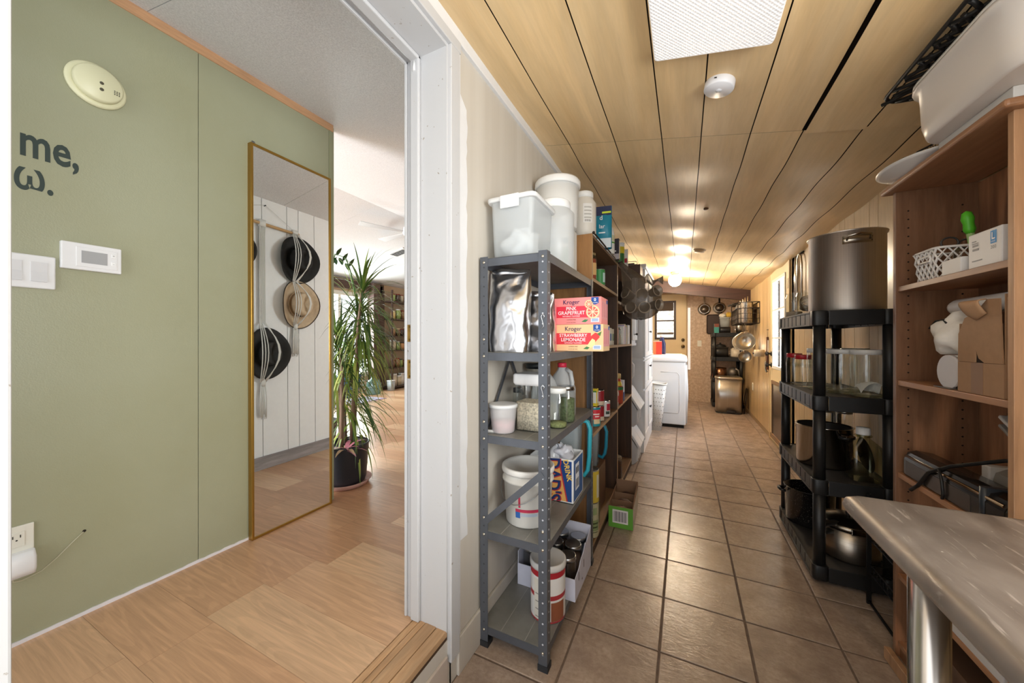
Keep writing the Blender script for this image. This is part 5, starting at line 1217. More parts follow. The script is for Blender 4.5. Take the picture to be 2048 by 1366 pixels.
cabm = mat('#d4d4d5', 0.45, var=0.03, vs_=10); cabd = mat('#dcdcdc', 0.4); iron = mat('#2a2624', 0.4, 0.7)
def bow_knob(t, x, y, z):
    k_ = obj('knob', MB().lathe([(0.004, 0), (0.004, 0.012), (0.011, 0.016), (0.011, 0.022), (0, 0.024)], 12, cap1=False), iron, t, (x, y, z), (0, R(90), 0))
    return k_
def panel_door(t, x, y0, y1, z0, z1, ky, kz):
    d_ = obj('door', MB().box(x, x + 0.012, y0, y1, z0, z1), cabd, t, bevel=0.002)
    f_ = MB()
    for a in ((y0, y1, z0, z0 + 0.05), (y0, y1, z1 - 0.05, z1), (y0, y0 + 0.05, z0 + 0.05, z1 - 0.05), (y1 - 0.05, y1, z0 + 0.05, z1 - 0.05)): f_.box(x + 0.012, x + 0.02, *a)
    obj('door_rail', f_, cabd, d_, bevel=0.002)
    bow_knob(d_, x + 0.02, ky, kz)
t = thing('wall_cabinet', 'white wall cabinet above the stacking bins', 'cabinet', (0, 0, 0))
obj('body', MB().box(XL + 0.002, -0.47, 3.58, 3.975, 1.17, 1.90), cabm, t)
panel_door(t, -0.47, 3.585, 3.775, 1.20, 1.895, 3.755, 1.26); panel_door(t, -0.47, 3.78, 3.97, 1.20, 1.895, 3.80, 1.26)
obj('base_rail', MB().box(XL + 0.002, -0.462, 3.578, 3.977, 1.145, 1.17), cabm, t)
t = thing('tall_cabinet', 'tall white cupboard between the bins and the washer', 'cupboard', (0, 0, 0))
obj('body', MB().box(XL + 0.013, -0.395, 4.0, 4.98, 0.06, 1.98), cabm, t)
obj('plinth', MB().box(XL + 0.013, -0.385, 3.995, 4.985, 0, 0.13), cabd, t, bevel=0.003)
obj('side_rail', MB().box(XL + 0.013, -0.38, 3.994, 4.986, 0.985, 1.01), cabd, t, bevel=0.003)
obj('cornice', MB().box(XL + 0.013, -0.365, 3.985, 4.995, 1.97, 2.01), cabd, t, bevel=0.004)
for z0, z1, kz in ((0.14, 0.66, 0.42), (0.68, 0.975, 0.9), (1.02, 1.96, 1.3)):
    panel_door(t, -0.395, 4.005, 4.485, z0, z1, 4.46, kz); panel_door(t, -0.395, 4.495, 4.975, z0, z1, 4.52, kz)
t = thing('laundry_basket', 'white laundry basket with punched holes leaning by the tall cupboard', 'basket', (-0.345, 5.16, 0.001), rot=(0, R(4), 0))
wb = mat('#dcdcda', 0.4)
obj('wall', MB().rrect(0.13, 0.2, 0, 0.62, 0.04, w1=0.17, d1=0.24, cap1=False), wb, t, solid=0.004)
obj('rim', MB().tube([(p[0], p[1], 0.62) for p in rring(0.18, 0.25, 0.045, (0, 0, 0), 0, 4)], 0.008, 6, closed=True), wb, t)
hb = MB()
for j in range(10):
    for i in range(4):
        x_ = -0.05 + i * 0.034 + (0.017 if j % 2 else 0); z_ = 0.06 + j * 0.054; yy = -0.1 - 0.02 * z_ / 0.62 - 0.0028
        hb.obox((x_, yy, z_), (0.014, 0.0006, 0.009), (0, 0.4, 0))
    for i in range(5):
        y_ = -0.075 + i * 0.037; z_ = 0.06 + j * 0.054; xx = 0.065 + 0.02 * z_ / 0.62 + 0.0028
        hb.obox((xx, y_, z_), (0.0006, 0.014, 0.009), (0.4, 0, 0))
obj('hole_pattern', hb, mat('#9d9a94', 0.8), t, kind='stuff')
t = thing('washing_machine', 'white top-loading washing machine past the laundry basket', 'washing machine', (0, 0, 0))
wm = mat('#dadadb', 0.32)
obj('cabinet', MB().box(-0.70, 0.015, 5.33, 6.0, 0.045, 0.90), wm, t, bevel=0.01)
obj('side_emboss', MB().tube([(-0.17 if False else -0.30, 5.3285, 0.2), (-0.08, 5.3285, 0.2), (-0.06, 5.3285, 0.24), (-0.06, 5.3285, 0.72), (-0.09, 5.3285, 0.76), (-0.30, 5.3285, 0.76)], 0.004, 5), wm, t)
obj('front_panel', MB().rings([rring(0.03, 0.63, 0.01, (0.02, 5.665, 0), 0.07), rring(0.045, 0.64, 0.014, (0.026, 5.665, 0), 0.5), rring(0.03, 0.63, 0.01, (0.02, 5.665, 0), 0.86)]), wm, t)
obj('top_deck', MB().rings([rring(0.735, 0.69, 0.03, (-0.335, 5.665, 0), 0.90), rring(0.745, 0.70, 0.03, (-0.335, 5.665, 0), 0.93), rring(0.735, 0.69, 0.04, (-0.335, 5.665, 0), 0.965), rring(0.66, 0.62, 0.05, (-0.335, 5.665, 0), 0.985)]), wm, t)
obj('lid', MB().rrect(0.5, 0.5, 0.984, 0.996, 0.04, (-0.28, 5.665, 0)), mat('#e2e2e2', 0.3), t)
obj('toe_base', MB().box(-0.68, -0.005, 5.36, 5.98, 0, 0.05), mat('#1e1b18', 0.8), t)
t = thing('detergent_jug', 'blue detergent jug with white cap on the washing machine', 'bottle', (-0.295, 5.62, 0.997)); obj('jug', MB().rings([rring(0.10, 0.10, 0.02, (0, 0, 0), 0), rring(0.10, 0.10, 0.02, (0, 0, 0), 0.15), rring(0.05, 0.05, 0.02, (0, 0, 0), 0.235), rring(0.05, 0.05, 0.02, (0, 0, 0), 0.25)]), mat('#2a2f58', 0.35), t); obj('cap', MB().lathe([(0.03, 0.245), (0.03, 0.285), (0, 0.287)], 18, cap1=False), mat('#d8d8dc', 0.4), t)
t = carton('detergent_box', 'red detergent box in front of the blue jug', (-0.345, 5.48, 0.997), 0.11, 0.07, 0.19, '#cf4030'); patch(t, -0.055, -0.02, 0.0, 0.185, -0.0353, '#d97a4a'); patch(t, -0.055, 0.055, 0.182, 0.1901, -0.0356, '#d8c9b9')

# ================================================================== BACK WALL
YW = YB
d2 = struct('door_2', MB().box(-0.733, 0.035, YW - 0.03, YW - 0.001, 0.01, 2.115), mat('#d6be93', 0.5), bevel=0.003)
obj('frame', MB().box(0.037, 0.055, YW - 0.036, YW - 0.001, 0, 2.14).box(-0.733, 0.055, YW - 0.036, YW - 0.001, 2.117, 2.14), mat('#b59a72', 0.5), d2)
wb_ = mat('#3c2a20', 0.5)
wf = obj('window_frame', MB().box(-0.545, -0.505, YW - 0.042, YW - 0.03, 1.215, 1.99).box(-0.19, -0.15, YW - 0.042, YW - 0.03, 1.215, 1.99).box(-0.505, -0.19, YW - 0.042, YW - 0.03, 1.215, 1.255).box(-0.505, -0.19, YW - 0.042, YW - 0.03, 1.95, 1.99).box(-0.505, -0.19, YW - 0.038, YW - 0.03, 1.58, 1.605), wb_, d2)
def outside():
    m, n, l, p = nt('painted_view_glow')
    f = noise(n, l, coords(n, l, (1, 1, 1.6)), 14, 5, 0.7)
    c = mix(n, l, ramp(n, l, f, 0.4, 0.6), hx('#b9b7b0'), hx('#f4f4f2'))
    l.new(c, p.inputs['Base Color']); l.new(c, p.inputs['Emission Color']); p.inputs['Emission Strength'].default_value = 0.6; p.inputs['Roughness'].default_value = 0.1  # painted outside view, glowing in place of real daylight
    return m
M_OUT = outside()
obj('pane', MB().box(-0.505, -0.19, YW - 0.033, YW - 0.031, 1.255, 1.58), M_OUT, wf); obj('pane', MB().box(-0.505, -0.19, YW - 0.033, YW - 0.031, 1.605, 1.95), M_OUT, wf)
obj('blind', MB().box(-0.50, -0.195, YW - 0.037, YW - 0.0335, 1.79, 1.95), mat('#4a3a2c', 0.7), wf)
obj('inner_sill', MB().box(-0.50, -0.195, YW - 0.037, YW - 0.0335, 1.315, 1.355), mat('#6a5a4c', 0.7), wf)
for z, r_ in ((1.205, 0.027), (1.08, 0.032)):
    obj('door_knob', MB().lathe([(0.03, 0), (0.03, 0.006), (0.012, 0.01), (0.012, 0.03), (r_, 0.04), (r_, 0.058), (0, 0.065)], 16, cap1=False), mat('#8a7452', 0.3, 0.9), d2, (-0.025, YW - 0.03, z), (R(90), 0, 0))
struct('glow_strip', MB().box(0.06, 0.105, YW - 0.014, YW - 0.001, 0.62, 1.84), mat('#e9e9ea', 0.5, emit=0.25))  # narrow white board; its glow stands in for daylight
t = thing('wall_switch', 'small ivory switch on the papered back wall', 'light switch', (0.265, YW, 1.136)); obj('plate', MB().box(-0.036, 0.036, -0.006, 0, -0.058, 0.058), iv, t, bevel=0.002); obj('toggle', MB().box(-0.006, 0.006, -0.014, -0.006, -0.008, 0.01), iv, t)
chrome = mat('#b9b2a8', 0.22, 1.0, var=0.12, vs_=14)
def pan(label, x, z, r, hc, zt):
    t = thing('frying_pan', label, 'pan', (x, YW - 0.004, z), group='pans on the papered wall')
    obj('pan_bowl', MB().lathe([(r * 0.78, 0), (r, 0.045), (r * 1.03, 0.046), (r * 0.97, 0.042), (r * 0.74, 0.006), (0, 0.005)], 28, cap1=False), chrome, t, (0, -0.05, 0), (R(-90), 0, 0))
    obj('pan_base', MB().lathe([(r * 0.7, 0), (r * 0.7, -0.003), (0, -0.0031)], 28, cap1=False), mat('#6b5f54', 0.35, 0.9), t, (0, -0.05, 0), (R(-90), 0, 0))
    obj('handle', MB().tube([(0, -0.03, r * 0.9), (0, -0.02, r * 1.2), (0, -0.012, zt - z)], 0.014, 8, flat=0.5), mat(hc, 0.3, 0.9), t)
    obj('hook', MB().cyl((0, -0.012, zt - z - 0.01), (0, 0.004, zt - z - 0.01), 0.004, 6), iron, t)
pan('steel frying pan with steel handle, hung nearer the cream door', 0.348, 1.80, 0.112, '#b5aca0', 2.08)
pan('steel frying pan with black handle, hung nearer the corner', 0.60, 1.815, 0.108, '#2b2725', 2.06)
t = thing('dark_baking_tray', 'dark brown baking tray hung behind the small black shelf', 'tray', (0.55, YW - 0.002, 1.505)); obj('tray', MB().rings([rring(0.31, 0.36, 0.03, (0, 0, 0), 0), rring(0.33, 0.38, 0.035, (0, 0, 0), 0.02), rring(0.32, 0.37, 0.034, (0, 0, 0), 0.02), rring(0.295, 0.345, 0.03, (0, 0, 0), 0.004)]), mat('#3b2c25', 0.45, 0.4), t, (0, 0, 0), (R(90), 0, 0))

# ---- small black plastic shelf in the far corner
blk = mat('#1d1c1c', 0.42, var=0.15, vs_=15); blkd = mat('#2a2624', 0.6, var=0.2, vs_=12)
def plastic_shelf(nm, label, x0, x1, y0, y1, levels, lip, pr, notch=True, post_top=None):
    t = thing(nm, label, 'shelf', ((x0 + x1) / 2, (y0 + y1) / 2, 0))
    w, d = x1 - x0, y1 - y0; ins = pr + 0.006
    zt = levels[-1]
    for k, z in enumerate(levels):
        mb = MB(); mb.box(-w / 2 + 0.006, w / 2 - 0.006, -d / 2 + 0.006, d / 2 - 0.006, z - 0.012, z - 0.004)
        pl = obj('platform', mb, blkd, t)
        for s_ in (-1, 1):
            lo, hi = sorted((s_ * d / 2, s_ * (d / 2 - 0.006)))
            obj('lip', MB().box(-w / 2 + 0.06, w / 2 - 0.06, lo, hi, z - lip, z), blk, pl, bevel=0.003)
            n_ = max(3, int(d / 0.10))
            L = (d - 0.12) / n_
            for i in range(n_):
                a = -d / 2 + 0.06 + i * L
                lo2, hi2 = sorted((s_ * (w / 2 - 0.003), s_ * (w / 2 - 0.010)))
                obj('lip_block', MB().box(lo2, hi2, a + 0.004, a + L - 0.004, z - lip * 0.92, z - 0.004), blk, pl, bevel=0.003)
            lo2, hi2 = sorted((s_ * (w / 2 - 0.004), s_ * (w / 2 + 0.001)))
            obj('rail', MB().box(lo2, hi2, -d / 2 + 0.05, d / 2 - 0.05, z - 0.008, z).box(lo2, hi2, -d / 2 + 0.05, d / 2 - 0.05, z - lip, z - lip + 0.008), blk, pl)
        for sx_ in (-1, 1):
            for sy_ in (-1, 1):
                obj('corner_socket', MB().rrect(0.064, 0.064, z - lip, z, 0.02, (sx_ * (w / 2 - 0.031), sy_ * (d / 2 - 0.031), 0), k=4), blk, pl, bevel=0.002)
    for sx_ in (-1, 1):
        for sy_ in (-1, 1):
            for k in range(len(levels) - 1):
                obj('post', MB().cyl((sx_ * (w / 2 - ins), sy_ * (d / 2 - ins), levels[k] - 0.001), (sx_ * (w / 2 - ins), sy_ * (d / 2 - ins), levels[k + 1] - lip + 0.001), pr, 16), blk, t)
    return t
plastic_shelf('corner_shelf', 'small black plastic shelf in the far corner behind the steel bin', 0.45, 0.925, 7.26, 7.77, [0.09, 0.53, 0.90, 1.33], 0.07, 0.027)
zS = 1.327
t = thing('food_processor', 'food processor with clear bowl on the far corner shelf', 'appliance', (0.655, 7.42, zS)); obj('base', MB().rrect(0.17, 0.17, 0, 0.11, 0.03), mat('#201d1c', 0.35), t); obj('bowl', MB().lathe([(0.07, 0.11), (0.085, 0.27)], 24), frosted('#cdd2d2', 0.6, 0.1), t); obj('bowl_lid', MB().lathe([(0.088, 0.265), (0.088, 0.285)], 24), frosted('#cdd2d2', 0.4, 0.1), t)
jar('tall_glass', 'tall clear glass between the food processor and the steel canister', 'glass', (0.805, 7.40, zS), 0.035, 0.2, None, neck=1.0)
t = thing('steel_canister', 'short steel canister with dark lid on the corner shelf', 'canister', (0.872, 7.36, zS)); obj('body', MB().lathe([(0.048, 0), (0.05, 0.13), (0.042, 0.15)], 24), brushed('#c9c0b4', 0.3, 'h'), t); obj('lid', MB().lathe([(0.044, 0.148), (0.04, 0.175), (0, 0.178)], 24, cap1=False), mat('#2c2825', 0.4), t)
t = carton('teal_carton', 'teal and brown carton at the edge of the corner shelf', (0.525, 7.42, zS), 0.075, 0.06, 0.17, '#3d8f86'); patch(t, -0.037, 0.037, 0.11, 0.17, -0.0303, '#7a3e28')
t = thing('sponge_bundle', 'pale and yellow sponges piled on the food processor', 'sponge', (0.655, 7.42, zS + 0.2855)); blob(t, 'sponge', 0.06, 0.05, 0.035, (-0.03, 0, 0.03), mat('#dcd6c8', 0.9, var=0.15, vs_=60), 0.2, 3); blob(t, 'sponge', 0.06, 0.05, 0.045, (0.07, 0, 0.04), mat('#c9a23f', 0.9, var=0.15, vs_=60), 0.2, 5)
t = thing('black_cooker', 'black electric cooker with a dark pan on it, upper middle of the corner shelf', 'cooker', (0.585, 7.43, 0.897)); obj('body', MB().rrect(0.24, 0.22, 0, 0.17, 0.03), mat('#1b1918', 0.35), t); obj('rim', MB().rrect(0.25, 0.23, 0.17, 0.18, 0.03), mat('#6d675e', 0.3, 0.8), t); obj('pan_lid', MB().lathe([(0.1, 0.18), (0.08, 0.22), (0.015, 0.235), (0.02, 0.255), (0, 0.258)], 24, cap1=False), mat('#24211f', 0.35), t)
t = thing('cream_pot', 'cream enamel pot with knobbed lid on the corner shelf', 'pot', (0.83, 7.44, 0.897)); obj('pot', MB().lathe([(0.075, 0), (0.09, 0.02), (0.095, 0.14)], 28), mat('#d3c5b0', 0.35), t); obj('lid', MB().lathe([(0.097, 0.14), (0.05, 0.165), (0.012, 0.17), (0.018, 0.19), (0, 0.195)], 28, cap1=False), mat('#cbbda8', 0.35), t); obj('loop_handle', MB().tube([(-0.085, -0.03, 0.10), (-0.12, -0.03, 0.10), (-0.12, -0.03, 0.06), (-0.085, -0.03, 0.06)], 0.007, 6), mat('#d3c5b0', 0.35), t)
t = thing('copper_pan', 'copper-toned saucepan on the lower board of the corner shelf', 'pan', (0.58, 7.40, 0.527)); obj('pan', MB().lathe([(0.09, 0), (0.1, 0.01), (0.1, 0.18), (0.095, 0.18), (0.09, 0.02), (0, 0.015)], 28, cap1=False), mat('#8a6248', 0.25, 0.9), t)
t = thing('grey_colander', 'grey bowl lying on its side next to the copper pan', 'bowl', (0.775, 7.42, 0.527)); blob(t, 'bowl', 0.08, 0.1, 0.1, (0, 0, 0.088), mat('#6b6661', 0.35, 0.6), 0.05, 2); obj('handle', MB().tube([(0.04, -0.06, 0.17), (0.08, -0.06, 0.14), (0.10, -0.06, 0.03)], 0.012, 8), mat('#8e8578', 0.4), t)
t = carton('orange_packet', 'small orange packet at the left end of the corner shelf', (0.482, 7.335, 0.527), 0.05, 0.05, 0.07, '#a8482c')
# ---- steel pedal bin
t = thing('pedal_bin', 'tall rectangular stainless steel pedal bin in the far corner', 'trash can', (0.655, 6.88, 0.001))
bs_ = brushed('#c6c2bc', 0.3, 'z')
obj('body', MB().rings([rring(0.365, 0.30, 0.06, (0, 0, 0), 0.015, 6), rring(0.365, 0.30, 0.06, (0, 0, 0), 0.56, 6)]), bs_, t)
obj('lid', MB().rings([rring(0.38, 0.315, 0.065, (0, 0, 0), 0.56, 6), rring(0.38, 0.315, 0.065, (0, 0, 0), 0.585, 6), rring(0.34, 0.28, 0.06, (0, 0, 0), 0.6, 6)]), brushed('#cfcac2', 0.28, 'x'), t)
obj('base', MB().rrect(0.37, 0.305, 0, 0.018, 0.06, k=6), mat('#1d1a18', 0.5), t)
obj('pedal', MB().box(-0.035, 0.09, -0.165, -0.15, 0.02, 0.05), mat('#2a2522', 0.4), t)
t = thing('leaning_rack', 'thin folded rack leaning between the steel bin and the wall', 'rack', (0.893, 6.90, 0.001)); obj('wire_frame', MB().tube([(-0.02, -0.1, 0.004), (0.035, -0.02, 0.40), (0.035, 0.1, 0.40), (-0.02, 0.16, 0.004)], 0.006, 6).tube([(0.0, -0.07, 0.15), (0.0, 0.15, 0.15)], 0.004, 6), mat('#2c2622', 0.4, 0.6), t)

# ---- wire basket and pans hung on the right wall
t = thing('wire_basket', 'dark wire basket of pans hung on the right wall', 'basket', (XR, 6.35, 1.44))
wr_ = mat('#2b2522', 0.4, 0.7)
bw, bl, bh = 0.26, 0.78, 0.30
fr_ = MB()
for z in (0.0, bh * 0.72, bh): fr_.tube([(-0.004, -bl / 2, z), (-bw, -bl / 2, z), (-bw, bl / 2, z), (-0.004, bl / 2, z)], 0.006 if z else 0.005, 6, closed=True)
for y_ in (-bl / 2, bl / 2):
    for x_ in (-0.004, -bw): fr_.cyl((x_, y_, 0), (x_, y_, bh), 0.006, 6)
obj('frame', fr_, wr_, t)
ww = MB()
for i in range(1, 16): ww.tube([(-0.006, -bl / 2 + bl * i / 16, bh * 0.72), (-0.006, -bl / 2 + bl * i / 16, 0.002), (-bw, -bl / 2 + bl * i / 16, 0.002), (-bw, -bl / 2 + bl * i / 16, bh * 0.72)], 0.0025, 4)
for i in range(1, 7): ww.tube([(-bw * i / 7, -bl / 2, bh * 0.72), (-bw * i / 7, -bl / 2, 0), (-bw * i / 7, bl / 2, 0), (-bw * i / 7, bl / 2, bh * 0.72)], 0.0025, 4)
for z in (0.07, 0.14): ww.tube([(-0.004, -bl / 2, z), (-bw, -bl / 2, z), (-bw, bl / 2, z), (-0.004, bl / 2, z)], 0.0025, 4)
obj('wire_mesh', ww, wr_, t, kind='stuff')
for k, y_ in enumerate((-0.34, -0.22, -0.1, 0.02)):
    obj('s_hook', MB().tube([(-0.16, y_, 0.002), (-0.16, y_, -0.09), (-0.15, y_, -0.115), (-0.135, y_, -0.1)], 0.004, 6), mat('#6b6258', 0.3, 0.9), t)
for k, (y_, r_, z_, lab, dx) in enumerate(((6.20, 0.085, 1.645, 'steel saucepan nearest of the three standing in the wire basket', -0.13), (6.40, 0.10, 1.655, 'larger steel saucepan in the middle of the wire basket', -0.14), (6.60, 0.085, 1.63, 'saucepan at the far end of the wire basket', -0.14))):
    t = thing('saucepan', lab, 'pan', (XR + dx, y_, 1.449 + r_ * 0.0), group='saucepans in the wire basket')
    obj('pan', MB().lathe([(r_ * 0.9, 0), (r_, 0.02), (r_, 0.30), (r_ * 1.04, 0.31), (r_ * 0.96, 0.305), (r_ * 0.92, 0.03), (0, 0.02)], 28, cap1=False), chrome, t)
    obj('handle', MB().tube([(-r_, 0, 0.28), (-r_ - 0.05, 0, 0.30), (-r_ - 0.10, 0, 0.29)], 0.009, 6), mat('#3c342d', 0.35, 0.7), t)
    for q_ in range(3): obj('utensil', MB().tube([(0.02 * q_ - 0.02, 0.01 * q_, 0.03), (0.03 * q_ - 0.04, 0.02 * q_, 0.33), (0.034 * q_ - 0.045, 0.02 * q_, 0.36 + 0.02 * q_)], 0.006, 6), mat('#d9d2c6', 0.2, 1.0), t)
def hung_bowl(nm, label, y, z, r, depth, m_, x=None):
    t = thing(nm, label, 'pan', (XR - 0.16, y, z))
    obj('bowl', MB().lathe([(0.001, 0), (r * 0.5, 0.004), (r * 0.85, depth * 0.55), (r, depth), (r * 1.04, depth + 0.002), (r * 0.97, depth - 0.002), (r * 0.8, depth * 0.5), (r * 0.4, 0.012), (0.001, 0.01)], 28), m_, t, (0, 0, 0), (R(78), 0, R(-14)))
    obj('loop', MB().tube([(-0.03, -depth * 0.9, r * 0.98), (-0.02, -depth * 0.9, r * 1.22), (0.02, -depth * 0.9, r * 1.22), (0.03, -depth * 0.9, r * 0.98)], 0.005, 6), mat('#b9b1a6', 0.25, 1.0), t)
hung_bowl('hanging_colander', 'round steel colander hung under the wire basket, nearer the door', 6.02, 1.165, 0.125, 0.10, mat('#b3aa9c', 0.25, 1.0))
hung_bowl('aluminium_lid', 'flat aluminium lid hung under the wire basket, nearer the corner', 6.36, 1.165, 0.125, 0.03, mat('#cfd2d6', 0.3, 1.0))  # a flat pot lid, hung beside the colander
hung_bowl('hanging_ladle', 'small dark steel bowl hanging lowest under the wire basket', 6.06, 0.955, 0.08, 0.05, mat('#8d867c', 0.3, 1.0))
t = thing('paper_roll_holder', 'short pale roll on the wall beside the hanging key strap', 'roll', (XR, 5.56, 1.03)); obj('roll', MB().cyl((-0.13, 0, 0), (-0.02, 0, 0), 0.045, 20), mat('#cdbda4', 0.7), t); obj('bracket', MB().cyl((-0.145, 0, 0), (0, 0, 0), 0.014, 12), mat('#3a2a22', 0.5), t)
t = thing('key_strap', 'brown strap with keys and tools hanging beside the right-hand door', 'strap', (XR, 5.40, 1.33)); obj('nail', MB().cyl((0, 0, 0), (-0.02, 0, 0), 0.004, 6), iron, t); obj('cord', MB().tube([(-0.012, 0, 0), (-0.012, 0, -0.1)], 0.003, 5), mat('#8a7a66', 0.7), t); obj('strap', MB().box(-0.022, -0.006, -0.03, 0.02, -0.5, -0.09), mat('#5b3626', 0.6), t, bevel=0.003); obj('white_tag', MB().box(-0.018, -0.006, -0.07, -0.04, -0.28, -0.13), mat('#d6cfc2', 0.6), t); obj('key_bunch', MB().tube([(-0.02, 0.0, -0.4), (-0.03, 0.03, -0.42), (-0.03, 0.02, -0.5), (-0.02, -0.01, -0.53)], 0.012, 6), mat('#9a917f', 0.3, 0.9), t)
t = thing('wall_outlet', 'ivory outlet low on the panelled right wall', 'outlet', (XR, 6.525, 0.487)); obj('plate', MB().box(-0.006, 0, -0.04, 0.04, -0.058, 0.058), iv, t, bevel=0.002); obj('receptacle', MB().box(-0.009, -0.006, -0.017, 0.017, 0.006, 0.04).box(-0.009, -0.006, -0.017, 0.017, -0.04, -0.006), mat('#cfc9b8', 0.5), t)

# ---- right-hand door with nine-light window and pet flap
dm = mat('#d2bc90', 0.45, var=0.03)
struct('trim_11', MB().box(XR - 0.02, XR + 0.09, 4.37, 5.27, -0.004, 0.018), mat('#8a7355', 0.5))
d3 = struct('door_3', MB().box(XR - 0.012, XR + 0.03, 4.40, 5.24, 0.02, 0.885).box(XR - 0.012, XR + 0.03, 4.40, 5.24, 1.885, 2.01).box(XR - 0.012, XR + 0.03, 4.40, 4.515, 0.885, 1.885).box(XR - 0.012, XR + 0.03, 5.08, 5.24, 0.885, 1.885), dm)
obj('frame', MB().box(XR - 0.016, XR + 0.04, 4.36, 4.398, 0, 2.02).box(XR - 0.016, XR + 0.04, 5.242, 5.28, 0, 2.02).box(XR - 0.016, XR + 0.04, 4.398, 5.242, 2.012, 2.03), mat('#c2a97c', 0.5), d3, bevel=0.002)
mm = mat('#d9d4c8', 0.45)
wfr = obj('window_frame', MB().box(XR - 0.022, XR - 0.006, 4.5, 4.535, 0.87, 1.9).box(XR - 0.022, XR - 0.006, 5.06, 5.095, 0.87, 1.9).box(XR - 0.022, XR - 0.006, 4.535, 5.06, 0.87, 0.905).box(XR - 0.022, XR - 0.006, 4.535, 5.06, 1.865, 1.9), mm, d3, bevel=0.002)
for k in range(1, 3):
    obj('muntin', MB().box(XR - 0.02, XR - 0.008, 4.535 + 0.175 * k - 0.009, 4.535 + 0.175 * k + 0.009, 0.905, 1.865), mm, wfr); obj('muntin', MB().box(XR - 0.0185, XR - 0.0085, 4.535, 5.06, 0.905 + 0.32 * k - 0.009, 0.905 + 0.32 * k + 0.009), mm, wfr)
for i in range(3):
    for j in range(3): obj('pane', MB().box(XR + 0.004, XR + 0.008, 4.535 + 0.175 * i + 0.009, 4.535 + 0.175 * (i + 1) - 0.009, 0.905 + 0.32 * j + 0.009, 0.905 + 0.32 * (j + 1) - 0.009), glass('#f2f6fa', 0.98), wfr)
for z in (1.04, 0.905):
    obj('door_knob', MB().lathe([(0.03, 0), (0.03, 0.006), (0.012, 0.012), (0.012, 0.032), (0.027, 0.04), (0.026, 0.058), (0, 0.064)], 16, cap1=False), iron, d3, (XR - 0.012, 5.17, z), (0, R(-90), 0))
for z in (1.72, 0.95): obj('hinge', MB().box(XR - 0.018, XR - 0.012, 4.39, 4.42, z, z + 0.1), mat('#7a6a54', 0.4, 0.7), d3)
pf = obj('pet_flap_frame', MB().box(XR - 0.03, XR - 0.012, 4.58, 4.62, 0.1, 0.73).box(XR - 0.03, XR - 0.012, 5.06, 5.10, 0.1, 0.73).box(XR - 0.03, XR - 0.012, 4.62, 5.06, 0.69, 0.73).box(XR - 0.036, XR - 0.012, 4.56, 5.12, 0.06, 0.11), mat('#7d5f42', 0.5), d3, bevel=0.003)
obj('pet_flap', MB().box(XR - 0.022, XR - 0.014, 4.62, 5.06, 0.11, 0.69), mat('#3a302a', 0.25), pf)
# utensils hung between the door and the black shelf
t = thing('hanging_tongs', 'steel tongs and a clear ladle hanging right of the glazed door', 'utensil', (XR, 4.05, 1.98)); obj('hook_rail', MB().cyl((-0.01, -0.14, 0), (-0.01, 0.12, 0), 0.006, 6), iron, t); obj('tongs', MB().tube([(-0.02, 0.06, -0.004), (-0.02, 0.05, -0.22), (-0.02, 0.03, -0.42)], 0.008, 6).tube([(-0.02, 0.06, -0.004), (-0.02, 0.085, -0.22), (-0.02, 0.09, -0.42)], 0.008, 6), mat('#b7aea2', 0.25, 1.0), t); obj('ladle_frame', MB().tube([(-0.02, -0.13, -0.42), (-0.02, -0.13, -0.1), (-0.02, -0.10, -0.03), (-0.02, -0.05, 0.0), (-0.02, 0.0, -0.03), (-0.02, 0.01, -0.1), (-0.02, 0.01, -0.42)], 0.008, 6), mat('#cfc7ba', 0.2, 1.0), t); obj('strap', MB().box(-0.016, -0.006, 0.10, 0.135, -0.5, -0.03), mat('#5a4a38', 0.6), t)
# ================================================================== BLACK PLASTIC TOWER SHELF
tw = plastic_shelf('black_tower_shelf', 'black plastic four-tier shelf holding pots and jars on the right', 0.572, 0.892, 2.222, 2.932, [0.092, 0.514, 0.926, 1.345], 0.072, 0.025)
ss = brushed('#eae0d4', 0.42, 'z')
ssh = mat('#c2bab0', 0.14, 1.0)
z1 = 1.342
t = thing('stock_pot', 'very large brushed steel stock pot on top of the black tower shelf', 'pot', (0.748, 2.395, z1))
r_ = 0.148; hh = 0.385
obj('body', MB().lathe([(r_ * 0.97, 0), (r_, 0.008), (r_, hh), (r_ + 0.006, hh + 0.002), (r_ + 0.007, hh + 0.008), (r_ + 0.001, hh + 0.009), (r_ - 0.003, hh), (r_ - 0.003, 0.012), (0, 0.01)], 64, cap1=False), ss, t)
pl = [(r_ * math.cos(R(a)) * 1.004, r_ * math.sin(R(a)) * 1.004) for a in range(248, 293, 4)]
hd = obj('handle_plate', MB().rings([[(x, y, z) for x, y in pl] for z in (hh - 0.06, hh - 0.022)], 0, True, False, False, False), mat('#c9bfae', 0.3, 1.0), t, solid=0.002)
obj('handle_bail', MB().tube([((r_ + 0.006) * math.cos(R(254)), (r_ + 0.006) * math.sin(R(254)), hh - 0.045), ((r_ + 0.02) * math.cos(R(256)), (r_ + 0.02) * math.sin(R(256)), hh - 0.026), ((r_ + 0.026) * math.cos(R(270)), (r_ + 0.026) * math.sin(R(270)), hh - 0.020), ((r_ + 0.02) * math.cos(R(284)), (r_ + 0.02) * math.sin(R(284)), hh - 0.026), ((r_ + 0.006) * math.cos(R(286)), (r_ + 0.006) * math.sin(R(286)), hh - 0.045)], 0.005, 8), ssh, t)
for a in (250, 290):
    for dz in (-0.05, -0.032): obj('rivet', MB().lathe([(0.003, 0), (0.002, 0.002)], 8), mat('#5a5248', 0.3, 1.0), t, ((r_ + 0.002) * math.cos(R(a)), (r_ + 0.002) * math.sin(R(a)), hh + dz), (0, R(90), R(a)))
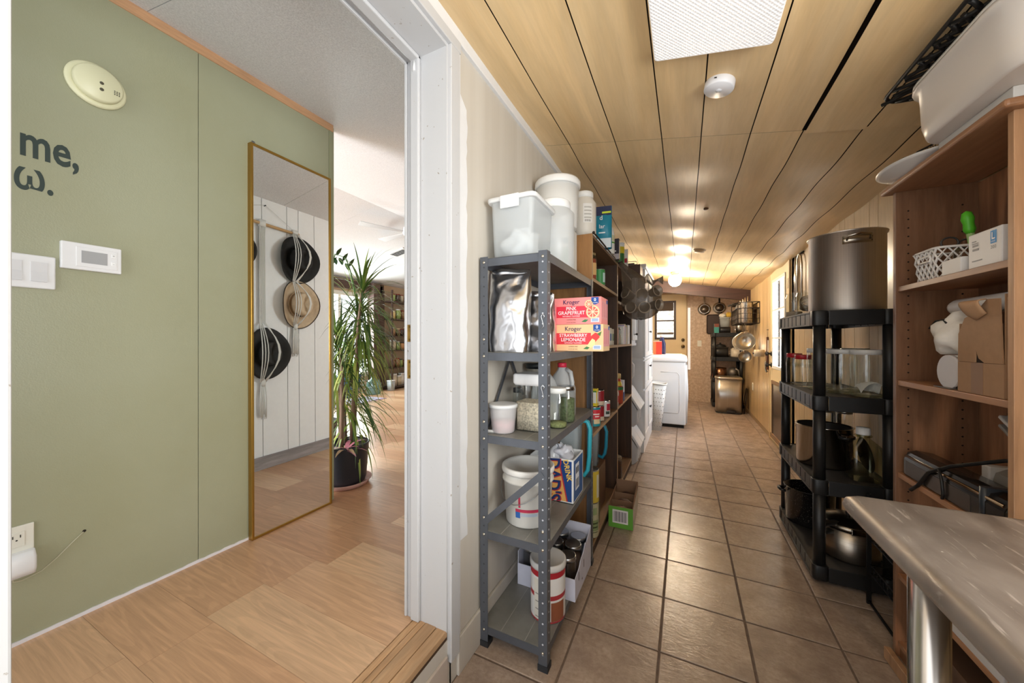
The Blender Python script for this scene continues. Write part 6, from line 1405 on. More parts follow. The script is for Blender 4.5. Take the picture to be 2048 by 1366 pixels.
t = jar('cutlery_jar', 'wide glass jar full of shiny metal rings beside the stock pot', 'jar', (0.660, 2.66, z1), 0.058, 0.15, None, neck=0.9)
for k in range(9):
    a = k * 0.7; obj('ring', MB().tube([(0.038 * math.cos(q) , 0.038 * math.sin(q) * math.cos(0.5 + k * 0.1), 0.045 + 0.006 * k + 0.03 * math.sin(q) * math.sin(0.6 + 0.1 * k)) for q in [i * PI / 8 for i in range(16)]], 0.0022, 5, closed=True), mat('#8d857a', 0.18, 1.0), t)
jar('clear_top_jar', 'narrow clear glass jar at the far end of the tower top', 'jar', (0.625, 2.80, z1), 0.045, 0.155, None, fill='#b9a994', fh=0.3, neck=0.85)
# ---- second tier: glass jars
z2 = 0.923
for k, (x, y, h_, lab) in enumerate(((0.625, 2.795, 0.185, 'fluted glass jar with red lid at the far end of the jar tier'), (0.640, 2.675, 0.18, 'glass jar with red lid just behind the black tower post'), (0.745, 2.82, 0.215, 'taller glass jar with square red lid at the back'))):
    t = jar('red_lid_jar', lab, 'jar', (x, y, z2), 0.042, h_, ('#b3202c', 0.35), 0.026, None, neck=0.9, group='red-lidded jars on the tower', g=GL)
    obj('fluting', MB().lathe([(0.0425, h_ * 0.62), (0.0435, h_ * 0.66), (0.0425, h_ * 0.7), (0.0435, h_ * 0.74)], 28, cap0=False, cap1=False), GL, t)
for k, (x, y, r_, h_, lab) in enumerate(((0.690, 2.555, 0.062, 0.222, 'wide glass jar with white lid next to the red-lidded jars'), (0.738, 2.425, 0.062, 0.222, 'wide glass jar with white lid, middle of the front row'), (0.804, 2.326, 0.061, 0.222, 'wide glass jar with white lid and crumpled paper inside'), (0.832, 2.545, 0.060, 0.225, 'glass jar with metal lid at the back of the jar tier'))):
    t = jar('wide_glass_jar', lab, 'jar', (x, y, z2), r_, h_, ('#d6d4d0', 0.35) if k < 3 else ('#9a958e', 0.3, 0.9), 0.024, None, neck=0.93, shoulder=0.84, group='wide glass jars on the tower')
    obj('base_ring', MB().lathe([(r_ * 0.9, 0.002), (r_ * 0.94, 0.010), (r_ * 0.5, 0.014), (0, 0.008)], 24, cap1=False), glass('#e6e8da', 0.92), t)
t = thing('crumpled_paper', 'crumpled white paper inside the nearest wide jar', 'paper', (0.808, 2.320, z2 + 0.016))
obj('sheet', MB().grid(lambda u, v: ((u - 0.5) * 0.075, (v - 0.5) * 0.07 + 0.01 * math.sin(5 * u), 0.004 + 0.05 * abs(math.sin(2.2 * u + 1.3 * v)) * (1 - 0.5 * v) + 0.012 * math.sin(9 * u * v)), 8, 8, sm=False), mat('#d8d3cb', 0.7), t, solid=0.001)
# ---- third tier
z3b = 0.511
t = thing('steel_pot', 'big polished steel pot with black handles on the third tier', 'pot', (0.700, 2.545, z3b))
r_ = 0.122; hh = 0.212
obj('body', MB().lathe([(r_ * 0.95, 0), (r_, 0.012), (r_, hh), (r_ + 0.006, hh + 0.004), (r_ - 0.002, hh + 0.004), (r_ - 0.004, 0.015), (0, 0.012)], 48, cap1=False), ssh, t)
obj('interior', MB().lathe([(r_ - 0.0045, hh - 0.002), (r_ - 0.006, 0.018), (0, 0.016)], 40, cap0=False, cap1=False), mat('#3b3530', 0.4, 0.3), t)
for a in (-60, 120): obj('handle', MB().tube([((r_ + d_) * math.cos(R(a + da)), (r_ + d_) * math.sin(R(a + da)), hh - 0.035) for d_, da in ((-0.002, -14), (0.022, -11), (0.028, 0), (0.022, 11), (-0.002, 14))], 0.0085, 8), mat('#1d1b1a', 0.4), t)
obj('handle_clip', MB().obox(((r_ + 0.015) * math.cos(R(-60)), (r_ + 0.015) * math.sin(R(-60)), hh - 0.026), (0.05, 0.03, 0.010), (0, 0, R(30))), ssh, t, bevel=0.002)
t = jar('glass_gallon_jug', 'squarish clear glass jug with white screw cap beside the polished pot', 'jug', (0.797, 2.340, z3b), 0.058, 0.235, None, neck=0.42, shoulder=0.72, g=GLG, square=True)
obj('cap', MB().lathe([(0.027, 0.222), (0.028, 0.226), (0.026, 0.256), (0, 0.258)], 28, cap1=False), mat('#dddcda', 0.4), t); obj('neck_ring', MB().lathe([(0.032, 0.212), (0.034, 0.216), (0.032, 0.22)], 24), GLG, t)
for k, (x, y) in enumerate(((0.765, 2.735), (0.845, 2.72), (0.80, 2.82))):
    for j in range(2):
        jar('pint_jar', '%s canning jar of the %s stack behind the polished pot' % (('lower', 'upper')[j], ('left', 'right', 'rear')[k]), 'jar', (x, y, z3b + j * 0.1405), 0.037, 0.13, ('#a9a299', 0.3, 0.9), 0.016, None, neck=0.9, group='stacked canning jars behind the pot')
t = thing('black_pot_lid', 'black pot lid resting upright against the back of the third tier', 'lid', (0.868, 2.475, z3b + 0.001), rot=(0, R(-9), 0)); obj('disc', MB().lathe([(0.09, 0), (0.07, 0.012), (0, 0.016)], 28, cap1=False), mat('#211e1d', 0.4), t, (0, 0, 0.09), (0, R(-90), 0)); obj('knob', MB().lathe([(0.008, 0.014), (0.014, 0.026), (0, 0.03)], 14, cap1=False), mat('#161414', 0.4), t, (0, 0, 0.09), (0, R(-90), 0))
# ---- bottom tier
z4b = 0.089
def speckle():
    m, n, l, p = nt('speckled_enamel')
    f = noise(n, l, coords(n, l), 260, 2, 0.5)
    l.new(mix(n, l, ramp(n, l, f, 0.68, 0.72), hx('#191716'), hx('#8d8780')), p.inputs['Base Color']); p.inputs['Roughness'].default_value = 0.2
    return m
t = thing('enamel_canner', 'speckled black enamel canning pot on the lowest tier', 'pot', (0.690, 2.755, z4b))
r_ = 0.122; hh = 0.205
obj('body', MB().lathe([(r_ * 0.92, 0), (r_ * 0.96, 0.01), (r_, hh), (r_ + 0.005, hh + 0.003), (r_ - 0.003, hh + 0.002), (r_ * 0.93, 0.012), (0, 0.01)], 40, cap1=False), speckle(), t)
obj('handle', MB().tube([(-r_, -0.03, hh - 0.03), (-r_ - 0.026, -0.025, hh - 0.026), (-r_ - 0.03, 0.0, hh - 0.026), (-r_ - 0.026, 0.025, hh - 0.026), (-r_, 0.03, hh - 0.03)], 0.009, 8), mat('#151313', 0.3), t)
t = thing('pressure_cooker', 'brushed steel pressure cooker with black handles on the lowest tier', 'pressure cooker', (0.765, 2.420, z4b))
r_ = 0.118; hh = 0.165
obj('body', MB().lathe([(r_ * 0.94, 0), (r_, 0.012), (r_, hh)], 48), brushed('#b8ada0', 0.35, 'h'), t)
obj('lid', MB().lathe([(r_ + 0.004, hh - 0.01), (r_ + 0.005, hh + 0.008), (r_ * 0.92, hh + 0.02), (r_ * 0.4, hh + 0.035), (0, hh + 0.037)], 48, cap1=False), mat('#8f867b', 0.25, 1.0), t)
obj('long_handle', MB().rings([rring(0.03, 0.012, 0.005, (-0.06, -0.07, 0), 0), rring(0.03, 0.012, 0.005, (-0.06, -0.07, 0), 0.02)]) if False else MB().obox((-0.095, -0.09, hh + 0.016), (0.10, 0.028, 0.016), (0, 0, R(38))), mat('#1a1817', 0.4), t, bevel=0.004)
obj('helper_handle', MB().obox((-0.102, -0.085, hh - 0.028), (0.06, 0.03, 0.016), (0, 0, R(38))), mat('#1a1817', 0.4), t, bevel=0.004)
obj('clamp', MB().obox((0.012, -0.118, hh + 0.0), (0.075, 0.012, 0.024), (0, 0, R(4))), ssh, t, bevel=0.002)
obj('valve', MB().lathe([(0.008, hh + 0.03), (0.012, hh + 0.05), (0.009, hh + 0.06), (0, hh + 0.061)], 14, cap1=False), mat('#1a1817', 0.4), t)
# ---- black wire rack
t = thing('wire_rack', 'black wire drawer rack between the black tower and the oak bookcase', 'rack', (0.84, 2.04, 0.001))
bk_ = mat('#161414', 0.45, 0.3)
for x in (-0.085, 0.085):
    for y in (-0.12, 0.12): obj('leg', MB().box(x - 0.008, x + 0.008, y - 0.004, y + 0.004, 0, 0.50), bk_, t)
for k, z in enumerate((0.14, 0.29, 0.44)):
    mb = MB()
    for dz in (0, 0.04): mb.tube([(-0.08, -0.115, z + dz), (0.08, -0.115, z + dz), (0.08, 0.115, z + dz), (-0.08, 0.115, z + dz)], 0.003, 5, closed=True)
    for i in range(1, 8): mb.tube([(-0.08, -0.115 + 0.23 * i / 8, z + 0.04), (-0.08, -0.115 + 0.23 * i / 8, z), (0.08, -0.115 + 0.23 * i / 8, z), (0.08, -0.115 + 0.23 * i / 8, z + 0.04)], 0.0015, 4)
    for i in range(1, 5): mb.tube([(-0.08 + 0.16 * i / 5, -0.115, z), (-0.08 + 0.16 * i / 5, 0.115, z)], 0.0015, 4)
    obj('wire_tray', mb, bk_, t)
obj('foot_rail', MB().tube([(-0.085, -0.12, 0.012), (-0.085, 0.12, 0.012)], 0.006, 6), bk_, t)
t = thing('red_cloth', 'small red cloth in the middle tray of the wire rack', 'cloth', (0.84, 2.03, 0.2955)); blob(t, 'cloth', 0.06, 0.07, 0.03, (0, 0, 0.026), mat('#a8382e', 0.8), 0.3, 4)
# ================================================================== OAK BOOKCASE
OX0, OX1, OY0, OY1, OZ = 0.722, 0.942, 1.311, 1.868, 1.762
okz = wood('#a06c4a', '#be8c68', 'z', 0.42, 1.0, 1.5, randv=0.06, coat=0.1); oky = wood('#a4704c', '#c08e68', 'y', 0.42, 0.7, 0.7, randv=0.06, coat=0.1); okl = wood('#b58660', '#cda078', 'z', 0.45, 0.7, 0.5, randv=0.04)
t = thing('oak_bookcase', 'reddish oak bookcase with peg holes at the right edge', 'bookcase', (0, 0, 0))
s_ = obj('side_panel', MB().box(OX0, OX1, OY1 - 0.019, OY1, 0, OZ), okz, t, bevel=0.0015)
hb = MB()
for x in (OX0 + 0.035, OX1 - 0.045):
    z = 0.15
    while z < OZ - 0.05:
        hb.cyl((x, OY1 - 0.0194, z), (x, OY1 - 0.0188, z), 0.003, 8); z += 0.032
obj('peg_holes', hb, mat('#1c120c', 0.9), s_, kind='stuff')
obj('side_panel', MB().box(OX0, OX1, OY0, OY0 + 0.019, 0, OZ), okl, t, bevel=0.0015)
obj('back_panel', MB().box(OX1 - 0.006, OX1 + 0.002, OY0 + 0.019, OY1 - 0.019, 0.02, OZ - 0.005), okz, t)
obj('top_board', MB().box(OX0 - 0.028, OX1, OY0 - 0.025, OY1 + 0.025, OZ, OZ + 0.022), oky, t, bevel=0.008, seg=3)
OL = [0.062, 0.318, 0.700, 1.048, 1.402]
for z in OL: obj('shelf_board', MB().box(OX0 + 0.006, OX1 - 0.006, OY0 + 0.0195, OY1 - 0.0195, z - 0.019, z), oky, t, bevel=0.0015)
obj('toe_board', MB().box(OX0 + 0.012, OX0 + 0.028, OY0 + 0.0195, OY1 - 0.0195, 0, 0.043), oky, t)
t = thing('loose_board', 'loose strip of wood on the floor against the oak bookcase', 'board', (0.700, 1.62, 0.001), R(3)); obj('strip', MB().box(-0.012, 0.008, -0.22, 0.2, 0, 0.045), okl, t, bevel=0.002)
# ---- on top
zt_ = OZ + 0.0225
t = carton('white_lid_box', 'flat white box under the translucent tub', (0.80, 1.44, zt_), 0.17, 0.28, 0.030, '#d5d2cd')
t = thing('dish_tub', 'large translucent white tub with rounded corners on the oak bookcase', 'tub', (0.782, 1.375, zt_ + 0.0305))
tubm = mat('#ded5cc', 0.35, sss=0.0)
A, B = 0.275, 0.50
prof = [(0.80, 0.0, 0.085), (0.86, 0.004, 0.1), (0.93, 0.04, 0.11), (0.97, 0.145, 0.118), (1.05, 0.150, 0.125), (1.07, 0.154, 0.128), (1.06, 0.162, 0.126), (0.98, 0.160, 0.118), (0.92, 0.04, 0.11)]
obj('basin', MB().rings([rring(A * f, B * (1 - (1 - f) * A / B), rr_, (0, 0, 0), z, 7) for f, z, rr_ in prof], 0, True, True, False), frosted('#e2dad2', 0.10, 0.3), t)
obj('lid', MB().rrect(A * 1.06, B * 1.035, 0.162, 0.170, 0.126, k=7), mat('#dcd8d2', 0.4), t)
obj('foot_ring', MB().lathe([(0.03, -0.0005), (0.022, 0.003)], 20, (0, -0.03, 0)), mat('#8d8580', 0.4), t)
blm = mat('#1b1a1a', 0.45, 0.2)
def lattice(w, d, n1, n2, r=0.0022):
    mb = MB()
    for s_ in (1, -1):
        for i in range(-n1, n1 + n2):
            a0 = w / n1 * i; pts_ = []
            for k in range(25):
                f = k / 24; x = a0 + s_ * 0 + f * d; x = a0 + f * d if s_ > 0 else a0 + (1 - f) * d
                if 0 <= x <= w: pts_.append((x - w / 2, f * d - d / 2, 0.003 * math.sin(k * 2.2 + i * 1.7) * s_))
            if len(pts_) > 1: mb.tube(pts_, r, 4)
    return mb
t = thing('woven_black_tray', 'black woven mesh tray wedged between the tub and the ceiling', 'tray', (0.776, 1.365, zt_ + 0.2105), rot=(0, R(3), 0))
obj('rim', MB().tube([(p[0], p[1], 0.004) for p in rring(0.345, 0.56, 0.05, (0, 0, 0), 0, 4)], 0.006, 6, closed=True), blm, t)
obj('weave', lattice(0.34, 0.55, 10, 10, 0.0065), blm, t, kind='stuff')
t = thing('white_platter', 'white oval platter overhanging the end of the bookcase top', 'platter', (0.775, 1.745, zt_), rot=(0, 0, R(0)))
obj('platter', MB().lathe([(0.5, 0), (0.56, 0.004), (0.92, 0.022), (1.0, 0.027), (0.99, 0.031), (0.6, 0.010), (0, 0.009)], 40, cap1=False, sx=0.135, sy=0.165), mat('#d3cfcb', 0.35), t)
for k, (x, y, sz, lab) in enumerate(((0.755, 1.80, 0.10, 'small black mesh basket nearer the wall end of the platter'), (0.80, 1.69, 0.12, 'small black mesh basket on the near half of the platter'))):
    t = thing('mesh_basket', lab, 'basket', (x, y, zt_ + 0.0325), R(20 * k))
    obj('rim', MB().tube([(p[0], p[1], 0.035) for p in rring(sz, sz, 0.01, (0, 0, 0), 0)], 0.003, 5, closed=True).tube([(p[0], p[1], 0.002) for p in rring(sz * 0.8, sz * 0.8, 0.01, (0, 0, 0), 0)], 0.002, 5, closed=True), blm, t)
    mb = MB()
    for s2 in range(4):
        a = Matrix.Rotation(s2 * PI / 2, 3, 'Z')
        for i in range(9):
            for sg in (1, -1):
                p0 = a @ Vector((-sz * 0.4 + sz * 0.8 * i / 8, -sz * 0.4, 0.002)); p1 = a @ Vector((max(-sz / 2, min(sz / 2, -sz * 0.5 + sz * (i + sg * 1.5) / 8)), -sz * 0.5, 0.035))
                mb.tube([p0, p1], 0.0011, 3)
    obj('mesh', mb, blm, t, kind='stuff')
# ---- upper shelf: lattice basket, boxes
zu = OL[4] + 0.001
t = thing('lattice_basket', 'white plastic lattice basket with tools on the upper bookcase shelf', 'basket', (0.828, 1.712, zu))
bw_, bd_, bh_ = 0.17, 0.125, 0.10
lw = mat('#e2dedb', 0.4)
obj('rim', MB().tube([(p[0], p[1], bh_) for p in rring(bw_ * 1.04, bd_ * 1.05, 0.02, (0, 0, 0), 0)], 0.004, 6, closed=True), lw, t)
obj('base', MB().rrect(bw_ * 0.92, bd_ * 0.92, 0, 0.004, 0.018), lw, t)
mb = MB()
def wallpt(s_, u, v):
    k = 0.92 + 0.10 * v
    x = bw_ / 2 * k; y = bd_ / 2 * k
    if s_ == 0: return (-x, (u - 0.5) * 2 * y, v * bh_)
    if s_ == 1: return ((u - 0.5) * 2 * x, -y, v * bh_)
    if s_ == 2: return (x, (u - 0.5) * 2 * y, v * bh_)
    return ((u - 0.5) * 2 * x, y, v * bh_)
for s_ in range(4):
    n_ = 5 if s_ in (0, 2) else 7
    for i in range(-3, n_):
        for sg in (1, -1):
            pts_ = []
            for k in range(13):
                v = k / 12; u = (i + 3 * v) / n_ if sg > 0 else (i + 3 * (1 - v)) / n_
                if -0.001 <= u <= 1.001: pts_.append(wallpt(s_, u, v))
            if len(pts_) > 1: mb.tube(pts_, 0.0034, 5, flat=0.6)
obj('lattice', mb, lw, t, kind='stuff')
hx0 = MB(); hx0.tube([(-bw_ / 2 - 0.002, a, b) for a, b in ((-0.03, 0.062), (0.03, 0.062), (0.034, 0.07), (0.03, 0.08), (-0.03, 0.08), (-0.034, 0.07))], 0.004, 6, closed=True)
obj('hand_hole', hx0, lw, t)
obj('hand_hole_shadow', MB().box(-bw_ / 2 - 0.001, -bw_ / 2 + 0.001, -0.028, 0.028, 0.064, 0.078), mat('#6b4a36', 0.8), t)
for nm, lab, cat, dx, dy, h_, col, tilt in (('wooden_spatula', 'wooden spatula in the lattice basket, nearest the far side', 'spatula', 0.02, 0.038, 0.155, '#7d5238', 8), ('wooden_paddle', 'second wooden handle in the lattice basket', 'handle', 0.045, 0.03, 0.15, '#94633f', 12), ('yellow_peeler', 'yellow-handled peeler in the lattice basket', 'peeler', 0.055, 0.0, 0.135, '#a8a62c', 18)):
    t = thing(nm, lab, cat, (0.828 + dx, 1.712 + dy, zu + 0.0045), rot=(0, R(tilt), 0)); obj('handle', MB().rings([rring(0.022, 0.010, 0.0045, (0, 0, 0), 0), rring(0.022, 0.010, 0.0045, (0, 0, 0), h_ * 0.6), rring(0.034, 0.010, 0.0045, (0, 0, 0), h_ * 0.8), rring(0.030, 0.010, 0.0045, (0, 0, 0), h_ * 0.95), rring(0.014, 0.006, 0.0028, (0, 0, 0), h_)]), mat(col, 0.5), t)
t = thing('scissors', 'steel scissors with ring handles in the lattice basket', 'scissors', (0.80, 1.685, zu + 0.0045)); obj('blade', MB().obox((0, 0, 0.05), (0.012, 0.003, 0.10), (0, 0.1, 0)), ssh, t); obj('ring_handle', MB().tube([(0.02 * math.cos(q) - 0.012, 0, 0.115 + 0.017 * math.sin(q)) for q in [i * PI / 8 for i in range(16)]], 0.003, 6, closed=True), mat('#3a3634', 0.4), t); obj('ring_handle', MB().tube([(0.02 * math.cos(q) + 0.03, 0.003, 0.108 + 0.015 * math.sin(q)) for q in [i * PI / 8 for i in range(16)]], 0.003, 6, closed=True), mat('#3a3634', 0.4), t)
t = thing('green_brush', 'bright green bottle brush standing in the lattice basket', 'brush', (0.845, 1.672, zu + 0.0045), rot=(0, R(-7), 0)); obj('handle', MB().cyl((0, 0, 0), (0, 0, 0.14), 0.009, 10), mat('#a8c98a', 0.35), t); obj('bristles', MB().lathe([(0.008, 0.135), (0.014, 0.15), (0.012, 0.17), (0.015, 0.185), (0.011, 0.205), (0, 0.212)], 14, cap1=False), mat('#56b82c', 0.4), t)
t = carton('low_white_box', 'low white box end beside the lattice basket', (0.78, 1.566, zu), 0.09, 0.085, 0.045, '#d9d6d4')
t = thing('liner_box', 'white box of liner bags with a blue letter L label', 'box', (0.785, 1.440, zu))
obj('carton', MB().box(-0.045, 0.045, -0.058, 0.062, 0, 0.098), mat('#dcd9d8', 0.45), t, bevel=0.003)
X = -0.0453
obj('blue_label', MB().box(X - 0.0004, X, -0.042, -0.022, 0.056, 0.090), mat('#2f86c4', 0.45), t); text('L', 0.026, (X - 0.0009, -0.032, 0.075), FXN, WH, t, 'CENTER', 0.02); text('LARGE', 0.005, (X - 0.0009, -0.032, 0.061), FXN, WH, t)
gry = mat('#8d8a8a', 0.5)
text('200', 0.013, (X - 0.0005, -0.032, 0.046), FXN, gry, t); [obj('small_print', MB().box(X - 0.0004, X, a_, b_, c_, c_ + d_), gry, t) for a_, b_, c_, d_ in ((0.022, 0.044, 0.060, 0.006), (0.020, 0.044, 0.049, 0.006), (0.030, 0.046, 0.074, 0.003), (0.022, 0.046, 0.068, 0.003), (0.008, 0.046, 0.019, 0.003))]
t = carton('tall_white_box', 'tall open white carton with printed side behind the liner box', (0.885, 1.50, zu), 0.075, 0.09, 0.235, '#d8d3d2'); 
for k in range(5): patch(t, -0.025 + k * 0.012, -0.019 + k * 0.012, 0.10 - 0.01 * (k % 2), 0.21 - 0.015 * (k % 3), -0.0453, '#8c8480', 'printed_text')
obj('flap', MB().obox((0.0, -0.05, 0.245), (0.07, 0.002, 0.03), (R(25), 0, 0)), mat('#cfcac8', 0.5), t)
# ---- middle shelf: roll, cloth bag, cardboard box
zm = OL[3] + 0.001
t = thing('white_tub', 'round white tub lying on its side behind the cardboard box', 'tub', (0.80, 1.60, zm)); obj('tub', MB().cyl((-0.05, 0, 0.052), (0.10, 0, 0.052), 0.052, 28), mat('#d9d6d6', 0.4), t); obj('rim', MB().cyl((-0.056, 0, 0.052), (-0.046, 0, 0.052), 0.0525, 28, r2=0.0525), mat('#cfcbcc', 0.4), t)
t = thing('cloth_bag', 'clear bag of white cloth on the middle bookcase shelf', 'bag', (0.805, 1.635, zm + 0.105)); blob(t, 'cloth', 0.075, 0.075, 0.07, (0, 0, 0.060), mat('#ded8d0', 0.8, var=0.08, vs_=30, bmp=0.4, bs=40), 0.16, 5, 28, 14); obj('strap', MB().tube([(-0.062, 0.05, 0.085), (-0.055, 0.03, 0.11), (-0.05, 0.0, 0.112), (-0.05, -0.015, 0.10)], 0.007, 6, flat=0.4), mat('#1b1919', 0.6), t)
t = thing('plastic_roll', 'roll of white plastic sheet lying over the cloth bag', 'roll', (0.815, 1.64, zm + 0.232)); obj('roll', MB().rings([[(rr_ * math.cos(2 * PI * i / 24), yy, 0.027 + rr_ * math.sin(2 * PI * i / 24)) for i in range(24)] for rr_, yy in ((0.012, 0.075), (0.022, 0.07), (0.026, 0.055), (0.027, -0.12), (0.027, -0.18))]), mat('#d8d3d2', 0.4), t)
t = thing('cardboard_box', 'open brown cardboard box with a curled flap on the middle shelf', 'box', (0.808, 1.452, zm))
cb = mat('#a17d5e', 0.75, var=0.06, vs_=40)
mb = MB(); w_, d_ = 0.072, 0.085
mb.box(-w_, w_, -d_, d_, 0, 0.003)
for a in ((-w_, -w_ + 0.003, -d_, d_, 0.088), (w_ - 0.003, w_, -d_, d_, 0.26), (-w_ + 0.003, w_ - 0.003, -d_, -d_ + 0.003, 0.27), (-w_ + 0.003, w_ - 0.003, d_ - 0.003, d_, 0.20)): mb.box(*a[:4], 0.003, a[4])
obj('carton', mb, cb, t)
obj('front_flap', MB().prism([(-d_ + 0.002, 0.089), (-0.02, 0.089), (0.0, 0.10), (0.012, 0.125), (0.014, 0.089), (d_ - 0.002, 0.089), (d_ - 0.004, 0.17), (0.055, 0.215), (0.01, 0.23), (-0.03, 0.262), (-d_ + 0.012, 0.26)], -w_ - 0.001, -w_ + 0.002, 'x'), cb, t)
obj('curled_flap', MB().grid(lambda u, v: (-w_ - 0.004 - 0.016 * math.sin(PI * u), -0.035 + 0.075 * v, 0.262 - 0.055 * u * (1 - 0.6 * abs(v - 0.5)) + 0.012 * math.sin(PI * u)), 8, 6), mat('#b08a68', 0.75), t, solid=0.003)
patch_ = obj('tape', MB().box(-w_ - 0.0006, -w_ - 0.0001, -0.015, 0.03, 0.0, 0.088), mat('#8d6a4e', 0.35), t)
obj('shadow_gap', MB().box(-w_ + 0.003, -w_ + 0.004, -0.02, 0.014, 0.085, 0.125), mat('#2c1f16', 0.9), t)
for k in range(2):
    t = thing('paper_tube', ('lower', 'upper')[k] + ' pale paper tube standing at the near end of the middle shelf', 'tube', (0.748, 1.347, zm + k * 0.1305)); obj('tube', MB().lathe([(0.0145, 0), (0.0145, 0.13)], 20), mat('#c9ac96', 0.6), t)
t = thing('flat_tool', 'thin grey blade lying in front of the white tub', 'blade', (0.745, 1.60, zm)); obj('blade', MB().box(-0.01, 0.005, -0.03, 0.05, 0, 0.003), mat('#77706a', 0.4, 0.6), t)
# ---- lower shelf: vacuum sealer, scale, boards
zl_ = OL[2] + 0.001
t = thing('vacuum_sealer', 'long black and chrome vacuum sealer on the lower bookcase shelf', 'appliance', (0.778, 1.60, zl_))
sec = [(-0.045, 0.0), (0.045, 0.0), (0.045, 0.072), (0.035, 0.088), (-0.012, 0.094), (-0.034, 0.086), (-0.045, 0.06)]
obj('body', MB().prism(sec, -0.245, 0.225, 'y'), mat('#1c1816', 0.16), t, bevel=0.006, seg=3)
obj('chrome_strip', MB().tube([(-0.041, -0.235, 0.072), (-0.041, 0.215, 0.072)], 0.005, 6), mat('#a58f78', 0.2, 1.0), t)
obj('front_panel', MB().box(-0.0462, -0.045, -0.12, 0.205, 0.008, 0.056), mat('#4a413c', 0.25, 0.5), t)
obj('end_cap', MB().rrect(0.098, 0.02, 0.0, 0.098, 0.008, (0.0, -0.165, 0)), mat('#2a2f36', 0.35), t)
t = thing('kitchen_scale', 'grey and white appliance behind the vacuum sealer', 'appliance', (0.873, 1.46, zl_)); obj('body', MB().prism([(-0.042, 0), (0.042, 0), (0.042, 0.11), (0.012, 0.125), (-0.03, 0.10), (-0.042, 0.05)], -0.12, 0.14, 'y'), mat('#8d857c', 0.4), t, bevel=0.005); obj('dark_inset', MB().obox((-0.008, -0.02, 0.1165), (0.03, 0.14, 0.004), (0, R(-31), 0)), mat('#2c3036', 0.35), t); obj('white_end', MB().box(-0.042, 0.03, 0.14, 0.172, 0, 0.115), mat('#d0c9c2', 0.45), t, bevel=0.004)
t = bpy.data.objects['vacuum_sealer']; obj('cord', MB().tube([(-0.012, 0.14, -0.03), (-0.006, 0.11, -0.002), (-0.002, 0.06, 0.06), (0.02, 0.0, 0.103), (0.08, -0.1, 0.16), (0.12, -0.18, 0.18), (0.14, -0.225, 0.185)], 0.0055, 8), mat('#151312', 0.5), t, (-0.048, 0, 0)); obj('cord_branch', MB().tube([(-0.001, 0.01, 0.09), (-0.004, -0.01, 0.06), (-0.003, -0.015, 0.02), (-0.002, -0.008, 0.0)], 0.004, 6), mat('#151312', 0.5), t, (-0.048, 0, 0))
for k, (z, lab, col) in enumerate(((0.20, 'grey board leaning under the white board on the lower shelf', '#8a847e'), (0.225, 'white cutting board slanting down over the kitchen appliance', '#d3cdc8'))):
    t = thing('leaning_board', lab, 'board', (0.875, 1.445, zl_ + z - 0.008), rot=(R(32), 0, 0)); obj('board', MB().box(-0.06, 0.06, -0.10, 0.11, 0, 0.010), mat(col, 0.45), t, bevel=0.003)
t = thing('black_strap', 'black strap and buckle lying on the white board', 'strap', (0.872, 1.44, zl_ + 0.231), rot=(R(32), 0, 0)); obj('pad', MB().box(-0.045, 0.03, -0.01, 0.105, 0, 0.028), mat('#1b1817', 0.6), t, bevel=0.004); obj('loop', MB().tube([(-0.03, 0.06, 0.034), (-0.055, 0.02, 0.02), (-0.06, -0.03, 0.006), (-0.03, -0.075, 0.006), (0.03, -0.09, 0.01)], 0.006, 6), mat('#151312', 0.5), t)
# ---- low shelf under the table
zq = OL[1] + 0.001
t = thing('white_shelf_rack', 'white metal rack tray on the low bookcase shelf under the table', 'rack', (0.80, 1.50, zq)); obj('front_edge', MB().box(-0.07, -0.066, -0.14, 0.10, 0, 0.022), mat('#d6d4d4', 0.4), t); obj('side_edge', MB().box(-0.066, 0.08, 0.096, 0.10, 0, 0.022).box(-0.066, 0.08, -0.14, -0.136, 0, 0.022), mat('#d6d4d4', 0.4), t); obj('wire_rail', MB().tube([(-0.06, 0.09, 0.02), (-0.06, 0.09, 0.05), (-0.06, -0.13, 0.05), (-0.06, -0.13, 0.02)], 0.002, 5), mat('#b9b6b2', 0.3, 0.9), t)
for k, (x, y, r_, lab, col) in enumerate(((0.82, 1.72, 0.075, 'brown glass bowl on the low bookcase shelf', '#7a5a44'), (0.83, 1.49, 0.06, 'clear dish on the white rack tray', '#b9ada0'))):
    t = thing('bowl', lab, 'bowl', (x, y, zq + (0.0 if k == 0 else 0.001))); obj('bowl', MB().lathe([(r_ * 0.5, 0), (r_ * 0.9, 0.04), (r_, 0.075), (r_ * 0.96, 0.075), (r_ * 0.82, 0.035), (0, 0.006)], 28, cap1=False), mat(col, 0.15, coat=0.8), t)
t = carton('magazine_stack', 'small stack of printed leaflets in the white rack tray', (0.835, 1.405, zq), 0.11, 0.07, 0.06, '#a89a8c', 'leaflets')
t = thing('storage_crate', 'brown crate on the bottom board of the oak bookcase', 'crate', (0.83, 1.55, OL[0] + 0.001)); obj('crate', MB().rrect(0.16, 0.32, 0, 0.14, 0.02, w1=0.18, d1=0.34), mat('#5a4232', 0.6), t)
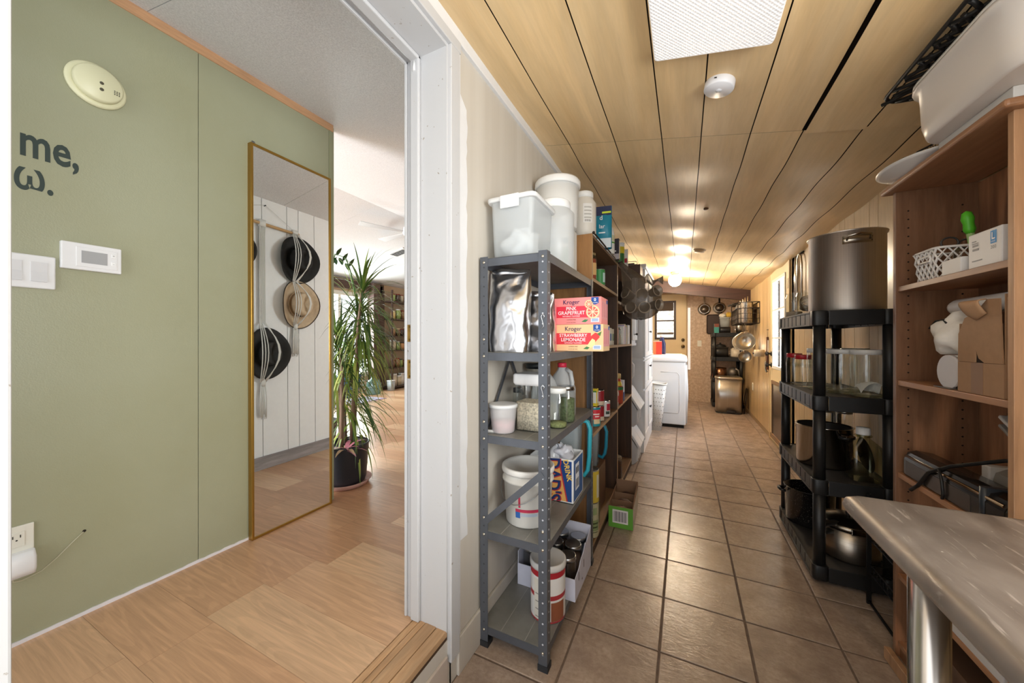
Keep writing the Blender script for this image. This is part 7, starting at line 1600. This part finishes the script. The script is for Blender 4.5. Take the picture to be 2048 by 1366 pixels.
# ================================================================== STEEL TABLE
def worn_steel():
    m, n, l, p = nt('scratched_steel_top')
    v = coords(n, l, (5, 1.2, 1), (0, 0, 0.5)); v2 = coords(n, l, (60, 6, 1), (0, 0, -0.7)); v3 = coords(n, l)
    f = noise(n, l, v, 2.2, 5, 0.6, 0.8); f2 = noise(n, l, v2, 2.0, 4, 0.6, 0.3); f3 = noise(n, l, v3, 42, 3, 0.5)
    c = mix(n, l, ramp(n, l, f, 0.3, 0.7), hx('#7f756e'), hx('#aea59e'))
    c = mix(n, l, ramp(n, l, f2, 0.60, 0.70), c, hx('#c4bbb5'))
    c = mix(n, l, ramp(n, l, f3, 0.74, 0.76), c, hx('#dcd7d3'))
    l.new(c, p.inputs['Base Color']); p.inputs['Metallic'].default_value = 0.5
    l.new(ramp(n, l, f, 0.3, 0.7, (0.36,) * 3, (0.52,) * 3), p.inputs['Roughness'])
    bump(n, l, p, f2, 0.05, 0.001)
    return m
t = thing('steel_table', 'scratched stainless steel work table in the right foreground', 'table', (0.60, 0.40, 0))
tx0, tx1, ty0, ty1 = -0.283, 0.335, -0.9, 0.636
rg = []
for f, z in ((0.012, 0.822), (0.0, 0.828), (-0.004, 0.840), (0.0, 0.853), (0.010, 0.860), (0.018, 0.8605)):
    rg.append([(tx0 + f, ty0 + f, z), (tx1 - f, ty0 + f, z), (tx1 - f, ty1 - f, z), (tx0 + f, ty1 - f, z)])
def rr4(r4, rad=0.02):
    x0, y0 = r4[0][0], r4[0][1]; x1, y1 = r4[2][0], r4[2][1]
    return rring(x1 - x0, y1 - y0, rad, ((x0 + x1) / 2, (y0 + y1) / 2, 0), r4[0][2], 4)
obj('top', MB().rings([rr4(q_) for q_ in rg], 0, True), worn_steel(), t)
lm_ = mat('#b9b2ab', 0.22, 1.0)
for x, y in ((-0.205, 0.50), (0.28, 0.50), (-0.205, -0.8), (0.28, -0.8)):
    lg = obj('leg', MB().cyl((x, y, 0.03), (x, y, 0.825), 0.0265, 24), lm_, t); obj('foot', MB().lathe([(0.02, 0), (0.024, 0.006), (0.022, 0.035)], 20, (x, y, 0)), mat('#6d6862', 0.4, 0.5), lg)
obj('underframe', MB().box(tx0 + 0.03, tx1 - 0.02, ty0 + 0.03, ty1 - 0.03, 0.80, 0.8225), mat('#8d8781', 0.4, 0.8), t)
